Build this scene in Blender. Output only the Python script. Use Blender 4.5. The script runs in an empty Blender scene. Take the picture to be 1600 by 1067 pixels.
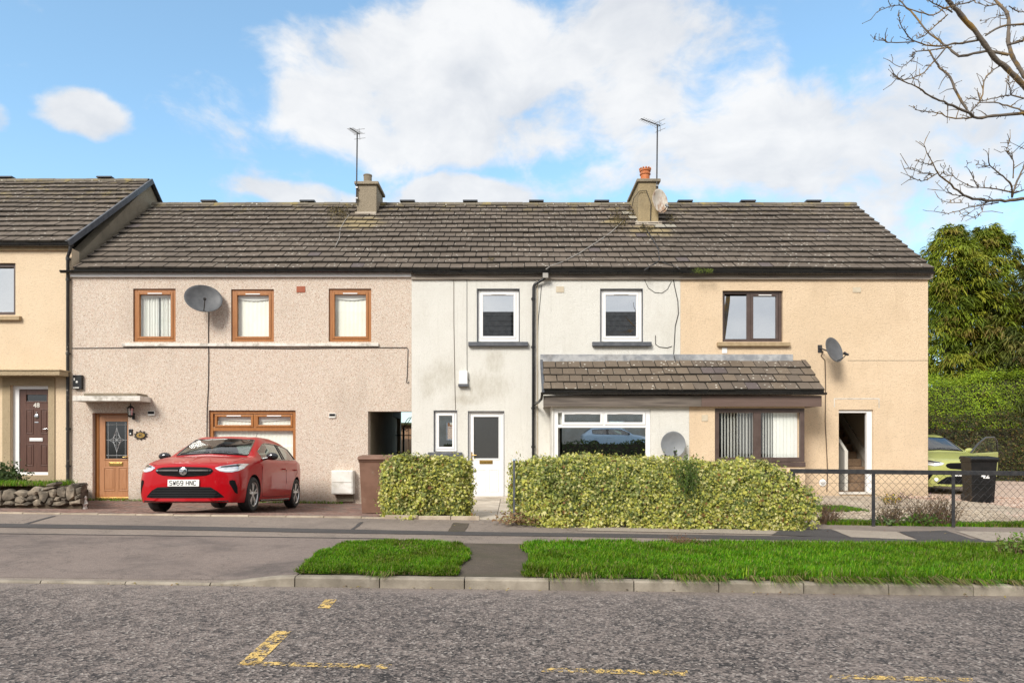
import bpy, bmesh, math, random
import numpy as np
from mathutils import Vector, Matrix
from mathutils.bvhtree import BVHTree

R = random.Random(11)
NP = np.random.RandomState(5)
SC = bpy.context.scene
COL = SC.collection
PI = math.pi
rad = math.radians

# ------------------------------------------------------------------ camera
F, YH, EYE = 1066.67, 705.0, 1.49           # focal length and horizon in photo pixels, eye height in metres
cd = bpy.data.cameras.new('camera')
cam = bpy.data.objects.new('camera', cd)
COL.objects.link(cam)
cam.location = (0, 0, EYE)
cam.rotation_euler = (PI / 2, 0, 0)
cd.sensor_width = 36.0
cd.lens = 24.0
cd.shift_y = (YH - 533.5) / 1600.0
cd.clip_start = 0.1
cd.clip_end = 900.0
SC.camera = cam

# ------------------------------------------------------------------ sun and sky
SUN_ELEV, SUN_AZ = rad(36), rad(-30)         # azimuth: 0 = straight behind the camera, negative = from the left
sdir = Vector((math.sin(SUN_AZ) * math.cos(SUN_ELEV), -math.cos(SUN_AZ) * math.cos(SUN_ELEV), math.sin(SUN_ELEV)))
sl = bpy.data.lights.new('sun', 'SUN')
sl.energy = 2.4
sl.angle = rad(20.0)
sl.color = (1.0, 0.955, 0.885)
sun = bpy.data.objects.new('sun', sl)
COL.objects.link(sun)
sun.rotation_euler = sdir.to_track_quat('Z', 'Y').to_euler()
sun.location = (-20, -30, 40)

W = bpy.data.worlds.new('World')
SC.world = W
W.use_nodes = True


class NT:
    """small helper around a node tree"""
    def __init__(s, nt):
        s.nt = nt
        nt.nodes.clear()

    def n(s, t, **kw):
        nd = s.nt.nodes.new(t)
        for k, v in kw.items():
            setattr(nd, k, v)
        return nd

    def put(s, sock, v):
        if isinstance(v, bpy.types.NodeSocket):
            s.nt.links.new(v, sock)
        elif v is not None:
            if isinstance(v, (tuple, list)) and sock.type == 'RGBA' and len(v) == 3:
                v = (*v, 1)
            sock.default_value = v

    def math(s, op, a, b=None, c=None, clamp=False):
        nd = s.n('ShaderNodeMath', operation=op, use_clamp=clamp)
        s.put(nd.inputs[0], a); s.put(nd.inputs[1], b); s.put(nd.inputs[2], c)
        return nd.outputs[0]

    def vmath(s, op, a, b=None, scale=None):
        nd = s.n('ShaderNodeVectorMath', operation=op)
        s.put(nd.inputs[0], a); s.put(nd.inputs[1], b)
        if scale is not None:
            s.put(nd.inputs['Scale'], scale)
        return nd.outputs['Value'] if op in ('DOT_PRODUCT', 'LENGTH', 'DISTANCE') else nd.outputs[0]

    def mix(s, fac, a, b, blend='MIX'):
        nd = s.n('ShaderNodeMix', data_type='RGBA', blend_type=blend)
        s.put(nd.inputs[0], fac); s.put(nd.inputs[6], a); s.put(nd.inputs[7], b)
        return nd.outputs[2]

    def ramp(s, v, lo, hi, a=0.0, b=1.0, smooth=True):
        nd = s.n('ShaderNodeMapRange', interpolation_type='SMOOTHSTEP' if smooth else 'LINEAR')
        for i, q in enumerate((v, lo, hi, a, b)):
            s.put(nd.inputs[i], q)
        return nd.outputs[0]

    def noise(s, vec, scale, detail=4, rough=0.55, dist=0.0):
        nd = s.n('ShaderNodeTexNoise')
        s.put(nd.inputs['Vector'], vec); s.put(nd.inputs['Scale'], scale)
        nd.inputs['Detail'].default_value = detail
        nd.inputs['Roughness'].default_value = rough
        nd.inputs['Distortion'].default_value = dist
        return nd.outputs['Fac']

    def voro(s, vec, scale, feature='F1', rnd=1.0):
        nd = s.n('ShaderNodeTexVoronoi', feature=feature)
        s.put(nd.inputs['Vector'], vec); s.put(nd.inputs['Scale'], scale)
        nd.inputs['Randomness'].default_value = rnd
        return nd

    def mapping(s, vec, scale=(1, 1, 1), rot=(0, 0, 0), loc=(0, 0, 0)):
        nd = s.n('ShaderNodeMapping')
        s.put(nd.inputs[0], vec)
        nd.inputs['Location'].default_value = loc
        nd.inputs['Rotation'].default_value = rot
        nd.inputs['Scale'].default_value = scale
        return nd.outputs[0]

    def bump(s, h, strength, dist=0.01, normal=None):
        nd = s.n('ShaderNodeBump')
        nd.inputs['Strength'].default_value = strength
        nd.inputs['Distance'].default_value = dist
        s.put(nd.inputs['Height'], h)
        if normal is not None:
            s.put(nd.inputs['Normal'], normal)
        return nd.outputs[0]


def build_sky():
    t = NT(W.node_tree)
    out = t.n('ShaderNodeOutputWorld')
    bg = t.n('ShaderNodeBackground')
    sky = t.n('ShaderNodeTexSky', sky_type='NISHITA')
    sky.sun_disc = False
    sky.sun_elevation = SUN_ELEV
    sky.sun_rotation = math.atan2(sdir.x, sdir.y)
    sky.altitude = 50
    sky.air_density = 1.0
    sky.dust_density = 0.6
    sky.ozone_density = 1.6
    d = t.n('ShaderNodeTexCoord').outputs['Generated']
    d = t.vmath('NORMALIZE', d)

    def direction(px, py):
        return Vector(((px - 800) / F, 1.0, (YH - py) / F)).normalized()

    # fine and broad structure of the clouds
    warp = t.n('ShaderNodeTexNoise'); t.put(warp.inputs['Vector'], d)
    warp.inputs['Scale'].default_value = 5.0; warp.inputs['Detail'].default_value = 3
    wv = t.vmath('SCALE', t.vmath('SUBTRACT', warp.outputs['Color'], (0.5, 0.5, 0.5)), scale=0.10)
    dw = t.vmath('ADD', d, wv)
    dm = t.mapping(dw, scale=(1.0, 1.0, 1.6))
    fine = t.noise(dm, 7.0, 9, 0.60)
    broad = t.noise(dm, 2.1, 3, 0.5)
    # places in the sky where the clouds stand: (px, py, half width, half height, weight)
    heaps = [(745, 95, 250, 85, 1.0), (985, 65, 150, 70, .85), (1010, 140, 190, 90, .8), (610, 185, 150, 55, .8),
             (860, 205, 240, 42, .62), (1230, 225, 230, 80, 1.0), (1440, 215, 220, 110, .95), (1150, 265, 260, 36, .6),
             (1640, 120, 150, 150, .75), (132, 186, 56, 33, .95), (0, 180, 20, 18, .6), (730, 305, 105, 32, .9),
             (520, 315, 130, 18, .55), (560, 10, 130, 14, .5), (1400, 315, 200, 30, .45)]
    tot = None
    for px, py, hw, hh, w in heaps:
        c = direction(px, py)
        side = Vector((c.y, -c.x, 0)).normalized()
        up = side.cross(c)
        a = t.math('DIVIDE', t.vmath('DOT_PRODUCT', dw, tuple(side)), hw / F * 0.92)
        b = t.math('DIVIDE', t.vmath('DOT_PRODUCT', dw, tuple(up)), hh / F * 0.92)
        r2 = t.math('ADD', t.math('MULTIPLY', a, a), t.math('MULTIPLY', b, b))
        front = t.math('GREATER_THAN', t.vmath('DOT_PRODUCT', d, tuple(c)), 0.2)
        m = t.math('MULTIPLY', t.math('MULTIPLY', t.ramp(r2, 0.0, 1.9, 1.0, 0.0), w), front)
        tot = m if tot is None else t.math('MAXIMUM', tot, m)
    # elsewhere the same kind of broken cloud goes on
    sep = t.n('ShaderNodeSeparateXYZ'); t.put(sep.inputs[0], d)
    away = t.ramp(sep.outputs['Y'], 0.62, 0.35, 0.0, 1.0)
    high = t.ramp(sep.outputs['Z'], 0.62, 0.75, 0.0, 1.0)
    elsewhere = t.math('MULTIPLY', t.math('MAXIMUM', away, high), t.ramp(broad, 0.30, 0.56, 0.86, 1.2))
    tot = t.math('MAXIMUM', tot, elsewhere)
    fine2 = t.noise(t.mapping(dw, scale=(1, 1, 1.5), loc=(3, 1, 7)), 3.4, 7, 0.58)
    dens = t.math('ADD', tot, t.math('ADD', t.math('MULTIPLY', t.math('SUBTRACT', fine, 0.5), 2.3),
                                     t.math('MULTIPLY', t.math('SUBTRACT', fine2, 0.5), 1.5)))
    cover = t.ramp(dens, 0.16, 0.76)
    # light tops, greyer flat bases, from the thickness of the cloud
    dup = t.vmath('ADD', dm, (-0.012, 0.0, 0.055))
    rise = t.math('SUBTRACT', fine, t.noise(dup, 7.0, 9, 0.60))
    thick = t.ramp(t.noise(t.mapping(dw, scale=(1, 1, 2.4), loc=(0, 0, 0.13)), 4.2, 6, 0.55), 0.34, 0.66, 0.0, 1.0)
    shade = t.math('ADD', t.math('MULTIPLY', thick, 0.62), t.math('ADD', t.math('MULTIPLY', rise, 1.7), 0.22), clamp=True)
    ccol = t.mix(shade, (2.62, 2.74, 2.94), (3.55, 3.57, 3.60))
    # thin haze towards the horizon
    hz = t.ramp(sep.outputs['Z'], 0.0, 0.40, 0.66, 0.14)
    base = t.mix(1.0, sky.outputs[0], SKY_TINT, 'MULTIPLY')
    base = t.mix(hz, base, (2.0, 2.45, 2.85))
    col = t.mix(t.math('MULTIPLY', cover, 0.96), base, ccol)
    t.put(bg.inputs[0], col)
    bg.inputs[1].default_value = 0.15
    t.nt.links.new(bg.outputs[0], out.inputs[0])


SKY_TINT = (0.93, 1.13, 1.08)
build_sky()

SC.view_settings.view_transform = 'Standard'
SC.view_settings.look = 'None'
SC.view_settings.exposure = 0.86
SC.view_settings.gamma = 1.0
SC.view_settings.use_curve_mapping = False
SC.render.engine = 'CYCLES'
SC.cycles.max_bounces = 8
SC.cycles.transparent_max_bounces = 16
SC.cycles.use_denoising = True

# ------------------------------------------------------------------ pixel helpers (points of the photo to points of the place)
def P(px, py, d):
    return Vector(((px - 800) / F * d, d, EYE + (YH - py) / F * d))


def X_(px, d=16.2):
    return (px - 800) / F * d


def Z_(py, d=16.2):
    return EYE + (YH - py) / F * d


TILT = 0.013


def on_plane(px, py, a, b):
    """ground point seen at a pixel on the plane z = a + b*y - TILT*x"""
    p, q = (px - 800) / F, (py - YH) / F
    y = (EYE - a) / (q + b - TILT * p)
    return Vector((p * y, y, EYE - q * y))


def sstep(a, b, x):
    t = min(1.0, max(0.0, (x - a) / (b - a)))
    return t * t * (3 - 2 * t)


KERB_Y = 7.36
SB = 0.0845
SA = 0.105 - SB * 7.485


def zstreet(x, y):
    z = SA + SB * min(y, 10.9) - TILT * x
    dr = 1 - sstep(-3.17, -2.34, x)
    z -= dr * 0.072 * (1 - sstep(7.3, 9.0, y))
    return z


def zdrive(x, y):
    t = (y - 10.9)
    z0 = SA + SB * 10.9
    return z0 - TILT * x + (-0.19 * sstep(0, 3.6, t))


# ------------------------------------------------------------------ objects
WLOC = {}


def tag(o, label=None, cat=None, group=None, kind=None):
    if label: o['label'] = label
    if cat: o['category'] = cat
    if group: o['group'] = group
    if kind: o['kind'] = kind
    return o


def thing(name, loc, label, cat, group=None, rot=None):
    o = bpy.data.objects.new(name, None)
    o.empty_display_size = 0.2
    COL.objects.link(o)
    o.location = loc
    if rot:
        o.rotation_euler = rot
    WLOC[o.name] = Vector((0, 0, 0)) if rot else Vector(loc)
    return tag(o, label, cat, group)


def link(name, me, parent=None, loc=(0, 0, 0), rot=None):
    o = bpy.data.objects.new(name, me)
    COL.objects.link(o)
    loc = Vector(loc)
    WLOC[o.name] = loc.copy()
    if parent is not None:
        o.parent = parent
        o.location = loc - WLOC[parent.name]
    else:
        o.location = loc
    if rot:
        o.rotation_euler = rot
    return o


class MB:
    def __init__(s):
        s.v, s.f, s.m = [], [], []

    def add(s, vs, fs, m=0):
        o = len(s.v)
        s.v.extend([tuple(q) for q in vs])
        for f in fs:
            s.f.append(tuple(i + o for i in f))
            s.m.append(m)
        return s

    def box(s, x0, x1, y0, y1, z0, z1, m=0):
        if x0 > x1: x0, x1 = x1, x0
        if y0 > y1: y0, y1 = y1, y0
        if z0 > z1: z0, z1 = z1, z0
        vs = [(x0, y0, z0), (x1, y0, z0), (x1, y1, z0), (x0, y1, z0), (x0, y0, z1), (x1, y0, z1), (x1, y1, z1), (x0, y1, z1)]
        return s.add(vs, [(0, 3, 2, 1), (4, 5, 6, 7), (0, 1, 5, 4), (1, 2, 6, 5), (2, 3, 7, 6), (3, 0, 4, 7)], m)

    def obox(s, c, ax, ay, az, m=0):
        """box with centre and three half-axis vectors"""
        c, ax, ay, az = Vector(c), Vector(ax), Vector(ay), Vector(az)
        vs = [c + ax * i + ay * j + az * k for k in (-1, 1) for (i, j) in ((-1, -1), (1, -1), (1, 1), (-1, 1))]
        return s.add(vs, [(0, 3, 2, 1), (4, 5, 6, 7), (0, 1, 5, 4), (1, 2, 6, 5), (2, 3, 7, 6), (3, 0, 4, 7)], m)

    def quad(s, a, b, c, d, m=0):
        return s.add([a, b, c, d], [(0, 1, 2, 3)], m)

    def poly(s, pts, m=0):
        return s.add(pts, [tuple(range(len(pts)))], m)

    def grid(s, rows, m=0, closed=False):
        nu, nv = len(rows), len(rows[0])
        fs = []
        for i in range(nu - 1):
            for j in range(nv - (0 if closed else 1)):
                k = (j + 1) % nv
                fs.append((i * nv + j, i * nv + k, (i + 1) * nv + k, (i + 1) * nv + j))
        return s.add([p for r in rows for p in r], fs, m)

    def tube(s, pts, r, n=8, caps=True, m=0):
        pts = [Vector(p) for p in pts]
        rs = r if isinstance(r, (list, tuple)) else [r] * len(pts)
        rows, prev = [], None
        for i, p in enumerate(pts):
            a = pts[max(i - 1, 0)]; b = pts[min(i + 1, len(pts) - 1)]
            t = (b - a)
            t = t.normalized() if t.length > 1e-9 else Vector((0, 0, 1))
            if prev is None:
                u = t.cross(Vector((0, 0, 1)) if abs(t.z) < 0.9 else Vector((1, 0, 0))).normalized()
            else:
                u = prev - t * prev.dot(t)
                u = u.normalized() if u.length > 1e-6 else t.orthogonal().normalized()
            prev = u
            w = t.cross(u)
            rows.append([p + (u * math.cos(2 * PI * k / n) + w * math.sin(2 * PI * k / n)) * rs[i] for k in range(n)])
        s.grid(rows, m, closed=True)
        if caps:
            o = len(s.v) - len(rows) * n
            s.f.append(tuple(o + k for k in reversed(range(n)))); s.m.append(m)
            o2 = o + (len(rows) - 1) * n
            s.f.append(tuple(o2 + k for k in range(n))); s.m.append(m)
        return s

    def lathe(s, prof, c, axis=(0, 0, 1), n=20, m=0, u=None, caps=True, arc=None):
        """profile [(radius, along)]"""
        c, ax = Vector(c), Vector(axis).normalized()
        if u is None:
            u = ax.orthogonal().normalized()
        w = ax.cross(u)
        rows = []
        for (r, t) in prof:
            rows.append([c + ax * t + (u * math.cos(2 * PI * k / n) + w * math.sin(2 * PI * k / n)) * r for k in range(n)])
        s.grid(rows, m, closed=True)
        if caps:
            o = len(s.v) - len(rows) * n
            if prof[0][0] > 1e-4:
                s.f.append(tuple(o + k for k in reversed(range(n)))); s.m.append(m)
            if prof[-1][0] > 1e-4:
                o2 = o + (len(rows) - 1) * n
                s.f.append(tuple(o2 + k for k in range(n))); s.m.append(m)
        return s

    def prism(s, pts, depth, m=0):
        """polygon of 3D points pushed along a vector"""
        pts = [Vector(p) for p in pts]; d = Vector(depth); n = len(pts)
        vs = pts + [p + d for p in pts]
        fs = [tuple(reversed(range(n))), tuple(range(n, 2 * n))]
        fs += [(i, (i + 1) % n, n + (i + 1) % n, n + i) for i in range(n)]
        return s.add(vs, fs, m)

    def ball(s, c, r, n=12, k=8, m=0, sc=(1, 1, 1)):
        c = Vector(c)
        rows = []
        for i in range(k + 1):
            a = -PI / 2 + PI * i / k
            rr = max(1e-4, math.cos(a)) * r
            rows.append([c + Vector((rr * math.cos(2 * PI * j / n) * sc[0], rr * math.sin(2 * PI * j / n) * sc[1], math.sin(a) * r * sc[2])) for j in range(n)])
        return s.grid(rows, m, closed=True)

    def mesh(s, name, mats, smooth=None, bevel=0.0, recalc=True, origin=True, weld=0.0):
        me = bpy.data.meshes.new(name)
        if not isinstance(mats, (list, tuple)):
            mats = [mats]
        c = Vector((0, 0, 0))
        if origin and s.v:
            a = np.array(s.v)
            c = Vector(((a[:, 0].min() + a[:, 0].max()) / 2, (a[:, 1].min() + a[:, 1].max()) / 2, a[:, 2].min()))
        me.from_pydata([(Vector(p) - c) for p in s.v], [], s.f)
        for q in mats:
            me.materials.append(q)
        if len(mats) > 1:
            me.polygons.foreach_set('material_index', s.m)
        if recalc or bevel or weld:
            bm = bmesh.new(); bm.from_mesh(me)
            if weld:
                bmesh.ops.remove_doubles(bm, verts=bm.verts, dist=weld)
            if recalc:
                bmesh.ops.recalc_face_normals(bm, faces=bm.faces)
            if bevel:
                es = [e for e in bm.edges if len(e.link_faces) == 2 and e.calc_face_angle(0) > 0.6]
                bmesh.ops.bevel(bm, geom=es, offset=bevel, segments=2, affect='EDGES', profile=0.5, clamp_overlap=True)
            bm.to_mesh(me); bm.free()
        if smooth:
            me.polygons.foreach_set('use_smooth', [True] * len(me.polygons))
            me.set_sharp_from_angle(angle=rad(smooth))
        me.update()
        return me, c

    def build(s, name, mats, parent=None, smooth=None, bevel=0.0, label=None, cat=None, group=None, kind=None, recalc=True, weld=0.0):
        me, c = s.mesh(name, mats, smooth, bevel, recalc, True, weld)
        return tag(link(name, me, parent, c), label, cat, group, kind)


def text_mesh(body, size, thick=0.002, bold=0.0, font_scale_x=1.0):
    cu = bpy.data.curves.new('lettering', 'FONT')
    cu.body = body; cu.size = size; cu.extrude = thick; cu.offset = bold
    cu.align_x = 'CENTER'; cu.align_y = 'CENTER'
    o = bpy.data.objects.new('lettering', cu); COL.objects.link(o)
    bpy.context.view_layer.update()
    dg = bpy.context.evaluated_depsgraph_get()
    me = bpy.data.meshes.new_from_object(o.evaluated_get(dg))
    bpy.data.objects.remove(o); bpy.data.curves.remove(cu)
    if font_scale_x != 1.0:
        for v in me.vertices:
            v.co.x *= font_scale_x
    return me


def lettering(name, body, size, mat, parent, loc, rot=(PI / 2, 0, 0), thick=0.002, bold=0.0, sx=1.0):
    me = text_mesh(body, size, thick, bold, sx)
    me.materials.clear(); me.materials.append(mat)
    return link(name, me, parent, loc, rot)
# ------------------------------------------------------------------ materials
def newmat(name):
    m = bpy.data.materials.new(name)
    m.use_nodes = True
    t = NT(m.node_tree)
    out = t.n('ShaderNodeOutputMaterial')
    b = t.n('ShaderNodeBsdfPrincipled')
    t.nt.links.new(b.outputs[0], out.inputs[0])
    return m, t, b, out


def pos(t):
    return t.n('ShaderNodeNewGeometry').outputs['Position']


def M(name, c1, c2=None, scale=4.0, rough=0.7, bump=0.0, bscale=60.0, metallic=0.0, coat=0.0, rnd=0.0, detail=5,
      dirt=None, dscale=1.3, dlo=0.5, dhi=0.75, damt=0.6, spec=0.5, local=False, stretch=(1, 1, 1)):
    m, t, b, out = newmat(name)
    p = t.n('ShaderNodeTexCoord').outputs['Object'] if local else pos(t)
    p = t.mapping(p, scale=stretch) if stretch != (1, 1, 1) else p
    col = c1
    if c2 is not None:
        col = t.mix(t.ramp(t.noise(p, scale, detail), 0.36, 0.64), c1, c2)
    if dirt is not None:
        f = t.math('MULTIPLY', t.ramp(t.noise(p, dscale, 6, 0.6), dlo, dhi), damt)
        col = t.mix(f, col, dirt)
    if rnd:
        oi = t.n('ShaderNodeObjectInfo').outputs['Random']
        k = t.math('ADD', t.math('MULTIPLY', oi, rnd), 1 - rnd / 2)
        col = t.mix(1.0, col, t.n('ShaderNodeCombineColor').outputs[0], 'MULTIPLY') if False else t.vmath('SCALE', col if isinstance(col, bpy.types.NodeSocket) else t.mix(0.0, col, col), scale=k)
    t.put(b.inputs['Base Color'], col)
    b.inputs['Roughness'].default_value = rough
    b.inputs['Metallic'].default_value = metallic
    b.inputs['Coat Weight'].default_value = coat
    b.inputs['Coat Roughness'].default_value = 0.05
    b.inputs['Specular IOR Level'].default_value = spec
    if bump:
        t.put(b.inputs['Normal'], t.bump(t.noise(p, bscale, 3), bump, 0.01))
    return m


def mat_pebbledash():
    m, t, b, out = newmat('pebbledash')
    p = pos(t)
    v = t.voro(p, 95.0)
    sp = t.n('ShaderNodeSeparateColor'); t.put(sp.inputs[0], v.outputs['Color'])
    base = t.mix(t.noise(p, 1.6, 5, 0.6), (0.585, 0.48, 0.385), (0.655, 0.56, 0.455))
    c = t.mix(t.ramp(sp.outputs[0], 0.84, 0.90), base, (0.30, 0.20, 0.145))
    c = t.mix(t.ramp(sp.outputs[1], 0.80, 0.86), c, (0.76, 0.70, 0.63))
    c = t.mix(t.ramp(sp.outputs[2], 0.86, 0.9), c, (0.60, 0.42, 0.33))
    # broad stains and the damp, dirtier foot of the wall
    zz = t.n('ShaderNodeSeparateXYZ'); t.put(zz.inputs[0], p)
    ft = t.math('MULTIPLY', t.ramp(t.math('ADD', zz.outputs['Z'], t.math('MULTIPLY', t.noise(p, 2.2, 5, 0.6), -0.7)), 0.0, 0.40, 1.0, 0.0), 0.55)
    c = t.mix(ft, c, (0.30, 0.24, 0.18))
    stk = t.ramp(t.noise(t.mapping(p, scale=(7, 1, 0.3)), 1.5, 6, 0.65), 0.54, 0.8)
    c = t.mix(t.math('MULTIPLY', stk, 0.16), c, (0.34, 0.27, 0.21))
    st = t.ramp(t.noise(t.mapping(p, scale=(1.2, 1, 0.5)), 0.9, 6, 0.65), 0.48, 0.8)
    c = t.mix(t.math('MULTIPLY', st, 0.32), c, (0.33, 0.26, 0.20))
    t.put(b.inputs['Base Color'], c)
    b.inputs['Roughness'].default_value = 0.9
    t.put(b.inputs['Normal'], t.bump(v.outputs['Distance'], 0.7, 0.010))
    return m


def mat_roughcast(name, c1, c2, stain, amt, streak=True, lo=0.52, hi=0.78):
    m, t, b, out = newmat(name)
    p = pos(t)
    c = t.mix(t.noise(p, 2.2, 6, 0.6), c1, c2)
    st = t.ramp(t.noise(t.mapping(p, scale=(1.1, 1, 0.55)), 1.05, 7, 0.66), lo, hi)
    c = t.mix(t.math('MULTIPLY', st, amt), c, stain)
    zz = t.n('ShaderNodeSeparateXYZ'); t.put(zz.inputs[0], p)
    ft = t.math('MULTIPLY', t.ramp(t.math('ADD', zz.outputs['Z'], t.math('MULTIPLY', t.noise(p, 2.2, 5, 0.6), -0.7)), 0.0, 0.45, 1.0, 0.0), 0.45)
    c = t.mix(ft, c, tuple(x * 0.6 for x in stain))
    pt = t.ramp(t.noise(t.mapping(p, loc=(7, 0, 3)), 0.6, 3, 0.5), 0.5, 0.56)
    c = t.mix(t.math('MULTIPLY', pt, 0.14), c, stain)
    if streak:
        s2 = t.ramp(t.noise(t.mapping(p, scale=(6, 1, 0.35)), 1.6, 5, 0.6), 0.55, 0.8)
        c = t.mix(t.math('MULTIPLY', s2, amt * 0.6), c, stain)
    sp = t.ramp(t.noise(p, 48, 2, 0.5), 0.56, 0.68)
    c = t.mix(t.math('MULTIPLY', sp, 0.42), c, tuple(x * 0.55 for x in c1))
    t.put(b.inputs['Base Color'], c)
    b.inputs['Roughness'].default_value = 0.92
    h = t.math('ADD', t.noise(p, 52, 4, 0.65), t.math('MULTIPLY', t.noise(p, 11, 2), 0.22))
    t.put(b.inputs['Normal'], t.bump(h, 1.0, 0.022))
    return m


def mat_white_wall():
    """white roughcast, with algae stains where they stand on this wall"""
    m, t, b, out = newmat('white_roughcast')
    p = pos(t)
    c = t.mix(t.noise(p, 2.4, 6, 0.6), (0.68, 0.66, 0.60), (0.775, 0.757, 0.70))
    # stains: (px, py, half width, half height)
    pts = [(690, 585, 34, 40), (760, 604, 66, 40), (772, 565, 26, 36), (735, 624, 44, 14), (670, 600, 20, 40)]
    tot = None
    for px, py, hw, hh in pts:
        q = t.vmath('SUBTRACT', p, tuple(P(px, py, 16.2)))
        q = t.vmath('MULTIPLY', q, (F / 16.2 / hw, 0.0, F / 16.2 / hh))
        r = t.ramp(t.vmath('LENGTH', q), 0.2, 1.25, 1.0, 0.0)
        tot = r if tot is None else t.math('MAXIMUM', tot, r)
    n = t.noise(t.mapping(p, scale=(1.5, 1, 0.7)), 9.0, 10, 0.82)
    f = t.ramp(t.math('ADD', t.math('MULTIPLY', tot, 0.5), t.math('MULTIPLY', n, 0.95)), 0.64, 1.30)
    g = t.ramp(t.noise(t.mapping(p, scale=(1.2, 1, 0.6)), 1.0, 7, 0.66), 0.5, 0.8)
    f = t.math('ADD', t.math('MULTIPLY', f, 0.62), t.math('MULTIPLY', g, 0.22), clamp=True)
    c = t.mix(f, c, (0.36, 0.315, 0.225))
    stk = t.ramp(t.noise(t.mapping(p, scale=(9, 1, 0.4)), 1.7, 6, 0.65), 0.52, 0.8)
    c = t.mix(t.math('MULTIPLY', stk, 0.22), c, (0.34, 0.31, 0.25))
    sp = t.ramp(t.noise(p, 55, 2, 0.5), 0.60, 0.70)
    c = t.mix(t.math('MULTIPLY', sp, 0.28), c, (0.38, 0.35, 0.28))
    t.put(b.inputs['Base Color'], c)
    b.inputs['Roughness'].default_value = 0.92
    h = t.math('ADD', t.noise(p, 52, 4, 0.65), t.math('MULTIPLY', t.noise(p, 11, 2), 0.22))
    t.put(b.inputs['Normal'], t.bump(h, 1.0, 0.022))
    return m


def mat_tile(name, c1, c2, lich=0.5, moss=0.5, spots=()):
    m, t, b, out = newmat(name)
    p = pos(t)
    oi = t.n('ShaderNodeObjectInfo').outputs['Random']
    c = t.mix(t.noise(p, 7, 5, 0.6), c1, c2)
    c = t.mix(t.ramp(t.noise(p, 0.55, 4), 0.4, 0.65, 0, 0.5), c, tuple(x * 0.72 for x in c1))
    # weathered lower edges and lichen
    sp = t.voro(p, 8.5)
    dots = t.math('MULTIPLY', t.ramp(sp.outputs['Distance'], 0.14, 0.22, 1, 0), t.ramp(t.noise(p, 1.4, 3), 0.42, 0.56))
    c = t.mix(t.math('MULTIPLY', dots, lich), c, (0.66, 0.63, 0.55))
    sp2 = t.voro(t.mapping(p, loc=(3.3, 1.2, 0)), 15.0)
    dots2 = t.math('MULTIPLY', t.ramp(sp2.outputs['Distance'], 0.13, 0.2, 1, 0), t.ramp(t.noise(p, 0.9, 3), 0.5, 0.66))
    c = t.mix(t.math('MULTIPLY', dots2, lich * 0.7), c, (0.50, 0.46, 0.36))
    dk = t.ramp(t.noise(p, 5.0, 7, 0.75), 0.54, 0.70)
    c = t.mix(t.math('MULTIPLY', dk, 0.42), c, (0.045, 0.036, 0.027))
    # yellow lichen high up by the ridge
    zz = t.n('ShaderNodeSeparateXYZ'); t.put(zz.inputs[0], p)
    up = t.ramp(zz.outputs['Z'], 7.7, 8.7)
    f = t.math('MULTIPLY', t.math('MULTIPLY', t.ramp(t.noise(p, 3.2, 6, 0.65), 0.5, 0.72), up), moss)
    c = t.mix(f, c, (0.26, 0.20, 0.07))
    for (px, py, d, hw, hh) in spots:
        q = t.vmath('MULTIPLY', t.vmath('SUBTRACT', p, tuple(P(px, py, d))), (F / d / hw, 0.0, F / d / hh))
        r = t.ramp(t.math('ADD', t.vmath('LENGTH', q), t.math('MULTIPLY', t.math('SUBTRACT', t.noise(p, 3.5, 6, 0.65), 0.5), 1.8)), 0.35, 1.1, 0.85, 0.0)
        c = t.mix(r, c, t.mix(t.noise(p, 8, 4), (0.23, 0.165, 0.055), (0.33, 0.27, 0.17)))
    k = t.math('ADD', t.math('MULTIPLY', oi, 0.17), 0.90)
    c = t.vmath('SCALE', c, scale=k)
    t.put(b.inputs['Base Color'], c)
    b.inputs['Roughness'].default_value = 0.85
    t.put(b.inputs['Normal'], t.bump(t.noise(p, 45, 4), 0.35, 0.01))
    return m


def mat_road():
    m, t, b, out = newmat('road_asphalt')
    p = pos(t)
    big = t.noise(p, 0.5, 4, 0.6)
    mid = t.noise(t.mapping(p, scale=(1, 1.0, 1)), 8.0, 7, 0.74, 0.5)
    fine = t.voro(p, 55)
    fs = t.n('ShaderNodeSeparateColor'); t.put(fs.inputs[0], fine.outputs['Color'])
    f = t.math('ADD', t.math('MULTIPLY', mid, 0.8), t.math('ADD', t.math('MULTIPLY', fs.outputs[0], 0.34), t.math('MULTIPLY', big, 0.36)))
    c = t.mix(t.ramp(f, 0.53, 0.99), (0.022, 0.0195, 0.020), (0.245, 0.202, 0.180))
    c = t.mix(t.ramp(fs.outputs[1], 0.9, 0.93), c, (0.33, 0.29, 0.26))
    # fine grit swept against the kerb
    y = t.n('ShaderNodeSeparateXYZ'); t.put(y.inputs[0], p)
    e = t.ramp(t.math('ADD', y.outputs[1], t.math('MULTIPLY', t.noise(p, 2.5, 4), 0.35)), 7.15, 7.5)
    c = t.mix(t.math('MULTIPLY', e, 0.75), c, (0.23, 0.19, 0.165))
    c = t.mix(t.math('MULTIPLY', t.ramp(y.outputs[1], 5.6, 7.3), 0.22), c, (0.26, 0.215, 0.19))
    # old tar cracks
    cr = t.math('ABSOLUTE', t.math('SUBTRACT', t.noise(t.mapping(p, scale=(1, 0.8, 1), loc=(4, 2, 0)), 0.9, 6, 0.6), 0.5))
    c = t.mix(t.math('MULTIPLY', t.ramp(cr, 0.0, 0.009, 1, 0), 0.6), c, (0.045, 0.042, 0.042))
    t.put(b.inputs['Base Color'], c)
    b.inputs['Roughness'].default_value = 0.88
    t.put(b.inputs['Normal'], t.bump(t.math('ADD', fine.outputs['Distance'], t.math('MULTIPLY', mid, 0.8)), 0.8, 0.012))
    return m


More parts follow.
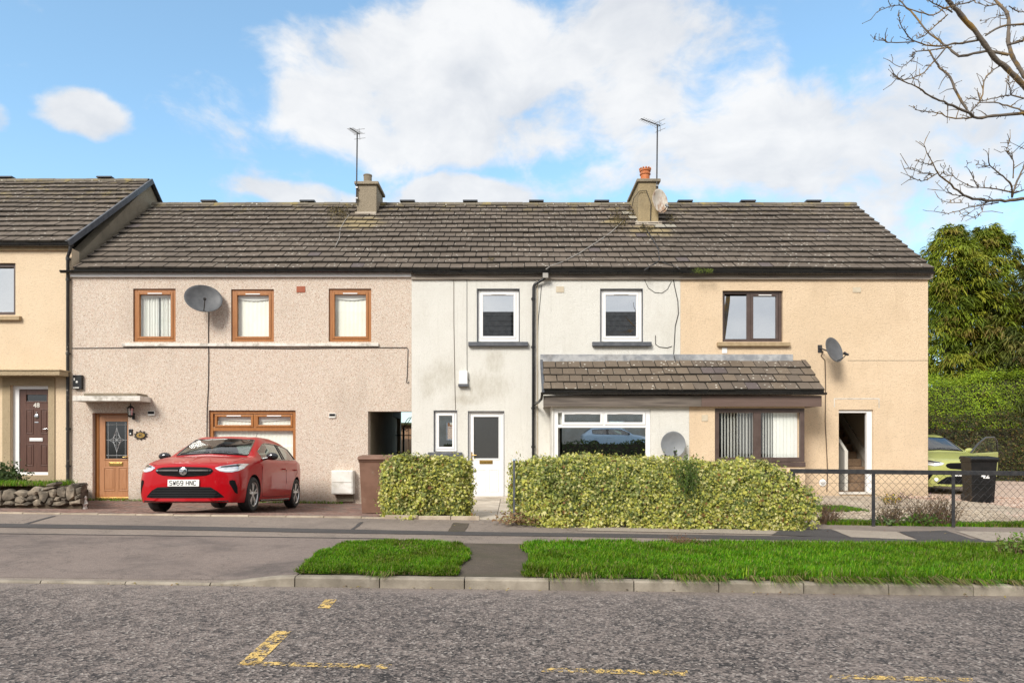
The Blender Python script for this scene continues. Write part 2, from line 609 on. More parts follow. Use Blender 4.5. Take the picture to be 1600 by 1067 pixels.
def mat_tarmac(name, c1, c2, dark=(0.07, 0.06, 0.055), damt=0.5):
    m, t, b, out = newmat(name)
    p = pos(t)
    c = t.mix(t.noise(p, 2.5, 6, 0.65), c1, c2)
    v = t.voro(p, 90)
    fs = t.n('ShaderNodeSeparateColor'); t.put(fs.inputs[0], v.outputs['Color'])
    c = t.mix(t.math('MULTIPLY', fs.outputs[0], 0.35), c, tuple(x * 0.45 for x in c1))
    st = t.ramp(t.noise(t.mapping(p, scale=(0.7, 1.4, 1)), 0.9, 7, 0.7), 0.46, 0.68)
    c = t.mix(t.math('MULTIPLY', st, damt), c, dark)
    cr = t.math('ABSOLUTE', t.math('SUBTRACT', t.noise(t.mapping(p, scale=(0.8, 1, 1), loc=(1, 5, 0)), 0.7, 7, 0.62), 0.5))
    c = t.mix(t.math('MULTIPLY', t.ramp(cr, 0.0, 0.005, 1, 0), 0.5), c, (0.05, 0.045, 0.04))
    gum = t.voro(p, 2.6)
    c = t.mix(t.ramp(gum.outputs['Distance'], 0.03, 0.045, 0.5, 0), c, (0.07, 0.06, 0.055))
    mo = t.ramp(t.noise(p, 14, 5, 0.75), 0.42, 0.66)
    c = t.mix(t.math('MULTIPLY', mo, 0.22), c, tuple(x * 0.5 for x in c1))
    t.put(b.inputs['Base Color'], c)
    b.inputs['Roughness'].default_value = 0.9
    t.put(b.inputs['Normal'], t.bump(v.outputs['Distance'], 0.4, 0.008))
    return m


def mat_worn_paint(name='worn_yellow_paint', lo=0.755):
    m, t, b, out = newmat(name)
    p = pos(t)
    n = t.noise(p, 16, 6, 0.75)
    n2 = t.noise(p, 60, 3, 0.7)
    a = t.ramp(t.math('ADD', n, t.math('MULTIPLY', n2, 0.6)), lo, lo + 0.09)
    tr = t.n('ShaderNodeBsdfTransparent')
    mx = t.n('ShaderNodeMixShader')
    t.put(mx.inputs[0], a)
    t.nt.links.new(tr.outputs[0], mx.inputs[1]); t.nt.links.new(b.outputs[0], mx.inputs[2])
    t.nt.links.new(mx.outputs[0], out.inputs[0])
    t.put(b.inputs['Base Color'], t.mix(n2, (0.62, 0.40, 0.09), (0.70, 0.50, 0.20)))
    b.inputs['Roughness'].default_value = 0.8
    return m


def mat_glass(name, tint=(0.92, 0.96, 0.95), refl=0.20, rough=0.0):
    m, t, b, out = newmat(name)
    t.nt.nodes.remove(b)
    tr = t.n('ShaderNodeBsdfTransparent'); t.put(tr.inputs[0], tint)
    gl = t.n('ShaderNodeBsdfGlossy'); gl.inputs['Roughness'].default_value = rough
    t.put(gl.inputs[0], (1, 1, 1))
    lw = t.n('ShaderNodeLayerWeight'); lw.inputs[0].default_value = 0.5
    f = t.math('ADD', t.math('MULTIPLY', t.math('POWER', lw.outputs['Facing'], 5.0), 1.0 - refl), refl, clamp=True)
    mx = t.n('ShaderNodeMixShader')
    t.put(mx.inputs[0], f)
    t.nt.links.new(tr.outputs[0], mx.inputs[1]); t.nt.links.new(gl.outputs[0], mx.inputs[2])
    t.nt.links.new(mx.outputs[0], out.inputs[0])
    return m


def mat_leaf(name, trans=0.35, rough=0.55, spec=0.35):
    """colour comes from each leaf's own colour attribute"""
    m, t, b, out = newmat(name)
    at = t.n('ShaderNodeAttribute', attribute_name='leaf_colour')
    t.put(b.inputs['Base Color'], at.outputs['Color'])
    b.inputs['Roughness'].default_value = rough
    b.inputs['Specular IOR Level'].default_value = spec
    tl = t.n('ShaderNodeBsdfTranslucent'); t.put(tl.inputs[0], at.outputs['Color'])
    mx = t.n('ShaderNodeMixShader'); mx.inputs[0].default_value = trans
    t.nt.links.new(b.outputs[0], mx.inputs[1]); t.nt.links.new(tl.outputs[0], mx.inputs[2])
    t.nt.links.new(mx.outputs[0], out.inputs[0])
    return m


def mat_carpaint(name, c, c2):
    m, t, b, out = newmat(name)
    lw = t.n('ShaderNodeLayerWeight'); lw.inputs[0].default_value = 0.35
    t.put(b.inputs['Base Color'], t.mix(lw.outputs['Facing'], c, c2))
    b.inputs['Roughness'].default_value = 0.33
    b.inputs['Metallic'].default_value = 0.0
    b.inputs['Specular IOR Level'].default_value = 0.2
    b.inputs['Coat Weight'].default_value = 0.42
    b.inputs['Coat Roughness'].default_value = 0.02
    return m


def mat_block():
    m, t, b, out = newmat('block_paving')
    p = pos(t)
    at = t.n('ShaderNodeAttribute', attribute_name='leaf_colour')
    c = t.mix(t.ramp(t.noise(p, 1.3, 6, 0.6), 0.45, 0.7, 0, 0.55), at.outputs['Color'], (0.17, 0.14, 0.11))
    c = t.mix(t.ramp(t.noise(p, 30, 3), 0.5, 0.7, 0, 0.35), c, (0.10, 0.07, 0.06))
    t.put(b.inputs['Base Color'], c)
    b.inputs['Roughness'].default_value = 0.85
    t.put(b.inputs['Normal'], t.bump(t.noise(p, 90, 3), 0.3, 0.005))
    return m


def mat_bark():
    m, t, b, out = newmat('bark')
    p = pos(t)
    c = t.mix(t.noise(t.mapping(p, scale=(1, 1, 1)), 9, 5), (0.075, 0.058, 0.045), (0.20, 0.165, 0.13))
    c = t.mix(t.ramp(t.noise(p, 3.5, 5, 0.65), 0.48, 0.62, 0, 0.8), c, (0.27, 0.155, 0.028))
    t.put(b.inputs['Base Color'], c)
    b.inputs['Roughness'].default_value = 0.9
    t.put(b.inputs['Normal'], t.bump(t.noise(p, 40, 4), 0.6, 0.01))
    return m


def mat_wood(name, c1, c2, rough=0.45, along=(12, 12, 1.2)):
    m, t, b, out = newmat(name)
    p = pos(t)
    n = t.noise(t.mapping(p, scale=along), 3.0, 6, 0.6, 0.8)
    t.put(b.inputs['Base Color'], t.mix(t.ramp(n, 0.3, 0.7), c1, c2))
    b.inputs['Roughness'].default_value = rough
    return m


MT = {
    'pebble': mat_pebbledash(),
    'white_wall': mat_white_wall(),
    'beige_wall': mat_roughcast('beige_roughcast', (0.70, 0.53, 0.35), (0.775, 0.605, 0.425), (0.54, 0.405, 0.265), 0.48),
    'yellow_wall': mat_roughcast('cream_roughcast', (0.74, 0.57, 0.385), (0.80, 0.64, 0.45), (0.64, 0.47, 0.29), 0.35),
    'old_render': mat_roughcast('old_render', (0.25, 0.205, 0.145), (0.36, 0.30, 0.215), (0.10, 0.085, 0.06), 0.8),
    'chimney_gold': mat_roughcast('chimney_render', (0.36, 0.27, 0.14), (0.46, 0.37, 0.22), (0.13, 0.10, 0.07), 0.75),
    'stucco': mat_roughcast('smooth_surround', (0.40, 0.305, 0.185), (0.47, 0.37, 0.235), (0.30, 0.23, 0.14), 0.4),
    'tile': mat_tile('roof_tile', (0.108, 0.084, 0.064), (0.160, 0.127, 0.098), 0.72, 0.9,
                     spots=((562, 352, 18.6, 45, 22), (1015, 362, 18, 50, 20), (960, 345, 18.4, 24, 12))),
    'tile_edge': M('dirty_shaded_tile_edge', (0.026, 0.022, 0.018), (0.045, 0.038, 0.028), 8, 0.95),  # edges coloured dark for algae dirt and for the shadow line under each course
    'tile_bay': mat_tile('bay_tile', (0.135, 0.102, 0.072), (0.180, 0.140, 0.102), 0.75, 0.0),
    'tile_slate': mat_tile('replaced_tile', (0.10, 0.078, 0.074), (0.12, 0.098, 0.094), 0.2, 0.0),
    'tile_mortar': mat_tile('mortared_tile', (0.30, 0.275, 0.225), (0.42, 0.39, 0.32), 0.8, 0.6),
    'tile_lichen': mat_tile('lichened_tile', (0.23, 0.175, 0.085), (0.27, 0.22, 0.13), 0.7, 1.0),
    'ridge': mat_tile('ridge_tile', (0.13, 0.11, 0.085), (0.20, 0.17, 0.12), 0.7, 1.2),
    'deck': M('roof_felt', (0.03, 0.028, 0.025), rough=0.95),
    'black_vent': M('black_vent', (0.045, 0.047, 0.052), rough=0.6, rnd=0.2),
    'lead': M('lead_flashing', (0.24, 0.25, 0.265), (0.42, 0.42, 0.42), 5, 0.6, 0.3, 20, dirt=(0.15, 0.14, 0.13), dscale=3),
    'black_plastic': M('black_plastic', (0.012, 0.012, 0.013), (0.020, 0.019, 0.019), 5, 0.22),
    'pipe_worn': M('worn_black_pipe', (0.022, 0.021, 0.022), (0.035, 0.032, 0.03), 5, 0.45, dirt=(0.42, 0.38, 0.33), dscale=9, dlo=0.62, dhi=0.68, damt=0.8),
    'white_upvc': M('white_upvc', (0.80, 0.79, 0.775), (0.84, 0.83, 0.82), 2, 0.32, dirt=(0.6, 0.57, 0.5), dscale=4, dlo=0.6, dhi=0.85, damt=0.35),
    'white_paint': M('white_paint', (0.62, 0.58, 0.52), (0.72, 0.68, 0.62), 6, 0.6, 0.3, 40, dirt=(0.26, 0.23, 0.18), dscale=5, dlo=0.48, dhi=0.68, damt=0.7),
    'oak_upvc': mat_wood('oak_grain_upvc', (0.30, 0.108, 0.024), (0.38, 0.155, 0.042), 0.38),
    'oak_door': mat_wood('oak_door', (0.37, 0.165, 0.072), (0.44, 0.215, 0.105), 0.42),
    'brown_upvc': M('brown_upvc', (0.075, 0.050, 0.042), (0.095, 0.065, 0.055), 5, 0.4),
    'brown_door': mat_wood('brown_door', (0.082, 0.036, 0.025), (0.11, 0.05, 0.034), 0.4),
    'brown_board': M('brown_fascia_board', (0.115, 0.075, 0.06), (0.14, 0.092, 0.075), 5, 0.5, stretch=(0.3, 1, 12)),
    'bay_board': M('weathered_bay_board', (0.075, 0.060, 0.050), (0.16, 0.132, 0.108), 3, 0.7, stretch=(0.4, 1, 9)),
    'grey_board': M('weathered_fascia_board', (0.17, 0.142, 0.118), (0.31, 0.262, 0.215), 3, 0.7, stretch=(0.4, 1, 9)),
    'sill_grey': M('painted_grey_sill', (0.070, 0.076, 0.088), (0.10, 0.105, 0.118), 8, 0.6, 0.3, 50),
    'sill_sand': M('sandstone_sill', (0.33, 0.24, 0.135), (0.40, 0.30, 0.18), 9, 0.85, 0.4, 60),
    'glass': mat_glass('window_glass', refl=0.16),
    'glass_clear': mat_glass('clear_window_glass', (0.985, 0.99, 0.98), refl=0.04),
    'glass_mirror': mat_glass('reflecting_window_glass', (0.5, 0.5, 0.5), refl=0.70),
    'glass_frost': mat_glass('frosted_glass', (0.42, 0.44, 0.42), refl=0.12, rough=0.4),
    'car_glass': mat_glass('car_glass', (0.44, 0.50, 0.49), refl=0.17),
    'blind': M('cream_blind', (0.84, 0.84, 0.76), (0.88, 0.88, 0.81), 3, 0.8),
    'curtain': M('white_curtain', (0.86, 0.87, 0.83), (0.90, 0.90, 0.87), 3, 0.85),
    'dark_room': M('dark_room_surface', (0.10, 0.09, 0.08), rough=0.9),
    'dark_reveal': M('unlit_opening', (0.05, 0.045, 0.04), rough=0.9),
    'metal': M('galvanised_metal', (0.30, 0.30, 0.30), (0.40, 0.39, 0.38), 8, 0.42, metallic=0.7),
    'dark_metal': M('weathered_dark_metal', (0.022, 0.022, 0.025), (0.042, 0.040, 0.040), 12, 0.55, 0.3, 60, dirt=(0.16, 0.10, 0.06), dscale=8, dlo=0.62, dhi=0.72, damt=0.5),
    'chrome': M('chrome', (0.75, 0.75, 0.76), rough=0.12, metallic=1.0),
    'brass': M('brass', (0.55, 0.36, 0.12), (0.46, 0.29, 0.09), 20, 0.32, metallic=0.9),
    'dish_grey': M('grey_dish', (0.085, 0.087, 0.092), (0.11, 0.112, 0.116), 8, 0.55),
    'dish_pale': M('pale_grey_dish', (0.175, 0.185, 0.195), (0.205, 0.215, 0.225), 4, 0.5),
    'dish_rust': M('rusty_white_dish', (0.60, 0.55, 0.48), (0.50, 0.44, 0.36), 4, 0.6, dirt=(0.26, 0.12, 0.045), dscale=4.5, dlo=0.46, dhi=0.66, damt=0.85, stretch=(2.2, 1, 0.7)),
    'cable': M('black_cable', (0.03, 0.028, 0.027), rough=0.6),
    'cable_pale': M('pale_cable', (0.34, 0.32, 0.29), rough=0.6),
    'cable_brown': M('brown_cable', (0.11, 0.075, 0.05), rough=0.6),
    'terracotta': M('terracotta', (0.46, 0.135, 0.042), (0.54, 0.19, 0.075), 12, 0.8, 0.3, 60, dirt=(0.25, 0.12, 0.07), dscale=9),
    'brick_red': M('red_vent_brick', (0.30, 0.085, 0.045), (0.36, 0.12, 0.065), 16, 0.85),
    'vent_cream': M('cream_vent', (0.52, 0.44, 0.32), (0.57, 0.49, 0.37), 10, 0.8),
    'bin_brown': M('brown_bin_plastic', (0.165, 0.085, 0.055), (0.21, 0.112, 0.075), 4, 0.5, dirt=(0.33, 0.24, 0.17), dscale=5, dlo=0.56, dhi=0.8, damt=0.5),
    'bin_black': M('black_bin_plastic', (0.006, 0.006, 0.006), (0.012, 0.011, 0.011), 6, 0.5, spec=0.3),
    'meter_white': M('meter_box_white', (0.72, 0.69, 0.62), (0.80, 0.78, 0.73), 3, 0.5, dirt=(0.42, 0.39, 0.30), dscale=5, dlo=0.5, dhi=0.75, damt=0.55),
    'concrete': M('kerb_concrete', (0.215, 0.185, 0.145), (0.32, 0.28, 0.225), 3.5, 0.9, 0.4, 70, rnd=0.28, dirt=(0.15, 0.13, 0.10), dscale=2.5, dlo=0.5, dhi=0.72, damt=0.7),
    'slab': M('paving_slab', (0.40, 0.34, 0.27), (0.50, 0.44, 0.36), 3, 0.9, 0.3, 60, rnd=0.25, dirt=(0.22, 0.19, 0.14), dscale=2.2),
    'edging': M('edging_block', (0.34, 0.27, 0.20), (0.45, 0.38, 0.29), 5, 0.9, 0.5, 50, rnd=0.3),
    'stone': M('field_stone', (0.085, 0.070, 0.052), (0.26, 0.215, 0.16), 5.5, 0.9, 0.7, 26, rnd=0.7, dirt=(0.40, 0.38, 0.32), dscale=6, dlo=0.6, dhi=0.75, damt=0.5),
    'soil': M('soil', (0.060, 0.043, 0.028), (0.11, 0.08, 0.05), 6, 0.95, 0.8, 30),
    'turf': M('turf_soil', (0.035, 0.05, 0.012), (0.07, 0.06, 0.025), 6, 0.95, 0.8, 30),
    'gravel_pale': M('pale_garden_paving', (0.37, 0.30, 0.225), (0.47, 0.40, 0.31), 3, 0.95, 0.5, 40, dirt=(0.25, 0.20, 0.14), dscale=1.6),
    'pebbles': M('drive_pebbles', (0.42, 0.27, 0.20), (0.55, 0.46, 0.38), 30, 0.9, 0.9, 22, dirt=(0.30, 0.15, 0.09), dscale=1.4),
    'earth': M('far_ground', (0.10, 0.11, 0.05), (0.14, 0.13, 0.07), 0.5, 0.95),
    'road': mat_road(),
    'pave': mat_tarmac('pavement_tarmac', (0.215, 0.172, 0.142), (0.30, 0.25, 0.212), (0.12, 0.10, 0.088), 0.5),
    'cross': mat_tarmac('crossover_tarmac', (0.180, 0.140, 0.122), (0.255, 0.208, 0.182), (0.075, 0.063, 0.060), 0.75),
    'trench': mat_tarmac('dark_trench_tarmac', (0.062, 0.056, 0.056), (0.085, 0.078, 0.076), (0.045, 0.04, 0.04), 0.5),
    'path': mat_tarmac('mossy_path_tarmac', (0.060, 0.047, 0.034), (0.135, 0.105, 0.078), (0.045, 0.045, 0.02), 0.7),
    'patch': mat_tarmac('pale_concrete_patch', (0.33, 0.28, 0.225), (0.40, 0.345, 0.285), (0.24, 0.20, 0.16), 0.4),
    'paint': mat_worn_paint(),
    'paint_thin': mat_worn_paint('nearly_gone_yellow_paint', 0.795),
    'block': mat_block(),
    'leaf': mat_leaf('leaf'),
    'grass': mat_leaf('grass_blade', 0.3, 0.6, 0.25),
    'twig': M('twig_mass', (0.035, 0.030, 0.018), (0.06, 0.05, 0.03), 12, 0.95),
    'bark': mat_bark(),
    'conifer_bark': M('conifer_bark', (0.10, 0.08, 0.06), (0.15, 0.12, 0.09), 8, 0.95),
    'red_paint': mat_carpaint('red_car_paint', (0.40, 0.001, 0.006), (0.36, 0.001, 0.005)),
    'lime_paint': mat_carpaint('lime_car_paint', (0.40, 0.42, 0.13), (0.34, 0.36, 0.12)),
    'blue_paint': mat_carpaint('pale_blue_car_paint', (0.45, 0.58, 0.70), (0.35, 0.46, 0.58)),
    'tyre': M('tyre_rubber', (0.016, 0.016, 0.017), (0.03, 0.028, 0.027), 14, 0.75, 0.3, 60),
    'alloy': M('alloy_wheel', (0.72, 0.72, 0.73), rough=0.28, metallic=0.85),
    'well': M('wheel_well', (0.010, 0.010, 0.011), rough=0.9),
    'grille': M('black_grille', (0.006, 0.006, 0.007), rough=0.6, spec=0.15),
    'slat': M('grille_slat_black', (0.008, 0.008, 0.009), rough=0.35, spec=0.4),
    'gloss_black': M('gloss_black', (0.008, 0.008, 0.009), rough=0.08, coat=1.0),
    'plate_white': M('plate_white', (0.80, 0.80, 0.77), rough=0.35),
    'plate_black': M('plate_black', (0.012, 0.012, 0.012), rough=0.4),
    'lamp_clear': M('headlamp_lens', (0.55, 0.58, 0.62), (0.78, 0.80, 0.84), 14, 0.10, metallic=0.55, coat=1.0),
    'lamp_white': M('headlamp_led', (0.88, 0.89, 0.90), rough=0.2),
    'cabin': M('cabin_fabric', (0.045, 0.047, 0.050), (0.07, 0.072, 0.075), 20, 0.9),
    'cabin_light': M('cabin_lining', (0.42, 0.42, 0.40), rough=0.9),
    'carpet': M('brown_carpet', (0.22, 0.145, 0.09), (0.28, 0.19, 0.12), 30, 0.98, 0.3, 80),
    'interior_white': M('interior_white_paint', (0.70, 0.67, 0.60), rough=0.6),
    'interior_wall': M('interior_wall', (0.62, 0.54, 0.43), rough=0.85),
    'shed': mat_wood('shed_boards', (0.26, 0.15, 0.085), (0.36, 0.22, 0.13), 0.8, (8, 8, 1)),
    'fence_pale': mat_wood('pale_fence_boards', (0.40, 0.27, 0.19), (0.50, 0.36, 0.27), 0.85, (8, 8, 1)),
    'far_wall': M('opposite_wall', (0.42, 0.38, 0.32), (0.50, 0.46, 0.40), 2, 0.9),
    'far_roof': M('opposite_roof', (0.10, 0.088, 0.08), (0.14, 0.125, 0.115), 3, 0.85),
    'ornament': M('white_ornament', (0.76, 0.74, 0.70), (0.62, 0.58, 0.52), 30, 0.6),
    'lamp_glass': mat_glass('lantern_glass', (0.85, 0.88, 0.86), refl=0.25),
    'lead_came': M('leaded_came', (0.62, 0.63, 0.63), rough=0.35, metallic=0.6),
    'bevel_dark': mat_glass('obscure_door_glass', (0.16, 0.19, 0.18), refl=0.10, rough=0.15),
}
# ------------------------------------------------------------------ ground, road, pavement
def sheet(name, x0, x1, y0, y1, zf, mat, dx=2.0, dy=1.0, label=None):
    nx = max(1, int(math.ceil((x1 - x0) / dx))); ny = max(1, int(math.ceil((y1 - y0) / dy)))
    mb = MB()
    mb.grid([[(x0 + (x1 - x0) * i / nx, y0 + (y1 - y0) * j / ny, zf(x0 + (x1 - x0) * i / nx, y0 + (y1 - y0) * j / ny)) for i in range(nx + 1)] for j in range(ny + 1)])
    o = mb.build(name, mat, smooth=40, kind='structure', label=label)
    return o


def overlay(name, poly, zf, off, mat, step=0.35, kind='structure', label=None, parent=None):
    """flat-lying piece of ground cover with any outline, following the ground"""
    bm = bmesh.new()
    bm.faces.new([bm.verts.new((p[0], p[1], 0)) for p in poly])
    xs = [p[0] for p in poly]; ys = [p[1] for p in poly]
    for ax, lo, hi in ((0, min(xs), max(xs)), (1, min(ys), max(ys))):
        k = lo + step
        while k < hi - 0.02:
            co = (k, 0, 0) if ax == 0 else (0, k, 0)
            no = (1, 0, 0) if ax == 0 else (0, 1, 0)
            bmesh.ops.bisect_plane(bm, geom=bm.verts[:] + bm.edges[:] + bm.faces[:], plane_co=co, plane_no=no)
            k += step
    mb = MB()
    bm.verts.index_update(); bm.verts.ensure_lookup_table()
    mb.add([(v.co.x, v.co.y, zf(v.co.x, v.co.y) + off) for v in bm.verts], [tuple(v.index for v in f.verts) for f in bm.faces])
    bm.free()
    o = mb.build(name, mat, parent, kind=kind, label=label)
    for pl in o.data.polygons:
        pass
    return o


def street_px(pts):
    return [tuple(on_plane(px, py, SA, SB))[:2] for px, py in pts]


def wobble(pts, amp, n=6, seed=1):
    """rough edges: split each side and push the points about"""
    r = random.Random(seed); out = []
    for i, a in enumerate(pts):
        b = pts[(i + 1) % len(pts)]
        for k in range(n):
            t = k / n
            w = 0 if k == 0 else amp
            out.append((a[0] + (b[0] - a[0]) * t + r.uniform(-w, w), a[1] + (b[1] - a[1]) * t + r.uniform(-w, w) * 0.5))
    return out


def zground(x, y):
    xx = max(-40, min(40, x))
    if y < 7.4: return -0.15 - TILT * xx
    return -0.15 - TILT * xx + 0.25 * sstep(7.4, 11, y)


bm_ys = [-120, -60, -20, -5, 0, 3, 6, 7.4, 8, 9, 10, 11, 12, 14, 18, 24, 30, 45, 70, 110, 180, 300]
bm_xs = [-220, -120, -70, -40, -25, -15, -8, -3, 0, 3, 8, 15, 25, 40, 70, 120, 220]
g = MB(); g.grid([[(x, y, zground(x, y)) for x in bm_xs] for y in bm_ys])
g.build('ground', MT['earth'], kind='structure')

sheet('road', -60, 60, -3.2, KERB_Y, lambda x, y: -TILT * x, MT['road'])
sheet('pavement', -60, 60, 7.40, 10.9, zstreet, MT['pave'], 0.5, 0.35)
sheet('far_pavement', -60, 60, -5.6, -3.2, lambda x, y: -TILT * x + 0.1, MT['pave'])
sheet('front_gardens_opposite', -60, 60, -30, -5.6, lambda x, y: -TILT * x + 0.15 + min(1.4, 0.7 * (-5.6 - y)), MT['turf'], 4, 1)

# ground right behind the pavement
overlay('crossover', [(-40, 7.487), (-2.36, 7.487), (-2.25, 8.1), (-1.75, 9.0), (-1.6, 9.42), (-40, 9.42)], zstreet, 0.004, MT['cross'], 0.5)


def zwhite(x, y):
    return 0.37 + 0.01 * sstep(11, 16, y) - 0.006 * x


def zbeige(x, y):
    return 0.385 - TILT * x + 0.155 * sstep(10.8, 14.5, y)


def zright(x, y):
    return 0.375 - TILT * x + 0.037 * max(0, y - 10.8) * 0.95


sheet('driveway_base', -40, -2.30, 10.9, 17, lambda x, y: zdrive(x, y) - 0.02, MT['soil'], 0.5, 0.4)
sheet('front_garden', -2.28, 4.0, 10.9, 16.5, lambda x, y: zwhite(x, y), MT['gravel_pale'])
sheet('side_garden', 4.0, 9.9, 10.9, 16.5, lambda x, y: zbeige(x, y), MT['gravel_pale'], 0.5, 0.5)
sheet('pebble_driveway', 9.9, 40, 10.9, 26, lambda x, y: zright(x, y), MT['pebbles'], 1, 1)
sheet('back_garden', -20, 9.9, 23.3, 60, lambda x, y: 0.35, MT['turf'], 10, 10)
sheet('passage_floor', -4.1, -2.38, 16.2, 23.6, lambda x, y: 0.31, MT['pave'], 1, 2)

# kerb stones, each one laid by itself; dropped in front of the drive
kerb_root = thing('kerb', (0, 7.4, 0), 'line of pale concrete kerb stones between the road and the verge, dropped at the driveway', 'kerb')


def kerb_h(x):
    return 0.028 + 0.080 * sstep(-3.253, -2.338, x) if -3.26 < x < -2.33 else (0.028 if x <= -3.25 else 0.108)


for k in range(-14, 18):
    xa = -2.338 + k * 0.915; xb = xa + 0.915 - 0.012
    j = R.uniform(-0.004, 0.004)
    prof = lambda x: [(7.360 + j, -TILT * x - 0.06), (7.364 + j, -TILT * x + kerb_h(x) - 0.018), (7.380 + j, -TILT * x + kerb_h(x)),
                      (7.484, -TILT * x + kerb_h(x) + 0.003), (7.484, -TILT * x - 0.06)]
    mb = MB()
    n = 4 if k == -1 else 1
    rows = [[(xx, q[0], q[1]) for q in prof(xx)] for xx in [xa + (xb - xa) * i / n for i in range(n + 1)]]
    mb.grid(rows, closed=True)
    mb.f.append((4, 3, 2, 1, 0)); mb.m.append(0)
    o = n * 5
    mb.f.append((o, o + 1, o + 2, o + 3, o + 4)); mb.m.append(0)
    mb.build('kerb_stone', MT['concrete'], kerb_root)

# dark strip of newer tarmac along the pavement, cross cuts, pale patches
strip = street_px([(-400, 815), (0, 818), (300, 822.5), (480, 826), (740, 831), (1000, 834.5), (1240, 838), (1440, 841), (1700, 845)])
strip_b = street_px([(1700, 852), (1440, 847), (1240, 844), (1000, 840), (740, 836.5), (480, 832), (300, 828.5), (0, 824), (-400, 821)])
overlay('tarmac_strip', strip + strip_b, zstreet, 0.006, MT['trench'])
for nm, pts, mt in (
        ('tarmac_joint', [(34, 819), (42, 819), (88, 806), (82, 806)], 'trench'),
        ('tarmac_joint', [(546, 829), (552, 829), (568, 815.5), (563, 815.5)], 'trench'),
        ('mossy_patch', [(700, 831), (726, 831), (733, 818), (708, 817)], 'path'),
        ('concrete_patch', [(900, 829), (1205, 835.2), (1215, 833), (1208, 828), (930, 824)], 'patch'),
        ('concrete_patch', [(1300, 827.5), (1330, 839.5), (1433, 843.5), (1400, 831)], 'patch'),
        ('tarmac_patch', [(1205, 836), (1330, 840.5), (1298, 827), (1225, 826)], 'trench'),
        ('tarmac_patch', [(1436, 844), (1530, 846), (1478, 829), (1405, 831)], 'trench'),
        ('concrete_patch', [(1540, 845), (1700, 850), (1700, 835), (1492, 830)], 'patch')):
    overlay(nm, wobble(street_px(pts), 0.012, 4, int(pts[0][0])), zstreet, 0.008 if 'joint' not in nm else 0.005, MT[mt], 0.4)
path_poly = [(-0.80, 7.487), (0.35, 7.487), (0.35, 9.16), (-0.75, 9.16)]
overlay('verge_path', path_poly, zstreet, 0.006, MT['path'])
overlay('kerb_edge_line', [(-40, 9.36), (-1.62, 9.36), (-1.62, 9.39), (-40, 9.39)], zstreet, 0.009, MT['trench'], 0.6)

# block edging along the garden line
edge_root = thing('garden_edging', (-6, 10.9, 0.4), 'thin pale edging strip of concrete between the brick driveway and the pavement', 'edging')
x = -13.2
while x < -2.2:
    L = 0.60
    mb = MB(); zz = zstreet(x + L / 2, 10.9)
    mb.box(x, x + L - 0.008, 10.885, 10.935, zz - 0.08, zz + 0.022 + R.uniform(-0.004, 0.004))
    mb.build('edging_block', MT['edging'], edge_root, bevel=0.004)
    x += L

# worn yellow parking marks on the road
def road_px(pts):
    return [tuple(on_plane(px, py, 0, 0))[:2] for px, py in pts]


for pts in ([(496, 950), (515, 950.5), (526, 937), (508, 936.5)],
            [(371, 1039), (402, 1040), (456, 986.5), (431, 986)],
            [(371, 1039), (612, 1045.5), (612, 1038.5), (398, 1033.5)],
            [(845, 1049.5), (1076, 1056), (1074, 1048), (850, 1043.5)],
            [(1296, 1060), (1520, 1066.5), (1520, 1060), (1298, 1054)]):
    overlay('yellow_marking', road_px(pts), lambda x, y: -TILT * x, 0.005, MT['paint' if pts[0][1] < 1039.5 and pts[1][0] < 560 else 'paint_thin'], 0.5)

# brick-red block paving on the drive (each block real; too shallow in the photo to pick apart)
def np_mesh(name, V, faces_n, mat, col=None, smooth=False):
    """V (N,3); faces_n: list of (k, array (M,k)) ; col (N,3)"""
    me = bpy.data.meshes.new(name)
    me.vertices.add(len(V)); me.vertices.foreach_set('co', np.asarray(V, np.float32).ravel())
    nl = sum(a.size for k, a in faces_n); npoly = sum(len(a) for k, a in faces_n)
    me.loops.add(nl); me.polygons.add(npoly)
    me.loops.foreach_set('vertex_index', np.concatenate([a.ravel() for k, a in faces_n]).astype(np.int32))
    st, tot, o = [], [], 0
    for k, a in faces_n:
        st.append(o + np.arange(len(a)) * k); tot.append(np.full(len(a), k)); o += a.size
    me.polygons.foreach_set('loop_start', np.concatenate(st).astype(np.int32))
    me.polygons.foreach_set('loop_total', np.concatenate(tot).astype(np.int32))
    if smooth:
        me.polygons.foreach_set('use_smooth', np.ones(npoly, bool))
    me.update(calc_edges=True)
    if col is not None:
        at = me.color_attributes.new('leaf_colour', 'FLOAT_COLOR', 'POINT')
        at.data.foreach_set('color', np.concatenate([np.asarray(col, np.float32), np.ones((len(V), 1), np.float32)], 1).ravel())
    me.materials.append(mat)
    me.validate()
    return me


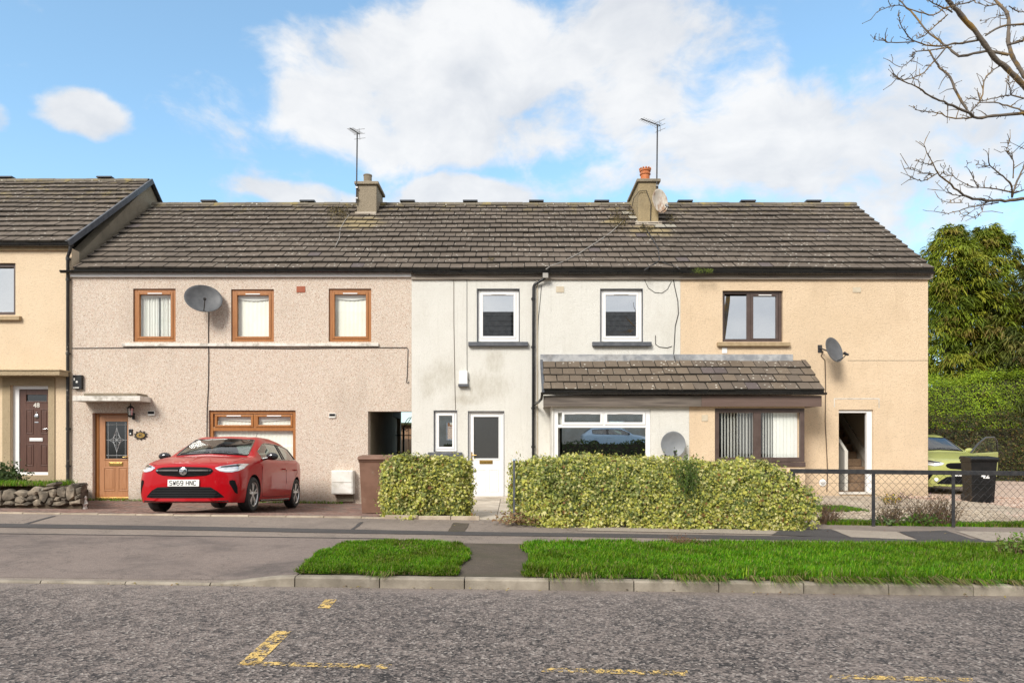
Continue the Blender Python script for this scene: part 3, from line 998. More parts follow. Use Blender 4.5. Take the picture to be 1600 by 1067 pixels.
def blocks():
    V, Fq, C = [], [], []
    bw, bl = 0.10, 0.20
    y = 10.94; row = 0
    while y < 16.2:
        x = -13.0 + (row % 2) * bl / 2
        while x < -2.32:
            x0, x1, y0, y1 = x + 0.003, x + bl - 0.003, y + 0.003, y + bw - 0.003
            dz = R.uniform(-0.002, 0.002)
            z = [zdrive(a, b) + dz for a, b in ((x0, y0), (x1, y0), (x1, y1), (x0, y1))]
            o = len(V); e = 0.004
            V += [(x0, y0, z[0] - .02), (x1, y0, z[1] - .02), (x1, y1, z[2] - .02), (x0, y1, z[3] - .02),
                  (x0 + e, y0 + e, z[0]), (x1 - e, y0 + e, z[1]), (x1 - e, y1 - e, z[2]), (x0 + e, y1 - e, z[3])]
            Fq += [(o + 4, o + 5, o + 6, o + 7)] + [(o + i, o + (i + 1) % 4, o + 4 + (i + 1) % 4, o + 4 + i) for i in range(4)]
            k = R.uniform(0.75, 1.2); q = R.random()
            c = (0.235 * k, 0.138 * k, 0.108 * k) if q < 0.7 else (0.20 * k, 0.145 * k, 0.122 * k)
            C += [c] * 8
            x += bl
        y += bw; row += 1
    o = link('driveway_paving', np_mesh('driveway_paving', np.array(V), [(4, np.array(Fq))], MT['block'], np.array(C)))
    tag(o, 'red brick block paving laid over the driveway in front of the pebbledashed house', 'paving', kind='stuff')


blocks()

# slabs of the path to the white door
slab_root = thing('garden_path', (-0.3, 13, 0.37), 'pale slab path leading between the two ivy hedges to the white door', 'path')
for i, (ya, yb) in enumerate(((10.93, 11.65), (11.66, 12.30), (12.31, 13.2), (13.21, 14.1), (14.11, 15.0), (15.01, 15.72))):
    for (xa, xb) in ((-0.86, -0.26), (-0.25, 0.35)):
        mb = MB(); z = zwhite(xa, ya) + R.uniform(0.018, 0.028)
        mb.box(xa, xb, ya, yb, z - 0.05, z)
        mb.build('slab', MT['slab'], slab_root, bevel=0.005)
mb = MB(); mb.box(-1.12, 0.0, 15.74, 16.19, 0.30, 0.43)
mb.build('door_step', MT['slab'], slab_root, bevel=0.01)
# low kerb along the foot of the left hedge
ek = thing('hedge_kerb', (-1.5, 10.93, 0.38), 'short row of pale stone edging blocks along the foot of the small ivy hedge', 'edging')
for xa, xb in ((-2.02, -1.50), (-1.49, -0.98), (-0.97, -0.52)):
    mb = MB(); zz = zstreet(xa, 10.9); mb.box(xa, xb, 10.86, 10.93, zz - 0.06, zz + 0.05 + R.uniform(-.006, .006)); mb.build('edging_block', MT['edging'], ek, bevel=0.008)
# ------------------------------------------------------------------ houses of the terrace
D = 16.2
YB = 23.4                                       # back wall


def wall_panel(mb, X0, X1, Z0, Z1, Y, th, holes, m=0):
    xs = sorted({X0, X1, *[h[0] for h in holes], *[h[1] for h in holes]})
    zs = sorted({Z0, Z1, *[h[2] for h in holes], *[h[3] for h in holes]})
    xs = [x for x in xs if X0 <= x <= X1]; zs = [z for z in zs if Z0 <= z <= Z1]
    inh = lambda x, z: any(h[0] < x < h[1] and h[2] < z < h[3] for h in holes)
    nx, nz = len(xs) - 1, len(zs) - 1
    full = [[not inh((xs[i] + xs[i + 1]) / 2, (zs[j] + zs[j + 1]) / 2) for j in range(nz)] for i in range(nx)]
    for i in range(nx):
        for j in range(nz):
            if not full[i][j]: continue
            a, b, c, d = xs[i], xs[i + 1], zs[j], zs[j + 1]
            mb.quad((a, Y, c), (b, Y, c), (b, Y, d), (a, Y, d), m)
            mb.quad((a, Y + th, d), (b, Y + th, d), (b, Y + th, c), (a, Y + th, c), m)
            if i == 0 or not full[i - 1][j]: mb.quad((a, Y + th, c), (a, Y, c), (a, Y, d), (a, Y + th, d), m)
            if i == nx - 1 or not full[i + 1][j]: mb.quad((b, Y, c), (b, Y + th, c), (b, Y + th, d), (b, Y, d), m)
            if j == 0 or not full[i][j - 1]: mb.quad((a, Y + th, c), (b, Y + th, c), (b, Y, c), (a, Y, c), m)
            if j == nz - 1 or not full[i][j + 1]: mb.quad((a, Y, d), (b, Y, d), (b, Y + th, d), (a, Y + th, d), m)
    return mb


def hole(rect, d=D):
    x0, y0, x1, y1 = rect
    return (X_(x0, d), X_(x1, d), Z_(y1, d), Z_(y0, d))


def frame_boxes(mb, x0, x1, z0, z1, y0, y1, w, m=0):
    mb.box(x0, x0 + w, y0, y1, z0, z1, m)
    mb.box(x1 - w, x1, y0, y1, z0, z1, m)
    mb.box(x0 + w, x1 - w, y0, y1, z1 - w, z1, m)
    mb.box(x0 + w, x1 - w, y0, y1, z0, z0 + w, m)


def window(house, rect, d=D, mat='white_upvc', fw=0.07, recess=0.05, lights=None, glass='glass', behind=None, sill=None, label=None, vent=True):
    """lights: list of (px rect of glass, is an opening sash)"""
    x0, x1, z0, z1 = hole(rect, d)
    e = 0.003
    mb = MB()
    y0, y1 = d + recess, d + recess + 0.07
    e = 0.017 if house is globals().get('hw') and d > 16 else e
    x0 += e; x1 -= e; z0 += e; z1 -= e
    frame_boxes(mb, x0, x1, z0, z1, y0, y1, fw)
    xi0, xi1, zi0, zi1 = x0 + fw, x1 - fw, z0 + fw, z1 - fw
    gl = [(hole(r, d), s) for r, s in lights] if lights else [((xi0, xi1, zi0, zi1), True)]
    # bars between neighbouring lights
    done = set()
    for i in range(len(gl)):
        for k in range(len(gl)):
            if i == k: continue
            a, b = gl[i][0], gl[k][0]
            if a[1] < b[0] and min(a[3], b[3]) - max(a[2], b[2]) > 0.05 and ('v', round(a[1], 2)) not in done:
                g = 0.055 if gl[i][1] else 0.0; h = 0.055 if gl[k][1] else 0.0
                za, zb = max(min(a[2], b[2]) - 0.06, zi0), min(max(a[3], b[3]) + 0.06, zi1)
                mb.box(a[1] + g, b[0] - h, y0 + 0.002, y1 - 0.002, za, zb); done.add(('v', round(a[1], 2)))
            if a[3] < b[2] and min(a[1], b[1]) - max(a[0], b[0]) > 0.05 and ('h', round(a[3], 2)) not in done:
                g = 0.055 if gl[i][1] else 0.0; h = 0.055 if gl[k][1] else 0.0
                if a[3] + g < b[2] - h:
                    mb.box(xi0, xi1, y0 + 0.003, y1 - 0.003, a[3] + g, b[2] - h); done.add(('h', round(a[3], 2)))
    w = mb.build('window', MT[mat], house, bevel=0.006, label=label)
    for (a, s) in gl:
        a0, a1, b0, b1 = a
        if s:
            if not lights:
                a0 += 0.055; a1 -= 0.055; b0 += 0.055; b1 -= 0.055
            sm = MB()
            X0, X1 = max(a0 - 0.055, xi0 + .001), min(a1 + 0.055, xi1 - .001)
            Z0, Z1 = max(b0 - 0.055, zi0 + .001), min(b1 + 0.055, zi1 - .001)
            frame = [(X0, a0, Z0, Z1), (a1, X1, Z0, Z1), (a0, a1, Z0, b0), (a0, a1, b1, Z1)]
            for q in frame:
                if q[1] > q[0] and q[3] > q[2]:
                    sm.box(q[0], q[1], y0 - 0.014, y1 - 0.006, q[2], q[3])
            sm.build('sash', MT[mat], w, bevel=0.006)
            if vent:
                cx = (a0 + a1) / 2; hw = min(0.17, (a1 - a0) * 0.28)
                MB().box(cx - hw, cx + hw, y0 - 0.026, y0 - 0.0145, b1 + 0.012, b1 + 0.034).build('trickle_vent', MT['white_upvc'], w)
        pm = MB()
        pm.box(a0 - 0.01, a1 + 0.01, y0 + 0.026, y0 + 0.034, b0 - 0.01, b1 + 0.01)
        pm.build('pane', MT[glass], w)
    yb = y1 + 0.05
    if behind == 'blind':
        n = int((xi1 - xi0) / 0.09)
        rows = []
        for k in range(n * 4 + 1):
            x = xi0 - 0.03 + (xi1 - xi0 + 0.06) * k / (n * 4)
            rows.append([(x, yb + 0.004 * math.sin(2 * PI * k / 4), zi0 - 0.03), (x, yb + 0.004 * math.sin(2 * PI * k / 4), zi1 + 0.02)])
        cm = MB(); cm.grid(rows); cm.build('blind', MT['blind'], w, smooth=70)
    elif behind == 'curtain':
        for (xa, xb, ph) in ((xi0 - .02, (xi0 + xi1) / 2 + 0.02, 0), ((xi0 + xi1) / 2 + 0.06, xi1 + .02, 2)):
            rows = []
            for k in range(41):
                x = xa + (xb - xa) * k / 40
                yy = yb + 0.022 * math.sin(k * 1.15 + ph) + 0.01 * math.sin(k * 2.9)
                rows.append([(x, yy, zi0 - 0.03), (x, yy, zi1 + 0.02)])
            cm = MB(); cm.grid(rows); cm.build('curtain', MT['curtain'], w, smooth=70)
    if behind in ('blind', 'curtain', 'swag'):
        # scalloped pelmet at the head
        rows = []
        for k in range(25):
            t = k / 24; x = xi0 - .02 + (xi1 - xi0 + .04) * t
            dz = 0.12 + 0.05 * math.sin(PI * t) if behind != 'curtain' else 0.10 + 0.10 * (abs(t - 0.42) if t < .42 else (t - .42) * .3)
            rows.append([(x, yb - 0.03, zi1 - dz), (x, yb - 0.03, zi1 + 0.02)])
        if sill != 'nopelmet':
            cm = MB(); cm.grid(rows); cm.build('pelmet', MT['curtain'], w)
    return w, (xi0, xi1, zi0, zi1, y0, y1)


def sill(house, rect, d, out, mat, name='sill'):
    x0, x1, z0, z1 = hole(rect, d)
    mb = MB()
    mb.prism([(x0, d - out, z0), (x0, d + 0.0, z0), (x0, d + 0.0, z1 + 0.012), (x0, d - out, z1)], (x1 - x0, 0, 0))
    return mb.build(name, MT[mat], house, bevel=0.008)


def door(house, rect, leaf, d=D, recess=0.09, leaf_mat='white_upvc', frame_mat='white_upvc', pane=None, glass='glass_frost', letterbox=None,
         lb_mat='chrome', panels=(), handle=None, handle_mat='chrome', label=None, hdir=1):
    x0, x1, z0, z1 = hole(rect, d); a0, a1, b0, b1 = hole(leaf, d)
    y0 = d + recess
    fm = MB()
    fm.box(x0 + .003, a0, y0, y0 + .08, z0, z1 - .003); fm.box(a1, x1 - .003, y0, y0 + .08, z0, z1 - .003)
    fm.box(a0, a1, y0, y0 + .08, b1, z1 - .003)
    if b0 - z0 > .005: fm.box(a0, a1, y0 - 0.01, y0 + .08, z0, b0)
    fr = fm.build('door_frame', MT[frame_mat], house, bevel=0.005)
    lm = MB()
    yl = y0 + 0.022
    if pane:
        p = hole(pane, d)
        xs = [(a0 + .003, p[0], b0 + .003, b1 - .003), (p[1], a1 - .003, b0 + .003, b1 - .003), (p[0], p[1], b0 + .003, p[2]), (p[0], p[1], p[3], b1 - .003)]
        for q in xs: lm.box(q[0], q[1], yl, yl + .045, q[2], q[3])
    else:
        lm.box(a0 + .003, a1 - .003, yl, yl + .045, b0 + .003, b1 - .003)
    dr = lm.build('door', MT[leaf_mat], house, bevel=0.003, label=label)
    if pane:
        MB().box(p[0] - .004, p[1] + .004, yl + .018, yl + .024, p[2] - .004, p[3] + .004).build('pane', MT[glass], dr)
        bm_ = MB(); frame_boxes(bm_, p[0] - .03, p[1] + .03, p[2] - .03, p[3] + .03, yl - .012, yl - .001, .03)
        bm_.build('beading', MT[leaf_mat], dr, bevel=0.005)
    for q in panels:
        h = hole(q, d)
        pm = MB(); frame_boxes(pm, h[0], h[1], h[2], h[3], yl - .010, yl - .001, .022)
        pm.box(h[0] + .045, h[1] - .045, yl - .007, yl - .001, h[2] + .045, h[3] - .045)
        pm.build('panel', MT[leaf_mat], dr, bevel=0.006)
    if letterbox:
        h = hole(letterbox, d)
        lb = MB(); lb.box(h[0], h[1], yl - .016, yl - .001, h[2], h[3]); lb.box(h[0] + .02, h[1] - .02, yl - .022, yl - .0165, h[2] + .02, h[3] - .015)
        lb.build('letterbox', MT[lb_mat], dr, bevel=0.003)
    if handle:
        hx, hz = X_(handle[0], d), Z_(handle[1], d)
        hm = MB(); hm.box(hx - .016, hx + .016, yl - .012, yl - .001, hz - .11, hz + .09)
        hm.tube([(hx, yl - .012, hz + .02), (hx, yl - .05, hz + .02), (hx + hdir * .02, yl - .055, hz + .02), (hx + hdir * .12, yl - .055, hz + .015)], .010, 8)
        hm.build('handle', MT[handle_mat], dr, smooth=40)
    return dr, yl


TILE_W = 0.292


def tile_mesh(name, w, L, mat):
    mb = MB()
    e, th = 0.004, 0.044
    # front edge rests on the course below: the slab lies a little flatter than the roof
    mb.add([(-w / 2, 0, .016), (w / 2, 0, .016), (w / 2, L, -.004), (-w / 2, L, -.004),
            (-w / 2 + e, .003, .016 + th), (w / 2 - e, .003, .016 + th), (w / 2 - e, L, .006), (-w / 2 + e, L, .006)],
           [(0, 3, 2, 1), (4, 5, 6, 7), (0, 1, 5, 4), (1, 2, 6, 5), (2, 3, 7, 6), (3, 0, 4, 7)])
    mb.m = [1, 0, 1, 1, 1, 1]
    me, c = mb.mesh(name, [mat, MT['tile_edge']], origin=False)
    return me


TM = {}


def tile_me(mat, w):
    k = (mat, round(w, 3))
    if k not in TM: TM[k] = tile_mesh('tile', w - 0.006, 0.0, MT[mat]) if False else tile_mesh('tile', w - 0.010, 0.42, MT[mat])
    return TM[k]


def roof(house, xl, xr, ye, ze, yr, zr, courses, special=None, back=True, max_single=300, matname='tile', phase=0.0, name='roof', seed=3, ends=(True, True)):
    r = random.Random(seed)
    ang = math.atan2(zr - ze, yr - ye)
    Ls = math.hypot(zr - ze, yr - ye)
    g = Ls / courses
    n = Vector((0, -math.sin(ang), math.cos(ang)))
    mb = MB()
    lo, hi = Vector((0, ye, ze)), Vector((0, yr, zr))
    lo2, hi2 = lo - n * 0.06, hi - n * 0.06
    mb.prism([(xl, *lo.yz), (xl, *hi.yz), (xl, *hi2.yz), (xl, *lo2.yz)], (xr - xl, 0, 0))
    if back:
        q = 2 * yr - ye
        mb.prism([(xl, yr + .002, zr), (xl, q, ze), (xl, q, ze - .08), (xl, yr + .002, zr - .08)], (xr - xl, 0, 0))
    rf = mb.build(name, MT['deck'], house)
    allt = []
    for c in range(courses):
        off = phase + (0.5 * TILE_W if c % 2 else 0.0)
        k0 = math.floor((xl - off) / TILE_W)
        x = off + k0 * TILE_W
        while x < xr + TILE_W:
            a, b = x, x + TILE_W
            if ends[0]: a = max(a, xl)
            elif (a + b) / 2 < xl: b = a
            if ends[1]: b = min(b, xr)
            elif (a + b) / 2 >= xr: b = a
            if b - a > 0.03:
                allt.append((c, a, b))
            x += TILE_W
    single = set(range(min(len(allt), max_single)))
    rest = MB()
    for i, (c, a, b) in enumerate(allt):
        s = c * g
        p = lo + (hi - lo) * (s / Ls)
        cx = (a + b) / 2
        mt = special(cx, c, r) if special else matname
        me = tile_me(mt, b - a)
        rot = (ang + r.uniform(-.006, .006), r.uniform(-.004, .004), r.uniform(-.010, .010))
        if r.random() < .012: rot = (rot[0], rot[1], r.choice((-1, 1)) * r.uniform(.02, .045))
        wav = .009 * math.sin(cx * 1.3 + c * .9) + .007 * math.sin(cx * .47 - c * .6)
        loc = (cx + r.uniform(-.004, .004), p.y + r.uniform(-.006, .006), p.z + wav + r.uniform(-.004, .007))
        if i in single:
            o = bpy.data.objects.new('roof_tile', me); COL.objects.link(o)
            o.parent = rf; o.location = Vector(loc) - WLOC[rf.name]; o.rotation_euler = rot
        else:
            mtx = Matrix.Translation(loc) @ Matrix.Rotation(rot[0], 4, 'X')
            rest.add([mtx @ v.co for v in me.vertices], [tuple(f.vertices) for f in me.polygons])
            rest.m[-6:] = [f.material_index for f in me.polygons]
    if rest.v:
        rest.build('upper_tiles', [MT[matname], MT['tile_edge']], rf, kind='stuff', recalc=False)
    return rf, ang


def ridge(rf, xl, xr, yr, zr, vents=(), seg=0.45):
    """half-round ridge tiles with raised ridge vents"""
    mb = MB(); n = 8
    for (L, nm) in ((seg, 'r'),):
        rows = []
        for xx in (-L / 2 + .003, L / 2 - .003):
            ring = [(xx, 0.135 * math.cos(PI * k / n), -0.045 + 0.115 * math.sin(PI * k / n)) for k in range(n + 1)]
            ring += [(xx, 0.115 * math.cos(PI * k / n), -0.045 + 0.095 * math.sin(PI * k / n)) for k in range(n, -1, -1)]
            rows.append(ring)
        mb.grid(rows, closed=True)
        mb.f.append(tuple(range(2 * n + 2))); mb.m.append(0)
        mb.f.append(tuple(reversed(range(2 * n + 2, 4 * n + 4)))); mb.m.append(0)
    me, _ = mb.mesh('ridge_tile', MT['ridge'], smooth=40, origin=False)
    x = xl
    while x < xr - 0.05:
        L = min(seg, xr - x)
        o = link('ridge_tile', me, rf, (x + L / 2, yr, zr + R.uniform(-.004, .006)))
        o.scale = (L / seg, 1, 1)
        x += seg
    for px in vents:
        vx = (px - 800) / F * yr
        vm = MB(); vm.prism([(vx - .21, yr - .12, zr + .075), (vx - .21, yr - .08, zr + .125), (vx - .21, yr + .08, zr + .125), (vx - .21, yr + .12, zr + .075)], (.42, 0, 0))
        vm.build('ridge_vent', MT['black_vent'], rf)


def gutter(house, x0, x1, y, z, r=0.058, mat='black_plastic', label=None, brk=0.95):
    mb = MB(); n = 10
    rows = []
    for xx in (x0, x1):
        ring = [(xx, y - r * math.cos(PI * k / n), z - r * math.sin(PI * k / n)) for k in range(n + 1)]
        ring += [(xx, y - (r - .006) * math.cos(PI * k / n), z + .001 - (r - .006) * math.sin(PI * k / n)) for k in range(n, -1, -1)]
        rows.append(ring)
    mb.grid(rows, closed=True)
    mb.poly(rows[0][:n + 1]); mb.poly(rows[1][:n + 1])
    g = mb.build('gutter', MT[mat], house, smooth=50, label=label)
    x = x0 + 0.3
    while x < x1 - 0.1:
        bm_ = MB()
        ring = [(x - .014, y - (r + .007) * math.cos(PI * k / n), z + .004 - (r + .007) * math.sin(PI * k / n)) for k in range(n + 1)]
        ring2 = [(p[0] + .028, p[1], p[2]) for p in ring]
        bm_.grid([ring, ring2])
        bm_.build('gutter_bracket', MT[mat], g, smooth=60)
        x += brk
    return g


def pipe(house, pts, r=0.034, mat='black_plastic', name='downpipe', collars=()):
    mb = MB(); mb.tube(pts, r, 12)
    p = mb.build(name, MT[mat], house, smooth=50)
    for (x, y, z) in collars:
        cm = MB(); cm.lathe([(r + .001, 0), (r + .009, .004), (r + .009, .06), (r + .001, .064)], (x, y, z), n=12, caps=False)
        cm.box(x - .05, x + .05, y + .02, y + .045, z + .018, z + .046)
        cm.build('pipe_clip', MT[mat], p, smooth=40)
    return p


def board(house, name, x0, x1, y0, y1, z0, z1, mat, bevel=0.004):
    return MB().box(x0, x1, y0, y1, z0, z1).build(name, MT[mat], house, bevel=bevel)


ROOF_E = (16.02, Z_(421.0, 16.02)); ROOF_R = (19.7, Z_(320.5, 19.7))
ZE, ZR = ROOF_E[1], ROOF_R[1]
XA, XB, XC, XD = X_(112), X_(643), X_(1063), X_(1450)
ZT = Z_(427)                                     # top of the front walls


def shell(house, x0, x1, zb, zt, wall_mat, left=True, right=True, ridge_z=None, inner='dark_room'):
    """side, back and inner walls that close a house"""
    mb = MB()
    for flag, x, s in ((left, x0, 1), (right, x1, -1)):
        if not flag: continue
        pts = [(x, D + 0.285, zb), (x, YB, zb), (x, YB, ZE - .05), (x, (D + YB) / 2, (ridge_z or zt) - 0.12), (x, D + 0.285, zt)]
        mb.prism(pts, (s * 0.12, 0, 0))
    if mb.v: mb.build('side_wall', MT[wall_mat], house)
    MB().box(x0 + 0.13, x1 - 0.13, YB - .2, YB, zb, ZE - .03).build('back_wall', MT[wall_mat], house)
    MB().box(x0 + 0.13, (x1 if house.name != 'terraced_house.002' else 7.3) - 0.13, D + .30, YB - .21, zb + 2.55, zb + 2.75).build('upper_floor', MT[inner], house)


# ================================================= pebbledashed house
hs = thing('terraced_house', ((XA + XB) / 2, D, 0.30), 'pink-grey pebbledashed terraced house with oak-brown windows and door behind the red car', 'house', 'houses of the terrace')
up3 = [(208, 451, 274.5, 534), (361, 452, 428, 534), (513.5, 451, 580, 534)]
gw = (326, 641, 462, 746)
dr_s = (144.5, 645, 200.5, 781)
mb = MB()
wall_panel(mb, XA, XB, 0.05, ZT, D, 0.28, [hole(r) for r in up3] + [hole(gw), hole(dr_s), (X_(575), XB, 0.05, Z_(642.5))])
mb.build('front_wall', MT['pebble'], hs)
shell(hs, XA, X_(575) - 0.25, 0.05, ZT - .15, 'old_render', left=True, right=False, ridge_z=ZR)
# covered passage through the house
pm = MB()
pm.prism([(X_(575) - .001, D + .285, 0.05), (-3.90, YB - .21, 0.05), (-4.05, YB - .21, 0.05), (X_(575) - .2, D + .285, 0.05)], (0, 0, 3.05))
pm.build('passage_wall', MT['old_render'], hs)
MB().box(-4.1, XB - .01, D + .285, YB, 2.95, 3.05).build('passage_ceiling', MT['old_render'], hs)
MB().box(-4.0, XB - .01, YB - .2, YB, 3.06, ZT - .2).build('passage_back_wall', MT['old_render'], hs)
for i, r in enumerate(up3):
    window(hs, r, mat='oak_upvc', fw=0.075, recess=0.04, glass='glass_clear', behind='curtain' if i == 0 else 'blind',
           label='oak-brown upper window with white curtains drawn aside' if i == 0 else None)
window(hs, gw, mat='oak_upvc', fw=0.08, recess=0.05, glass='glass_clear', behind='blind',
       lights=[((338, 651, 391, 663.5), True), ((402, 651, 453, 663.5), True), ((335, 673, 454, 738), False)], label='wide oak-brown ground floor window partly hidden by the red car')
sill(hs, (192, 537, 592, 541.5), D, 0.055, 'white_paint', 'sill_band')
drs, yl = door(hs, dr_s, (150, 648, 199.5, 777), recess=0.10, leaf_mat='oak_door', frame_mat='oak_upvc', pane=(160, 658, 194.5, 716.5), glass='bevel_dark',
               letterbox=(166, 722, 187.5, 727.5), lb_mat='brass', panels=((157, 730, 175, 767), (180, 730, 196, 767)), handle=(197.5, 715), handle_mat='brass', hdir=-1)
# leaded diamond pattern in the door glass
gp = hole((160, 658, 194.5, 716.5)); gx, gz = (gp[0] + gp[1]) / 2, (gp[2] + gp[3]) / 2
lm = MB(); w_, h_ = (gp[1] - gp[0]) / 2, (gp[3] - gp[2]) / 2
yy = yl + 0.014
for t in (-0.78, 0.78):
    lm.tube([(gx - w_ * .95, yy, gz + h_ * t * 1.06), (gx + w_ * .95, yy, gz + h_ * t * 1.06)], .004, 5)
    lm.tube([(gx + w_ * t, yy, gz - h_ * .97), (gx + w_ * t, yy, gz + h_ * .97)], .004, 5)
lm.tube([(gx, yy, gz - h_ * .97), (gx, yy, gz + h_ * .97)], .003, 5)
lm.tube([(gx - w_ * .95, yy, gz), (gx + w_ * .95, yy, gz)], .003, 5)


def ogee(sx, sz, k):
    pts = []
    for i in range(25):
        t = i / 24
        pts.append((gx + sx * w_ * k * math.sin(PI * t) * (0.55 if i % 24 else 0.0) * (1 - .35 * math.cos(2 * PI * t)), yy, gz + sz * h_ * .68 * (1 - 2 * t)))
    return pts


for sx in (-1, 1):
    lm.tube(ogee(sx, 1, .42), .005, 5)
    lm.tube([(gx + sx * w_ * .1, yy, gz + h_ * .30), (gx + sx * w_ * .35, yy, gz + h_ * .1), (gx + sx * w_ * .70, yy, gz), (gx + sx * w_ * .35, yy, gz - h_ * .1), (gx + sx * w_ * .1, yy, gz - h_ * .30)], .005, 5)
    lm.tube([(gx - sx * w_ * .32, yy, gz + h_ * .18), (gx, yy, gz), (gx + sx * w_ * .32, yy, gz - h_ * .18)], .005, 5)
lm.build('leaded_pattern', MT['lead_came'], drs, smooth=60)
MB().box(X_(148), X_(200), D + .03, D + .1, Z_(780.5), Z_(777)).build('threshold', MT['brass'], hs, bevel=0.004)
# concrete hood over the door
x0, x1, z0, z1 = hole((112, 617.5, 218, 626.5), 15.75)
hm = MB(); hm.box(X_(113, 15.72), X_(219, 15.72), 15.72, D, Z_(626.5, 15.72), Z_(618.5, 15.72))
hd = hm.build('door_hood', MT['white_paint'], hs, bevel=0.01)
MB().box(X_(130, 15.75), X_(214, 15.75), 15.76, D, Z_(618.3, 15.75) + .004, Z_(614, 15.75)).build('hood_felt', MT['old_render'], hd, bevel=0.008)
MB().box(X_(463.5), X_(477), D - .012, D - .001, Z_(457), Z_(447.5)).build('air_brick', MT['brick_red'], hs)


def chim_special(cx, c, r):
    # tiles around the chimneys are mortared and lichened
    s = c / 14
    if c in (9,) and 3.3 < cx < 4.2: return r.choice(['tile_mortar', 'tile'])
    if c in (8,) and 3.8 < cx < 4.3: return 'tile_mortar'
    if c in (10, 11) and 3.1 < cx < 3.45: return 'tile_mortar'
    if r.random() < 0.012: return 'tile_slate'
    return 'tile'


rs, RANG = roof(hs, X_(115, 16.02), XB, *ROOF_E, *ROOF_R, 14, chim_special, seed=3, ends=(True, False))
ridge(rs, XA + .1, XB, *ROOF_R, vents=(327, 481))
board(hs, 'fascia', XA, XB, D - .06, D - .001, Z_(432.5, 16.14), ZT + .02, 'white_upvc')
gutter(hs, X_(95, 16.075), XB + .05, 16.075, Z_(423.0, 16.075), label='long black plastic gutter run under the tiles of the pebbledashed house')

# ================================================= white house
hw = thing('terraced_house', ((XB + XC) / 2, D, 0.38), 'white roughcast terraced house with white windows and white door in the middle of the row', 'house', 'houses of the terrace')
upw = [(745, 451, 812, 534), (937.5, 451, 1004.5, 534)]
dw = (731, 642, 788, 779)
sw = (677.5, 641, 714.5, 706)
bay_hole = (X_(862, 15.4), XC, 0.38, Z_(640, 15.4))
mb = MB()
wall_panel(mb, XB + .002, XC - .001, 0.05, ZT, D - .006, 0.28, [hole(r) for r in upw] + [hole(dw), hole(sw), (X_(870), X_(1050), 0.5, 2.4)])
mb.build('front_wall', MT['white_wall'], hw)
shell(hw, XB, XC, 0.05, ZT - .15, 'old_render', True, True, ZR)
for r in upw:
    window(hw, r, mat='white_upvc', fw=0.07, recess=0.06, glass='glass_mirror')
for r in upw + [sw, (731, 642, 788, 777)]:
    a0, a1, b0, b1 = hole(r); lm_ = MB()
    lm_.box(a0 + .0005, a0 + .0145, D - .009, D + .05, b0 + .002, b1 - .0005); lm_.box(a1 - .0145, a1 - .0005, D - .009, D + .05, b0 + .002, b1 - .0005); lm_.box(a0 + .0146, a1 - .0146, D - .009, D + .05, b1 - .016, b1 - .0005)
    lm_.build('reveal_lining', MT['sill_grey'], hw)
sill(hw, (732, 535, 825, 541.5), D - .006, 0.10, 'sill_grey')
sill(hw, (925, 535, 1017, 541.5), D - .006, 0.10, 'sill_grey')
sill(hw, (669, 707, 722, 713.5), D - .006, 0.10, 'sill_grey')
window(hw, sw, mat='white_upvc', fw=0.05, recess=0.05, glass='glass_mirror', vent=False, label='small narrow white window beside the white front door')
door(hw, dw, (734.5, 645, 785.5, 777), d=D - .006, recess=0.05, leaf_mat='white_upvc', frame_mat='white_upvc', pane=(740, 651, 779, 716), glass='glass_frost',
     letterbox=(749, 719, 769.5, 724.5), lb_mat='brass', panels=((743, 733, 759, 768), (763, 733, 779, 768)), handle=(737, 712), handle_mat='brass')
MB().box(X_(869), X_(881), D - .02, D - .0065, Z_(457), Z_(448)).build('air_brick', MT['vent_cream'], hw)
rw, _ = roof(hw, XB + .001, XC, *ROOF_E, *ROOF_R, 14, chim_special, seed=4, max_single=300, ends=(False, False))
ridge(rw, XB, XC, *ROOF_R, vents=(637, 735, 838, 940))
board(hw, 'fascia', XB + .001, XC, D - .06, D - .007, Z_(436.5, 16.14), ZT + .02, 'grey_board')
gutter(hw, XB + .06, XC, 16.075, Z_(424.5, 16.075), label='black gutter run over the white house with a pale worn outlet')
px_, pz_ = X_(833), D - .07
pipe(hw, [(X_(852, 16.075), 16.075, Z_(429, 16.075)), (X_(851, 16.08), 16.08, Z_(435, 16.08)), (X_(835, 16.1), D - .07, Z_(446)), (X_(833.5), D - .07, Z_(450)), (px_, D - .07, Z_(620)), (px_, D - .07, 0.42)],
     collars=[(px_, D - .07, Z_(q)) for q in (470, 545, 640, 700)])
board(hw, 'gutter_outlet', X_(848, 16.075), X_(856.5, 16.075), 16.01, 16.132, Z_(435, 16.075), Z_(427.5, 16.075), 'cable_pale')
pipe(hw, [(X_(839.5), D - .022, Z_(437)), (X_(839.5), D - .022, 0.5)], 0.012, 'vent_cream', 'waste_pipe')
# front wall of the shallow bay, white half
YBAY = 15.4
BX0, BX1, BXM = X_(862, YBAY), X_(1258, YBAY), XC
bw_ = (865, 637.5, 1016.5, 728)
mb = MB(); wall_panel(mb, BX0, BXM - .001, 0.15, Z_(628, YBAY), YBAY, 0.2, [hole(bw_, YBAY)])
mb.box(BX0, BX0 + .2, YBAY + .201, D - .01, 0.15, Z_(628, YBAY))
mb.build('bay_wall', MT['white_wall'], hw)
window(hw, bw_, d=YBAY, mat='white_upvc', fw=0.10, recess=0.03, glass='glass_mirror',
       lights=[((882, 647, 938.5, 659.5), True), ((949, 647, 1005, 659.5), True), ((879, 668, 1008.5, 722), False)], label='wide white bay window above the large ivy hedge')
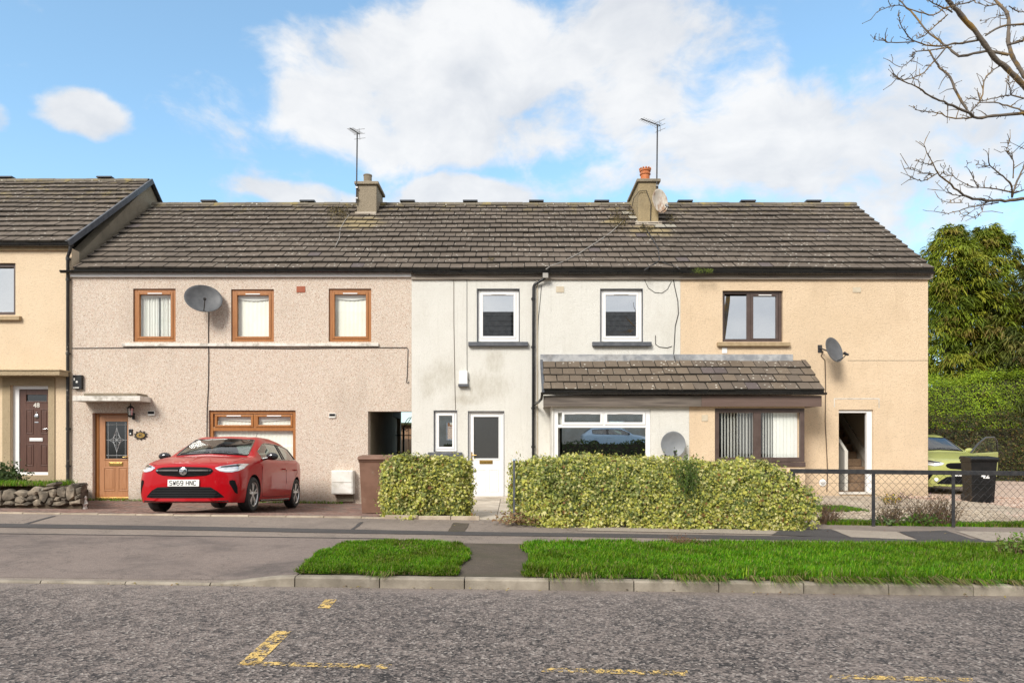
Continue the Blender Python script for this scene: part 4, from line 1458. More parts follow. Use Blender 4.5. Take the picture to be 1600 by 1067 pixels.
# pale roller blind behind the top lights
hb = hole((872, 641, 1012, 664), YBAY)
MB().box(hb[0], hb[1], YBAY + .16, YBAY + .165, hb[2], hb[3]).build('roller_blind', MT['blind'], hw)
EB = (15.25, Z_(611.5, 15.25)); RB = (16.17, Z_(565, 16.17))


def bay_special(cx, c, r):
    if c == 2 and 4.25 < cx < 4.9: return 'tile_slate'
    if c == 0 and 5.15 < cx < 5.5: return 'tile_slate'
    return 'tile_bay' if cx < 4.0 or r.random() < .35 else 'tile'


def bay_roof(house, x0, x1, seed):
    rf, a = roof(house, x0, x1, *EB, *RB, 4, bay_special, back=False, matname='tile_bay', name='bay_roof', seed=seed, ends=(seed == 8, seed == 9))
    board(house, 'lead_flashing', x0 - .03 if seed == 8 else x0, x1 - (.32 if seed == 9 else 0), D - .035, D - .008, Z_(567, 16.17), Z_(553.5, 16.17), 'lead', 0.006)
    return rf


bay_roof(hw, X_(849, 15.25), XC, 8)
# verge strip on the open left end of the bay roof
vx = X_(849, 15.25)
vm = MB(); vm.prism([(vx - .035, EB[0] - .01, EB[1] + .05), (vx - .035, RB[0], RB[1] + .055), (vx - .035, RB[0], RB[1] - .05), (vx - .035, EB[0] - .01, EB[1] - .06)], (.06, 0, 0))
vm.build('bay_verge', MT['sill_grey'], hw, bevel=0.005)
board(hw, 'bay_fascia', X_(849, 15.27), 4.24, 15.27, 15.295, Z_(635, 15.27), Z_(618, 15.27), 'bay_board')
board(hw, 'bay_soffit', X_(851, 15.3), XC - .001, 15.297, D - .01, Z_(634, 15.27), Z_(634, 15.27) + .015, 'grey_board')
gutter(hw, X_(845, 15.2), XC, 15.2, Z_(613, 15.2), r=.05, label='black gutter along the white half of the bay roof')
pipe(hw, [(X_(847, 15.2), 15.2, Z_(616, 15.2)), (X_(846, 15.25), 15.25, Z_(623, 15.25)), (X_(842, 15.6), 15.7, Z_(628, 15.7)), (X_(835), D - .08, Z_(632))], 0.03, name='bay_downpipe')

# ================================================= beige house
hb_ = thing('terraced_house', ((XC + XD) / 2, D, 0.42), 'peach roughcast end terraced house with brown windows and an open front door at the right', 'house', 'houses of the terrace')
upb = (1129, 454, 1223.5, 534)
db = (1310.5, 640, 1364.5, 772)
mb = MB()
wall_panel(mb, XC + .001, XD, 0.05, ZT, D, 0.28, [hole(upb), hole(db), (X_(1080), X_(1240), 0.6, 2.4)])
mb.build('front_wall', MT['beige_wall'], hb_)
gm = MB()
gm.prism([(XD, D + .285, 0.05), (XD, YB, 0.05), (XD, YB, ZT - .15), (XD, (D + YB) / 2, ZR - .12), (XD, D + .285, ZT - .15)], (-.2, 0, 0))
gm.build('gable_wall', MT['beige_wall'], hb_)
shell(hb_, XC, XD - .08, 0.05, ZT - .15, 'old_render', True, False, ZR)
window(hb_, upb, mat='brown_upvc', fw=0.065, recess=0.07, glass='glass_mirror', lights=[((1135, 462, 1168.5, 528), False), ((1178.5, 462, 1214.5, 528), True)], label='brown two-light upper window reflecting bare branches')
sill(hb_, (1120, 535.5, 1233, 541.5), D, 0.09, 'sill_sand')
for r_ in ((1332, 449, 1345, 457), (1128, 543, 1136, 552)):
    h = hole(r_); MB().box(h[0], h[1], D - .014, D - .001, h[2], h[3]).build('air_vent', MT['vent_cream'] if r_[0] > 1200 else MT['white_upvc'], hb_, bevel=0.003)
# thin pale scar left by an old door canopy
h = hole((1303, 622, 1374, 636)); sm_ = MB()
sm_.box(h[0], h[1], D - .006, D - .001, h[3] - .022, h[3]); sm_.box(h[0], h[0] + .02, D - .006, D - .001, h[2], h[3] - .022); sm_.box(h[1] - .02, h[1], D - .006, D - .001, h[2] - .02, h[3] - .022)
sm_.build('render_scar', MT['white_paint'], hb_)
MB().box(X_(1325), XD, D - .004, D - .001, Z_(563.6), Z_(562.9)).build('render_crack', MT['old_render'], hb_)
# open doorway: frame, threshold and the stair hall inside
h = hole(db); fmb = MB(); y0 = D + .05
fmb.box(h[1] - .13, h[1] - .003, y0, y0 + .09, h[2] + .05, h[3] - .003); fmb.box(h[0] + .003, h[1] - .131, y0, y0 + .09, h[3] - .07, h[3] - .003)
fmb.box(h[0] + .003, h[0] + .02, y0, y0 + .09, h[2] + .05, h[3] - .071)
fmb.build('door_frame', MT['white_upvc'], hb_, bevel=0.006)
MB().box(h[0], h[1], D - .03, y0 + .10, h[2] + .001, h[2] + .049).build('threshold', MT['white_paint'], hb_, bevel=0.006)
zf = h[2] + .045
st = MB().box(h[0] - .8, h[1] + .3, D + .29, D + 6.5, zf - .05, zf).build('hall_floor', MT['carpet'], hb_)
fx0, fx1 = 8.24, 9.02
for i in range(12):
    y = D + 0.75 + i * 0.235; z = zf + i * 0.195
    MB().box(fx0, fx1 + .02, y, y + 3.2 - i * 0.1, z + .001, z + .195).build('stair', MT['carpet'], st, bevel=0.015)
MB().box(fx1 + .06, fx1 + .10, D + .285, D + 6.4, zf, 5.2).build('hall_wall', MT['interior_wall'], hb_)
MB().box(h[0] - .8, fx1 + .06, D + 6.4, D + 6.45, zf, 5.2).build('hall_back_wall', MT['interior_wall'], hb_)
sk = MB()
sk.prism([(fx1 + .022, D + .62, zf + .14), (fx1 + .022, D + .62, zf + .42), (fx1 + .022, D + 3.6, zf + .42 + 2.48), (fx1 + .022, D + 3.6, zf + .14 + 2.48)], (.03, 0, 0))
sk.build('stair_string', MT['interior_white'], hb_)
bl = MB()
bx = fx0 - .05
bl.prism([(bx, D + .62, zf), (bx, D + .62, zf + .93), (bx, D + 2.2, zf + .93 + 1.25), (bx, D + 2.2, zf)], (.035, 0, 0))
bl.box(bx - .02, bx + .06, D + .56, D + .64, zf, zf + 1.0)
bl.prism([(bx - .015, D + .6, zf + .95), (bx - .015, D + .6, zf + 1.02), (bx - .015, D + 2.2, zf + 2.27), (bx - .015, D + 2.2, zf + 2.20)], (.07, 0, 0))
bl.build('banister', MT['interior_white'], hb_, bevel=0.006)
rb, _ = roof(hb_, XC + .001, X_(1459, 16.02), *ROOF_E, *ROOF_R, 14, chim_special, seed=5, ends=(False, True))
ridge(rb, XC, X_(1459, 16.02), *ROOF_R, vents=(1070, 1168, 1270))
board(hb_, 'fascia', XC + .001, XD + .03, D - .06, D - .001, Z_(436.5, 16.14), ZT + .02, 'grey_board')
MB().box(XD - .12, XD + .09, D - .055, D + .25, Z_(434, 16.1) + .001, ZT - .001).build('eaves_corner_block', MT['vent_cream'], hb_)
gutter(hb_, XC + .003, X_(1459, 16.075), 16.075, Z_(425, 16.075), label='black gutter run under the tiles of the peach end house')
# bay, beige half
BXs = X_(1077, YBAY)
bb = (1117, 637.5, 1258, 728)
mb = MB(); wall_panel(mb, BXM, BX1, 0.15, Z_(628, YBAY), YBAY, 0.2, [hole(bb, YBAY)])
mb.box(BX1 - .2, BX1, YBAY + .201, D - .001, 0.15, Z_(628, YBAY))
mb.build('bay_wall', MT['beige_wall'], hb_)
wb, wi = window(hb_, (1117, 637.5, 1258, 721.5), d=YBAY, mat='brown_upvc', fw=0.10, recess=0.02, glass='glass_clear',
                lights=[((1124.5, 645, 1178, 713), False), ((1190, 645, 1243, 713), False)], label='brown bay window with white vertical blinds above the end of the hedge')
sl_ = MB(); sl_.box(X_(1117, YBAY), BX1, YBAY - .03, YBAY + .1, Z_(729, YBAY), Z_(721.8, YBAY)); sl_.build('bay_sill', MT['brown_upvc'], hb_, bevel=0.006)
# vertical blind slats, each its own
zb0, zb1 = Z_(716, YBAY), Z_(644, YBAY)
for (xa, xb, tw, nn) in ((1126, 1179, 47, 11), (1191, 1208, 47, 4), (1208, 1246, 14, 7)):
    for k in range(nn):
        x = X_(xa + (xb - xa) * (k + .5) / nn, YBAY + .16)
        a = rad(tw + R.uniform(-5, 5)); wv = Vector((math.cos(a), math.sin(a), 0)) * .042
        bmb = MB(); bmb.obox((x, YBAY + .17, (zb0 + zb1) / 2), wv, Vector((-wv.y, wv.x, 0)).normalized() * .0012, (0, 0, (zb1 - zb0) / 2))
        bmb.build('blind_slat', MT['curtain'], wb)
MB().box(wi[0], wi[1], YBAY + .145, YBAY + .2, zb1 + .001, zb1 + .035).build('blind_rail', MT['white_upvc'], wb)
bay_roof(hb_, XC + .001, X_(1288, 15.25), 9)
board(hb_, 'bay_fascia', 4.242, X_(1284, 15.27), 15.27, 15.295, Z_(635, 15.27), Z_(618, 15.27), 'brown_board')
board(hb_, 'bay_soffit', XC, X_(1283, 15.3), 15.297, D - .01, Z_(634, 15.27), Z_(634, 15.27) + .015, 'brown_board')
gutter(hb_, XC + .002, X_(1291, 15.2), 15.2, Z_(613.5, 15.2), r=.05, label='black gutter along the peach half of the bay roof')
h = hole((1096, 648, 1106, 658), YBAY); MB().box(h[0], h[1], YBAY - .012, YBAY - .001, h[2], h[3]).build('air_vent', MT['vent_cream'], hb_, bevel=0.003)
MB().box(BXM + .002, BXs, YBAY - .003, YBAY - .001, 0.2, Z_(636, YBAY)).build('white_render_strip', MT['white_wall'], hb_)

# ================================================= cream house at the left, one step higher
hy = thing('terraced_house', (-13.5, D, 0.85), 'cream roughcast terraced house standing higher at the left edge, brown door numbered 48', 'house', 'houses of the terrace')
XL = -19.0
ZTy = Z_(388)
uy = (-42, 411, 24, 492)
dy_ = (17, 602, 76, 742)
mb = MB(); wall_panel(mb, XL, XA - .001, 0.3, ZTy, D + .004, 0.28, [hole(uy), hole(dy_)])
mb.build('front_wall', MT['yellow_wall'], hy)
REy = (16.02, Z_(379, 16.02)); RRy = (19.7, Z_(283.5, 19.7))
gm = MB()
gm.prism([(XA - .001, D + .287, 0.3), (XA - .001, YB, 0.3), (XA - .001, YB, ZTy - .1), (XA - .001, 19.7, RRy[1] - .08), (XA - .001, D + .287, ZTy - .05)], (-.25, 0, 0))
gm.build('gable_wall', MT['old_render'], hy)
MB().box(XL, XA - .26, YB - .2, YB, 0.3, ZTy - .1).build('back_wall', MT['old_render'], hy)
MB().box(XL, XA - .26, D + .3, YB - .21, 3.5, 3.7).build('upper_floor', MT['dark_room'], hy)
window(hy, uy, d=D + .004, mat='brown_upvc', fw=0.08, recess=0.06, glass='glass_mirror', lights=[((-36, 419, 21, 487), False)])
sill(hy, (-52, 495, 34, 501), D + .004, 0.09, 'sill_sand')
ry, RAY = roof(hy, XL, XA + .06, *REy, *RRy, 14, lambda cx, c, r: 'tile', seed=6)
ridge(ry, XL, XA + .02, *RRy, vents=(10, 165))
n_ = Vector((0, -math.sin(RAY), math.cos(RAY)))
for sgn in (1,):
    a, b = Vector((XA + .05, *REy)), Vector((XA + .05, *RRy))
    vm = MB(); vm.prism([a + n_ * .07 - Vector((0, .03, .02)), b + n_ * .07, b - n_ * .06, a - n_ * .06 - Vector((0, .03, .02))], (.05, 0, 0))
    vm.prism([b + n_ * .07 + Vector((-.0, .002, 0)), Vector((XA + .05, 2 * 19.7 - 16.02, REy[1])), Vector((XA + .05, 2 * 19.7 - 16.02, REy[1] - .2)), b - n_ * .06 + Vector((0, .002, 0))], (.05, 0, 0))
    vm.box(XA - .02, XA + .0995, REy[0] - .03, RRy[0] - 3.6, REy[1] + .02, REy[1] + .05)
    vm.build('dry_verge', MT['sill_grey'], hy)
board(hy, 'fascia', XL, XA - .01, D - .055, D + .003, Z_(391, 16.14), ZTy + .02, 'sill_sand')
gutter(hy, XL, X_(113, 16.075), 16.075, Z_(381.5, 16.075), label='black gutter run of the cream house above the tall downpipe')
pxl = X_(108.5)
pipe(hy, [(X_(110, 16.075), 16.075, Z_(385, 16.075)), (X_(109.5, 16.08), 16.08, Z_(391, 16.08)), (pxl, D - .06, Z_(402)), (pxl, D - .06, 0.75)], 0.036, 'pipe_worn',
     collars=[(pxl, D - .06, Z_(q)) for q in (408, 440, 555, 672, 730)])
# smooth door surround and hood
h = hole((4.5, 590, 86, 752)); hd_ = hole(dy_); sm_ = MB()
sm_.box(h[0], hd_[0] - .0, D - .02, D + .003, h[2], h[3]); sm_.box(hd_[1], h[1], D - .02, D + .003, h[2], h[3]); sm_.box(hd_[0], hd_[1], D - .02, D + .003, hd_[3], h[3]); sm_.box(hd_[0], hd_[1], D - .02, D + .003, h[2], hd_[2])
sm_.build('door_surround', MT['stucco'], hy)
hm = MB(); hm.box(-13.6, X_(93, 15.8), 15.8, D + .003, Z_(586.5, 15.8), Z_(579.5, 15.8)); hm.box(-13.6, X_(93, 15.8) + .01, 15.78, D + .003, Z_(579.4, 15.8), Z_(577, 15.8))
hm.build('door_hood', MT['stucco'], hy, bevel=0.01)
dry, yl = door(hy, dy_, (26.5, 607.5, 75.5, 737.5), d=D + .004, recess=0.07, leaf_mat='brown_door', frame_mat='white_upvc', pane=(37, 616, 69.5, 626.5), glass='bevel_dark',
               letterbox=(42.5, 684, 63, 689), lb_mat='white_upvc', panels=((36, 639, 48, 678), (59, 639, 71.5, 678), (36, 694, 48, 728), (59, 694, 71.5, 728)), handle=(74, 671), handle_mat='chrome', hdir=-1,
               label='dark brown panelled front door with white number 48')
lettering('door_number', '48', 0.15, MT['white_paint'], dry, (X_(53), yl - .006, Z_(633)), bold=0.004)
km = MB(); km.lathe([(.045, 0), (.05, .012), (.03, .02)], (X_(53), yl - .002, Z_(650)), (0, -1, 0), 16); km.lathe([(.018, 0), (.018, .02), (.0, .03)], (X_(53), yl - .002, Z_(644.5)), (0, -1, 0), 10)
km.box(X_(50), X_(56), yl - .008, yl - .001, Z_(660), Z_(658.5))
km.build('door_knocker', MT['chrome'], dry, smooth=40)


# ------------------------------------------------------------------ chimneys (parts of their houses' roofs)
def chimney(rf, fpx, y0, y1, ytop, mat, cap_mat, cap=0.05):
    x0, x1 = X_(fpx[0], y0), X_(fpx[1], y0)
    zt = Z_(ytop, y0)
    mb = MB(); mb.box(x0, x1, y0, y1, ZR - 1.6, zt)
    ch = mb.build('chimney', MT[mat], rf, bevel=0.02)
    cm = MB(); cm.box(x0 - cap, x1 + cap, y0 - cap, y1 + cap, zt + .001, zt + .085)
    cm.build('chimney_cap', MT[cap_mat], rf, bevel=0.015)
    return ch, x0, x1, zt + .085


ch, x0, x1, zt = chimney(rs, (557.5, 588.5), 19.07, 20.0, 289, 'old_render', 'old_render', 0.06)
pm = MB(); cx = X_(574, 19.4)
pm.lathe([(.17, 0), (.15, .12), (.115, .16), (.115, .30), (.125, .31), (.125, .34), (.10, .34)], (cx, 19.45, zt - .005), n=18)
pm.build('chimney_pot', MT['old_render'], rs, smooth=40)
fm = MB(); fm.box(X_(555, 19.05), X_(588, 19.05), 19.02, 19.06, Z_(336, 19.05), Z_(331.5, 19.05)); fm.build('mortar_fillet', MT['slab'], rs, bevel=.008)
ch, x0, x1, zt = chimney(rb, (997.5, 1029), 18.45, 19.95, 285, 'chimney_gold', 'old_render', 0.05)
for (px, yy_, rr, hh) in ((1008, 18.85, .135, .42), (1000.5, 19.5, .125, .25)):
    pm = MB(); pm.lathe([(rr, 0), (rr * .95, .02), (rr * .92, hh * .62), (rr * 1.10, hh * .66), (rr * 1.10, hh * .72), (rr * .98, hh * .74), (rr * .98, hh * .86), (rr * 1.14, hh * .88), (rr * 1.14, hh), (rr * .8, hh), (rr * .78, hh * .6)],
                            (X_(px, yy_), yy_, zt - .004), n=22, caps=False)
    for k in range(12):
        a = 2 * PI * k / 12
        pm.obox((X_(px, yy_) + math.cos(a) * rr * 1.08, yy_ + math.sin(a) * rr * 1.08, zt + hh + .012), (.02, 0, 0), (0, .02, 0), (0, 0, .016))
    pm.build('chimney_pot', MT['terracotta'], rb, smooth=40)
fm = MB(); fm.box(X_(992, 18.42), X_(1034, 18.42), 18.36, 18.44, Z_(352, 18.42), Z_(347, 18.42)); fm.build('mortar_fillet', MT['slab'], rb, bevel=.01)
# ------------------------------------------------------------------ dishes, aerials, lamps, boxes and cables fixed to the houses
def dish(centre, normal, rx, rz, mat, label, wall_y, arm_to, group='satellite dishes', lnb=True, roll=0.0):
    c = Vector(centre); n = Vector(normal).normalized()
    t = thing('satellite_dish', (c.x, wall_y, c.z), label, 'satellite dish', group)
    u = Vector((0, 0, 1)).cross(n).normalized(); v = n.cross(u)
    if roll:
        u, v = u * math.cos(roll) + v * math.sin(roll), v * math.cos(roll) - u * math.sin(roll)
    mb = MB(); rows = []
    for i in range(9):
        k = i / 8
        rows.append([c + u * rx * k * math.cos(a) + v * rz * k * math.sin(a) - n * (0.13 * rx * 2 * (1 - k * k)) for a in [2 * PI * j / 32 for j in range(32)]])
    for k, dn in ((1.03, -.004), (1.03, -.014)):
        rows.append([c + u * rx * k * math.cos(a) + v * rz * k * math.sin(a) + n * dn for a in [2 * PI * j / 32 for j in range(32)]])
    for i in range(7, -1, -1):
        k = max(i / 8, 0.002)
        rows.append([c + u * rx * k * math.cos(a) + v * rz * k * math.sin(a) - n * (0.13 * rx * 2 * (1 - k * k) + .012) for a in [2 * PI * j / 32 for j in range(32)]])
    mb.grid(rows[0:1] and [[r for r in rw] for rw in rows], closed=True)
    mb.build('reflector', MT[mat], t, smooth=50)
    am = MB()
    foot = c - v * rz * .93 - n * .01
    tip = c - v * rz * .80 + n * rx * 1.05
    am.tube([foot, foot.lerp(tip, .5) - v * .03, tip], .011, 8)
    am.build('feed_arm', MT['dark_metal'], t, smooth=50)
    lm = MB(); d = (c + v * .02 - tip).normalized()
    lm.lathe([(.02, -.05), (.028, -.03), (.028, .03), (.036, .05), (.036, .075), (.0, .08)], tip, d, 14)
    lm.build('receiver', MT['black_plastic'] if mat != 'dish_rust' else MT['dish_pale'], t, smooth=40)
    bm_ = MB(); back = c - n * (.27 * rx + .012)
    bm_.tube([back, back - n * .05, Vector(arm_to) + Vector((0, -.06, 0)), Vector(arm_to)], .017, 8)
    bm_.box(arm_to[0] - .05, arm_to[0] + .05, arm_to[1] - .012, arm_to[1] - .001, arm_to[2] - .09, arm_to[2] + .09)
    bm_.build('mount', MT['dark_metal'] if mat != 'dish_rust' else MT['metal'], t, smooth=40)
    return t


dish(P(318, 466, 15.85), (.42, -.80, .32), .40, .345, 'dish_grey', 'dark grey oval satellite dish between the two left oak-brown upper windows', D, (X_(323), D, Z_(470)))
dish(P(1052, 694, YBAY - .2), (-.08, -.98, .06), .265, .285, 'dish_pale', 'flat pale grey satellite dish standing just above the large ivy hedge', YBAY, (X_(1042, YBAY), YBAY, Z_(706, YBAY)))
dish(P(1304, 546, 15.72), (.40, -.86, .30), .25, .30, 'dish_grey', 'grey satellite dish turned sideways on a bracket of the peach wall', D, (X_(1281), D, Z_(545)))
dish(P(1032, 314, 18.3), (.42, -.86, .12), .245, .33, 'dish_rust', 'rusty white satellite dish fixed beside the right chimney', 18.45, (X_(1026, 18.45), 18.45, Z_(312, 18.45)))


def aerial(px, y, py0, py1, tip_px, label):
    x = X_(px, y); z0, z1 = Z_(py0, y), Z_(py1, y)
    t = thing('tv_aerial', (x, y, z0), label, 'aerial', 'television aerials on the chimneys')
    MB().tube([(x - .01, y, z0), (x + .012, y, z1)], .019, 8).build('mast', MT['dark_metal'], t, smooth=50)
    a, b = Vector((x + .08, y - .02, z1 - .04)), Vector((X_(tip_px[0], y - .5), y - .55, Z_(tip_px[1], y - .55)))
    mb = MB(); mb.tube([a, b], .013, 6); mb.build('boom', MT['dark_metal'], t, smooth=50)
    em = MB(); dv = (b - a); s = Vector((0, 0, 1)).cross(dv).normalized()
    for k in range(9):
        p = a + dv * (.12 + .84 * k / 8)
        L = .13 - .004 * k
        em.tube([p - s * L, p + s * L], .0055, 5)
    em.build('elements', MT['metal'], t, smooth=50)
    rm = MB(); w = dv.normalized().cross(s)
    for dz in (-.12, 0, .12):
        rm.tube([a + w * dz - s * .17, a + w * dz + s * .17], .006, 5)
    rm.tube([a - w * .15, a + w * .15], .008, 5)
    rm.build('reflector_grid', MT['metal'], t, smooth=50)
    cm = MB(); cm.box(x - .03, x + .03, y - .03, y + .03, z0 + .12, z0 + .16); cm.box(x - .03, x + .03, y - .03, y + .03, z0 + .42, z0 + .46)
    cm.build('clamp', MT['metal'], t)


aerial(557.5, 19.02, 318, 208, (547.5, 200.5), 'thin television aerial on a mast beside the grey left chimney')
aerial(1026.5, 18.42, 316, 195, (1001, 186), 'tall television aerial on a mast at the right chimney with terracotta pots')

# lantern by the oak door
lx, lz = X_(205), Z_(643)
lt = thing('wall_lantern', (lx, D, lz), 'black coach lantern on the pebbledash beside the oak-brown front door', 'lamp')
mb = MB(); mb.box(lx + .03, lx + .09, D - .03, D - .001, Z_(655), Z_(645)); mb.tube([(lx + .06, D - .03, Z_(650)), (lx + .03, D - .10, Z_(652)), (lx, D - .14, Z_(650))], .012, 8)
mb.build('bracket', MT['black_plastic'], lt, bevel=0.004)
cx, cy = X_(204, 16.06), 16.06
mb = MB(); mb.lathe([(.004, .30), (.012, .27), (.012, .25), (.085, .19), (.09, .175)], (cx, cy, Z_(650)), n=6); mb.lathe([(.03, -.02), (.055, 0.0), (.06, .015)], (cx, cy, Z_(650)), n=6)
for k in range(6):
    a = 2 * PI * k / 6
    mb.tube([(cx + .055 * math.cos(a), cy + .055 * math.sin(a), Z_(650) + .01), (cx + .08 * math.cos(a), cy + .08 * math.sin(a), Z_(650) + .18)], .006, 5)
mb.build('cage', MT['black_plastic'], lt)
MB().lathe([(.05, .012), (.075, .175)], (cx, cy, Z_(650)), n=6, caps=False).build('glass', MT['lamp_glass'], lt)
MB().lathe([(.018, .02), (.026, .07), (.018, .11), (0.0, .13)], (cx, cy, Z_(650)), n=10).build('bulb', MT['white_upvc'], lt, smooth=60)


def small_box(name, rect, out, mat, label, cat, d=D, bevel=0.006, extra=None):
    x0, x1, z0, z1 = hole(rect, d - out / 2)
    t = thing(name, ((x0 + x1) / 2, d, z0), label, cat)
    MB().box(x0, x1, d - out, d - .001, z0, z1).build('casing', MT[mat], t, bevel=bevel)
    if extra: extra(t, x0, x1, z0, z1, d - out)
    return t


def alarm_x(t, x0, x1, z0, z1, y):
    m = MB(); m.lathe([(.028, 0), (.02, .006)], ((x0 + x1) / 2 - .01, y - .0005, (z0 + z1) / 2), (0, -1, 0), 14); m.build('siren', MT['plate_white'], t)
    m = MB(); m.box(x0 + .01, x1 - .06, y - .005, y - .0005, z0 + .02, z0 + .045); m.box(x0 + .02, x0 + .05, y - .004, y - .0005, z0 + .20, z0 + .26); m.build('sticker', MT['ornament'], t)


small_box('alarm_box', (115.5, 586, 129, 608), .08, 'black_plastic', 'black alarm box high on the pebbledash beside the downpipe', 'alarm box', extra=alarm_x)
small_box('door_bell', (201.5, 670, 207, 680), .025, 'black_plastic', 'small black doorbell with white button beside the oak-brown door', 'doorbell',
          extra=lambda t, x0, x1, z0, z1, y: MB().lathe([(.02, 0), (.017, .006)], ((x0 + x1) / 2, y - .0005, z0 + .04), (0, -1, 0), 14).build('button', MT['plate_white'], t))


def vent_x(t, x0, x1, z0, z1, y):
    MB().box(x0 + .012, x1 - .012, y - .006, y - .0005, z0 + .045, z1 - .012).build('slot', MT['well'], t)


small_box('wall_vent', (231, 642, 242, 649.5), .03, 'meter_white', 'small white wall vent on the pebbledash right of the coach lantern', 'vent', extra=vent_x)
small_box('wall_vent', (514, 645.5, 524.5, 653), .03, 'meter_white', 'small white wall vent on the pebbledash above the meter box', 'vent', extra=vent_x)


def meter_x(t, x0, x1, z0, z1, y):
    MB().box(x0 + .02, x1 - .02, y - .012, y - .0005, z0 + .02, z1 - .02).build('lid', MT['meter_white'], t, bevel=.01)
    MB().box(x0 + .03, x1 - .03, y - .016, y - .0125, (z0 + z1) / 2 - .005, (z0 + z1) / 2 + .005).build('lid_groove', MT['concrete'], t)
    MB().box(x0 + .08, x1 - .02, y + .16, D - .002, z0 - .18, z0 - .001).build('duct', MT['old_render'], t)


small_box('meter_box', (519.5, 734.5, 553, 771.5), .22, 'meter_white', 'white gas meter box low on the pebbledashed wall', 'meter box', bevel=.012, extra=meter_x)


def junction_x(t, x0, x1, z0, z1, y):
    MB().box(x0 - .02, x1 + .02, y - .012, D - .007, z0 - .06, z0 - .001).build('base', MT['sill_grey'], t, bevel=.006)


small_box('junction_box', (717.5, 580, 730.5, 600), .09, 'white_upvc', 'white junction box with a grey base above the narrow white window', 'junction box', d=D - .006, extra=junction_x)

# ornate house number plaque
pl = thing('name_plaque', (X_(220), D, Z_(688)), 'brass scrollwork house number plaque on the pebbledash beside the car', 'plaque')
cx, cz = X_(220.3), Z_(680)
m = MB(); m.lathe([(.0, .012), (.085, .012), (.092, .004), (.092, 0)], (0, 0, 0), (0, 0, 1), 24)
for i, v in enumerate(m.v): m.v[i] = (cx + v[0] * 1.15, D - .012 - v[2], cz + v[1] * .72)
m.build('plate', MT['brass'], pl, smooth=40)
m = MB()
for k in range(10):
    a = 2 * PI * k / 10 + .3
    c = Vector((cx + .135 * math.cos(a), D - .016, cz + .088 * math.sin(a)))
    m.tube([c + Vector((.03 * math.cos(a + t), 0, .026 * math.sin(a + t))) * (1 - .09 * i) for i, t in enumerate([.9 * j for j in range(8)])], .0075, 6)
m.tube([(cx + .115 * math.cos(2 * PI * k / 24), D - .014, cz + .072 * math.sin(2 * PI * k / 24)) for k in range(25)], .012, 6)
m.build('scrollwork', MT['dark_metal'], pl, smooth=60)
lettering('number', '46', .085, MT['dark_metal'], pl, (cx, D - .026, cz), bold=.002)

# cables
def cable(pts, r, mat, label, d=D, off=.014, group='cables running over the house walls'):
    q = [Vector(p) if len(p) == 3 else Vector((X_(p[0], d - off), d - off, Z_(p[1], d - off))) for p in pts]
    m = MB(); m.tube(q, r, 6)
    return m.build('cable', MT[mat], None, smooth=60, label=label, cat='cable', group=group)


cable([(112, 544), (250, 542.8), (330, 543.2), (460, 544.6), (520, 543.6), (600, 543), (636, 543), (637.5, 546), (636, 590), (635, 597), (637, 599), (639, 596)], .008, 'cable', 'black cable running level across the whole pebbledashed front')
cable([(326, 487), (325.5, 520), (326, 560), (325.5, 605), (323.5, 640), (323, 690)], .009, 'cable', 'black cable hanging down from the dark grey oval dish to the ground floor window')
cable([(709, 437), (709, 500), (710, 560), (711.5, 640)], .006, 'cable_brown', 'thin brown cable straight down the white wall beside its first upper window')
cable([(729.5, 437), (729.5, 520), (729.8, 580), (731, 592), (734, 595)], .005, 'cable', 'thin black cable down the white wall to the junction box')
cable([(846, 446), (844, 470), (841, 500), (840, 540)], .006, 'cable', 'short thin black cable beside the downpipe of the white house')
cable([(1007, 437), (1013, 450), (1023, 457), (1034, 458), (1043, 452), (1049, 440)], .006, 'cable', 'slack loop of black cable under the eaves of the white house')
cable([(1024, 524), (1024.5, 538), (1030, 542), (1042, 543.5), (1050, 541)], .008, 'cable', 'short curved black cable beside the right white upper window')
cable([(1052, 433), (1053.5, 445), (1059, 470), (1060, 490), (1055, 510), (1054, 530), (1052.5, 553), P(1056, 568, 16.08), P(1060, 585, 15.8), P(1062, 600, 15.45), P(1062.5, 610, 15.2)], .010, 'cable', 'thick black cable wandering down from the eaves over the bay roof')
cable([(1286, 548), (1283, 556), (1289, 563), (1290, 600), (1289.5, 660), (1291.5, 700), (1293, 735), (1292, 768)], .011, 'cable_brown', 'brown cable running down the peach wall from the sideways dish')
roofn = Vector((0, -math.sin(RANG), math.cos(RANG)))


def on_roof(px, py, lift=.05):
    k = (YH - py) / F; a = (ZR - ZE) / (ROOF_R[0] - ROOF_E[0])
    y = (ZE - a * ROOF_E[0] - EYE) / (k - a)
    return Vector(((px - 800) / F * y, y, EYE + k * y)) + roofn * lift


cable([on_roof(q[0], q[1]) for q in ((973, 348), (955, 366), (930, 383), (905, 399), (880, 412), (860, 419), (853, 424))], .012, 'cable_pale', 'pale cable slanting down the tiles from the right chimney to the gutter', group='cables lying on the roof')
cable([on_roof(q[0], q[1]) for q in ((1004, 352), (1010, 362), (1020, 378), (1028, 392), (1030, 410), (1018, 418), (1006, 426))], .017, 'cable', 'black cable bundle down the tiles below the right chimney', group='cables lying on the roof')
cable([on_roof(q[0], q[1]) for q in ((1030, 410), (1040, 415), (1052, 419), (1062, 424))], .011, 'cable', 'short black cable end lying on the lowest tiles above the peach wall', group='cables lying on the roof')
cable([on_roof(q[0], q[1]) for q in ((546, 338), (538, 350), (532, 361), (531, 375), (524, 389))], .009, 'cable_pale', 'thin pale cable on the tiles below the grey left chimney', group='cables lying on the roof')
q0 = P(997, 300, 18.42)
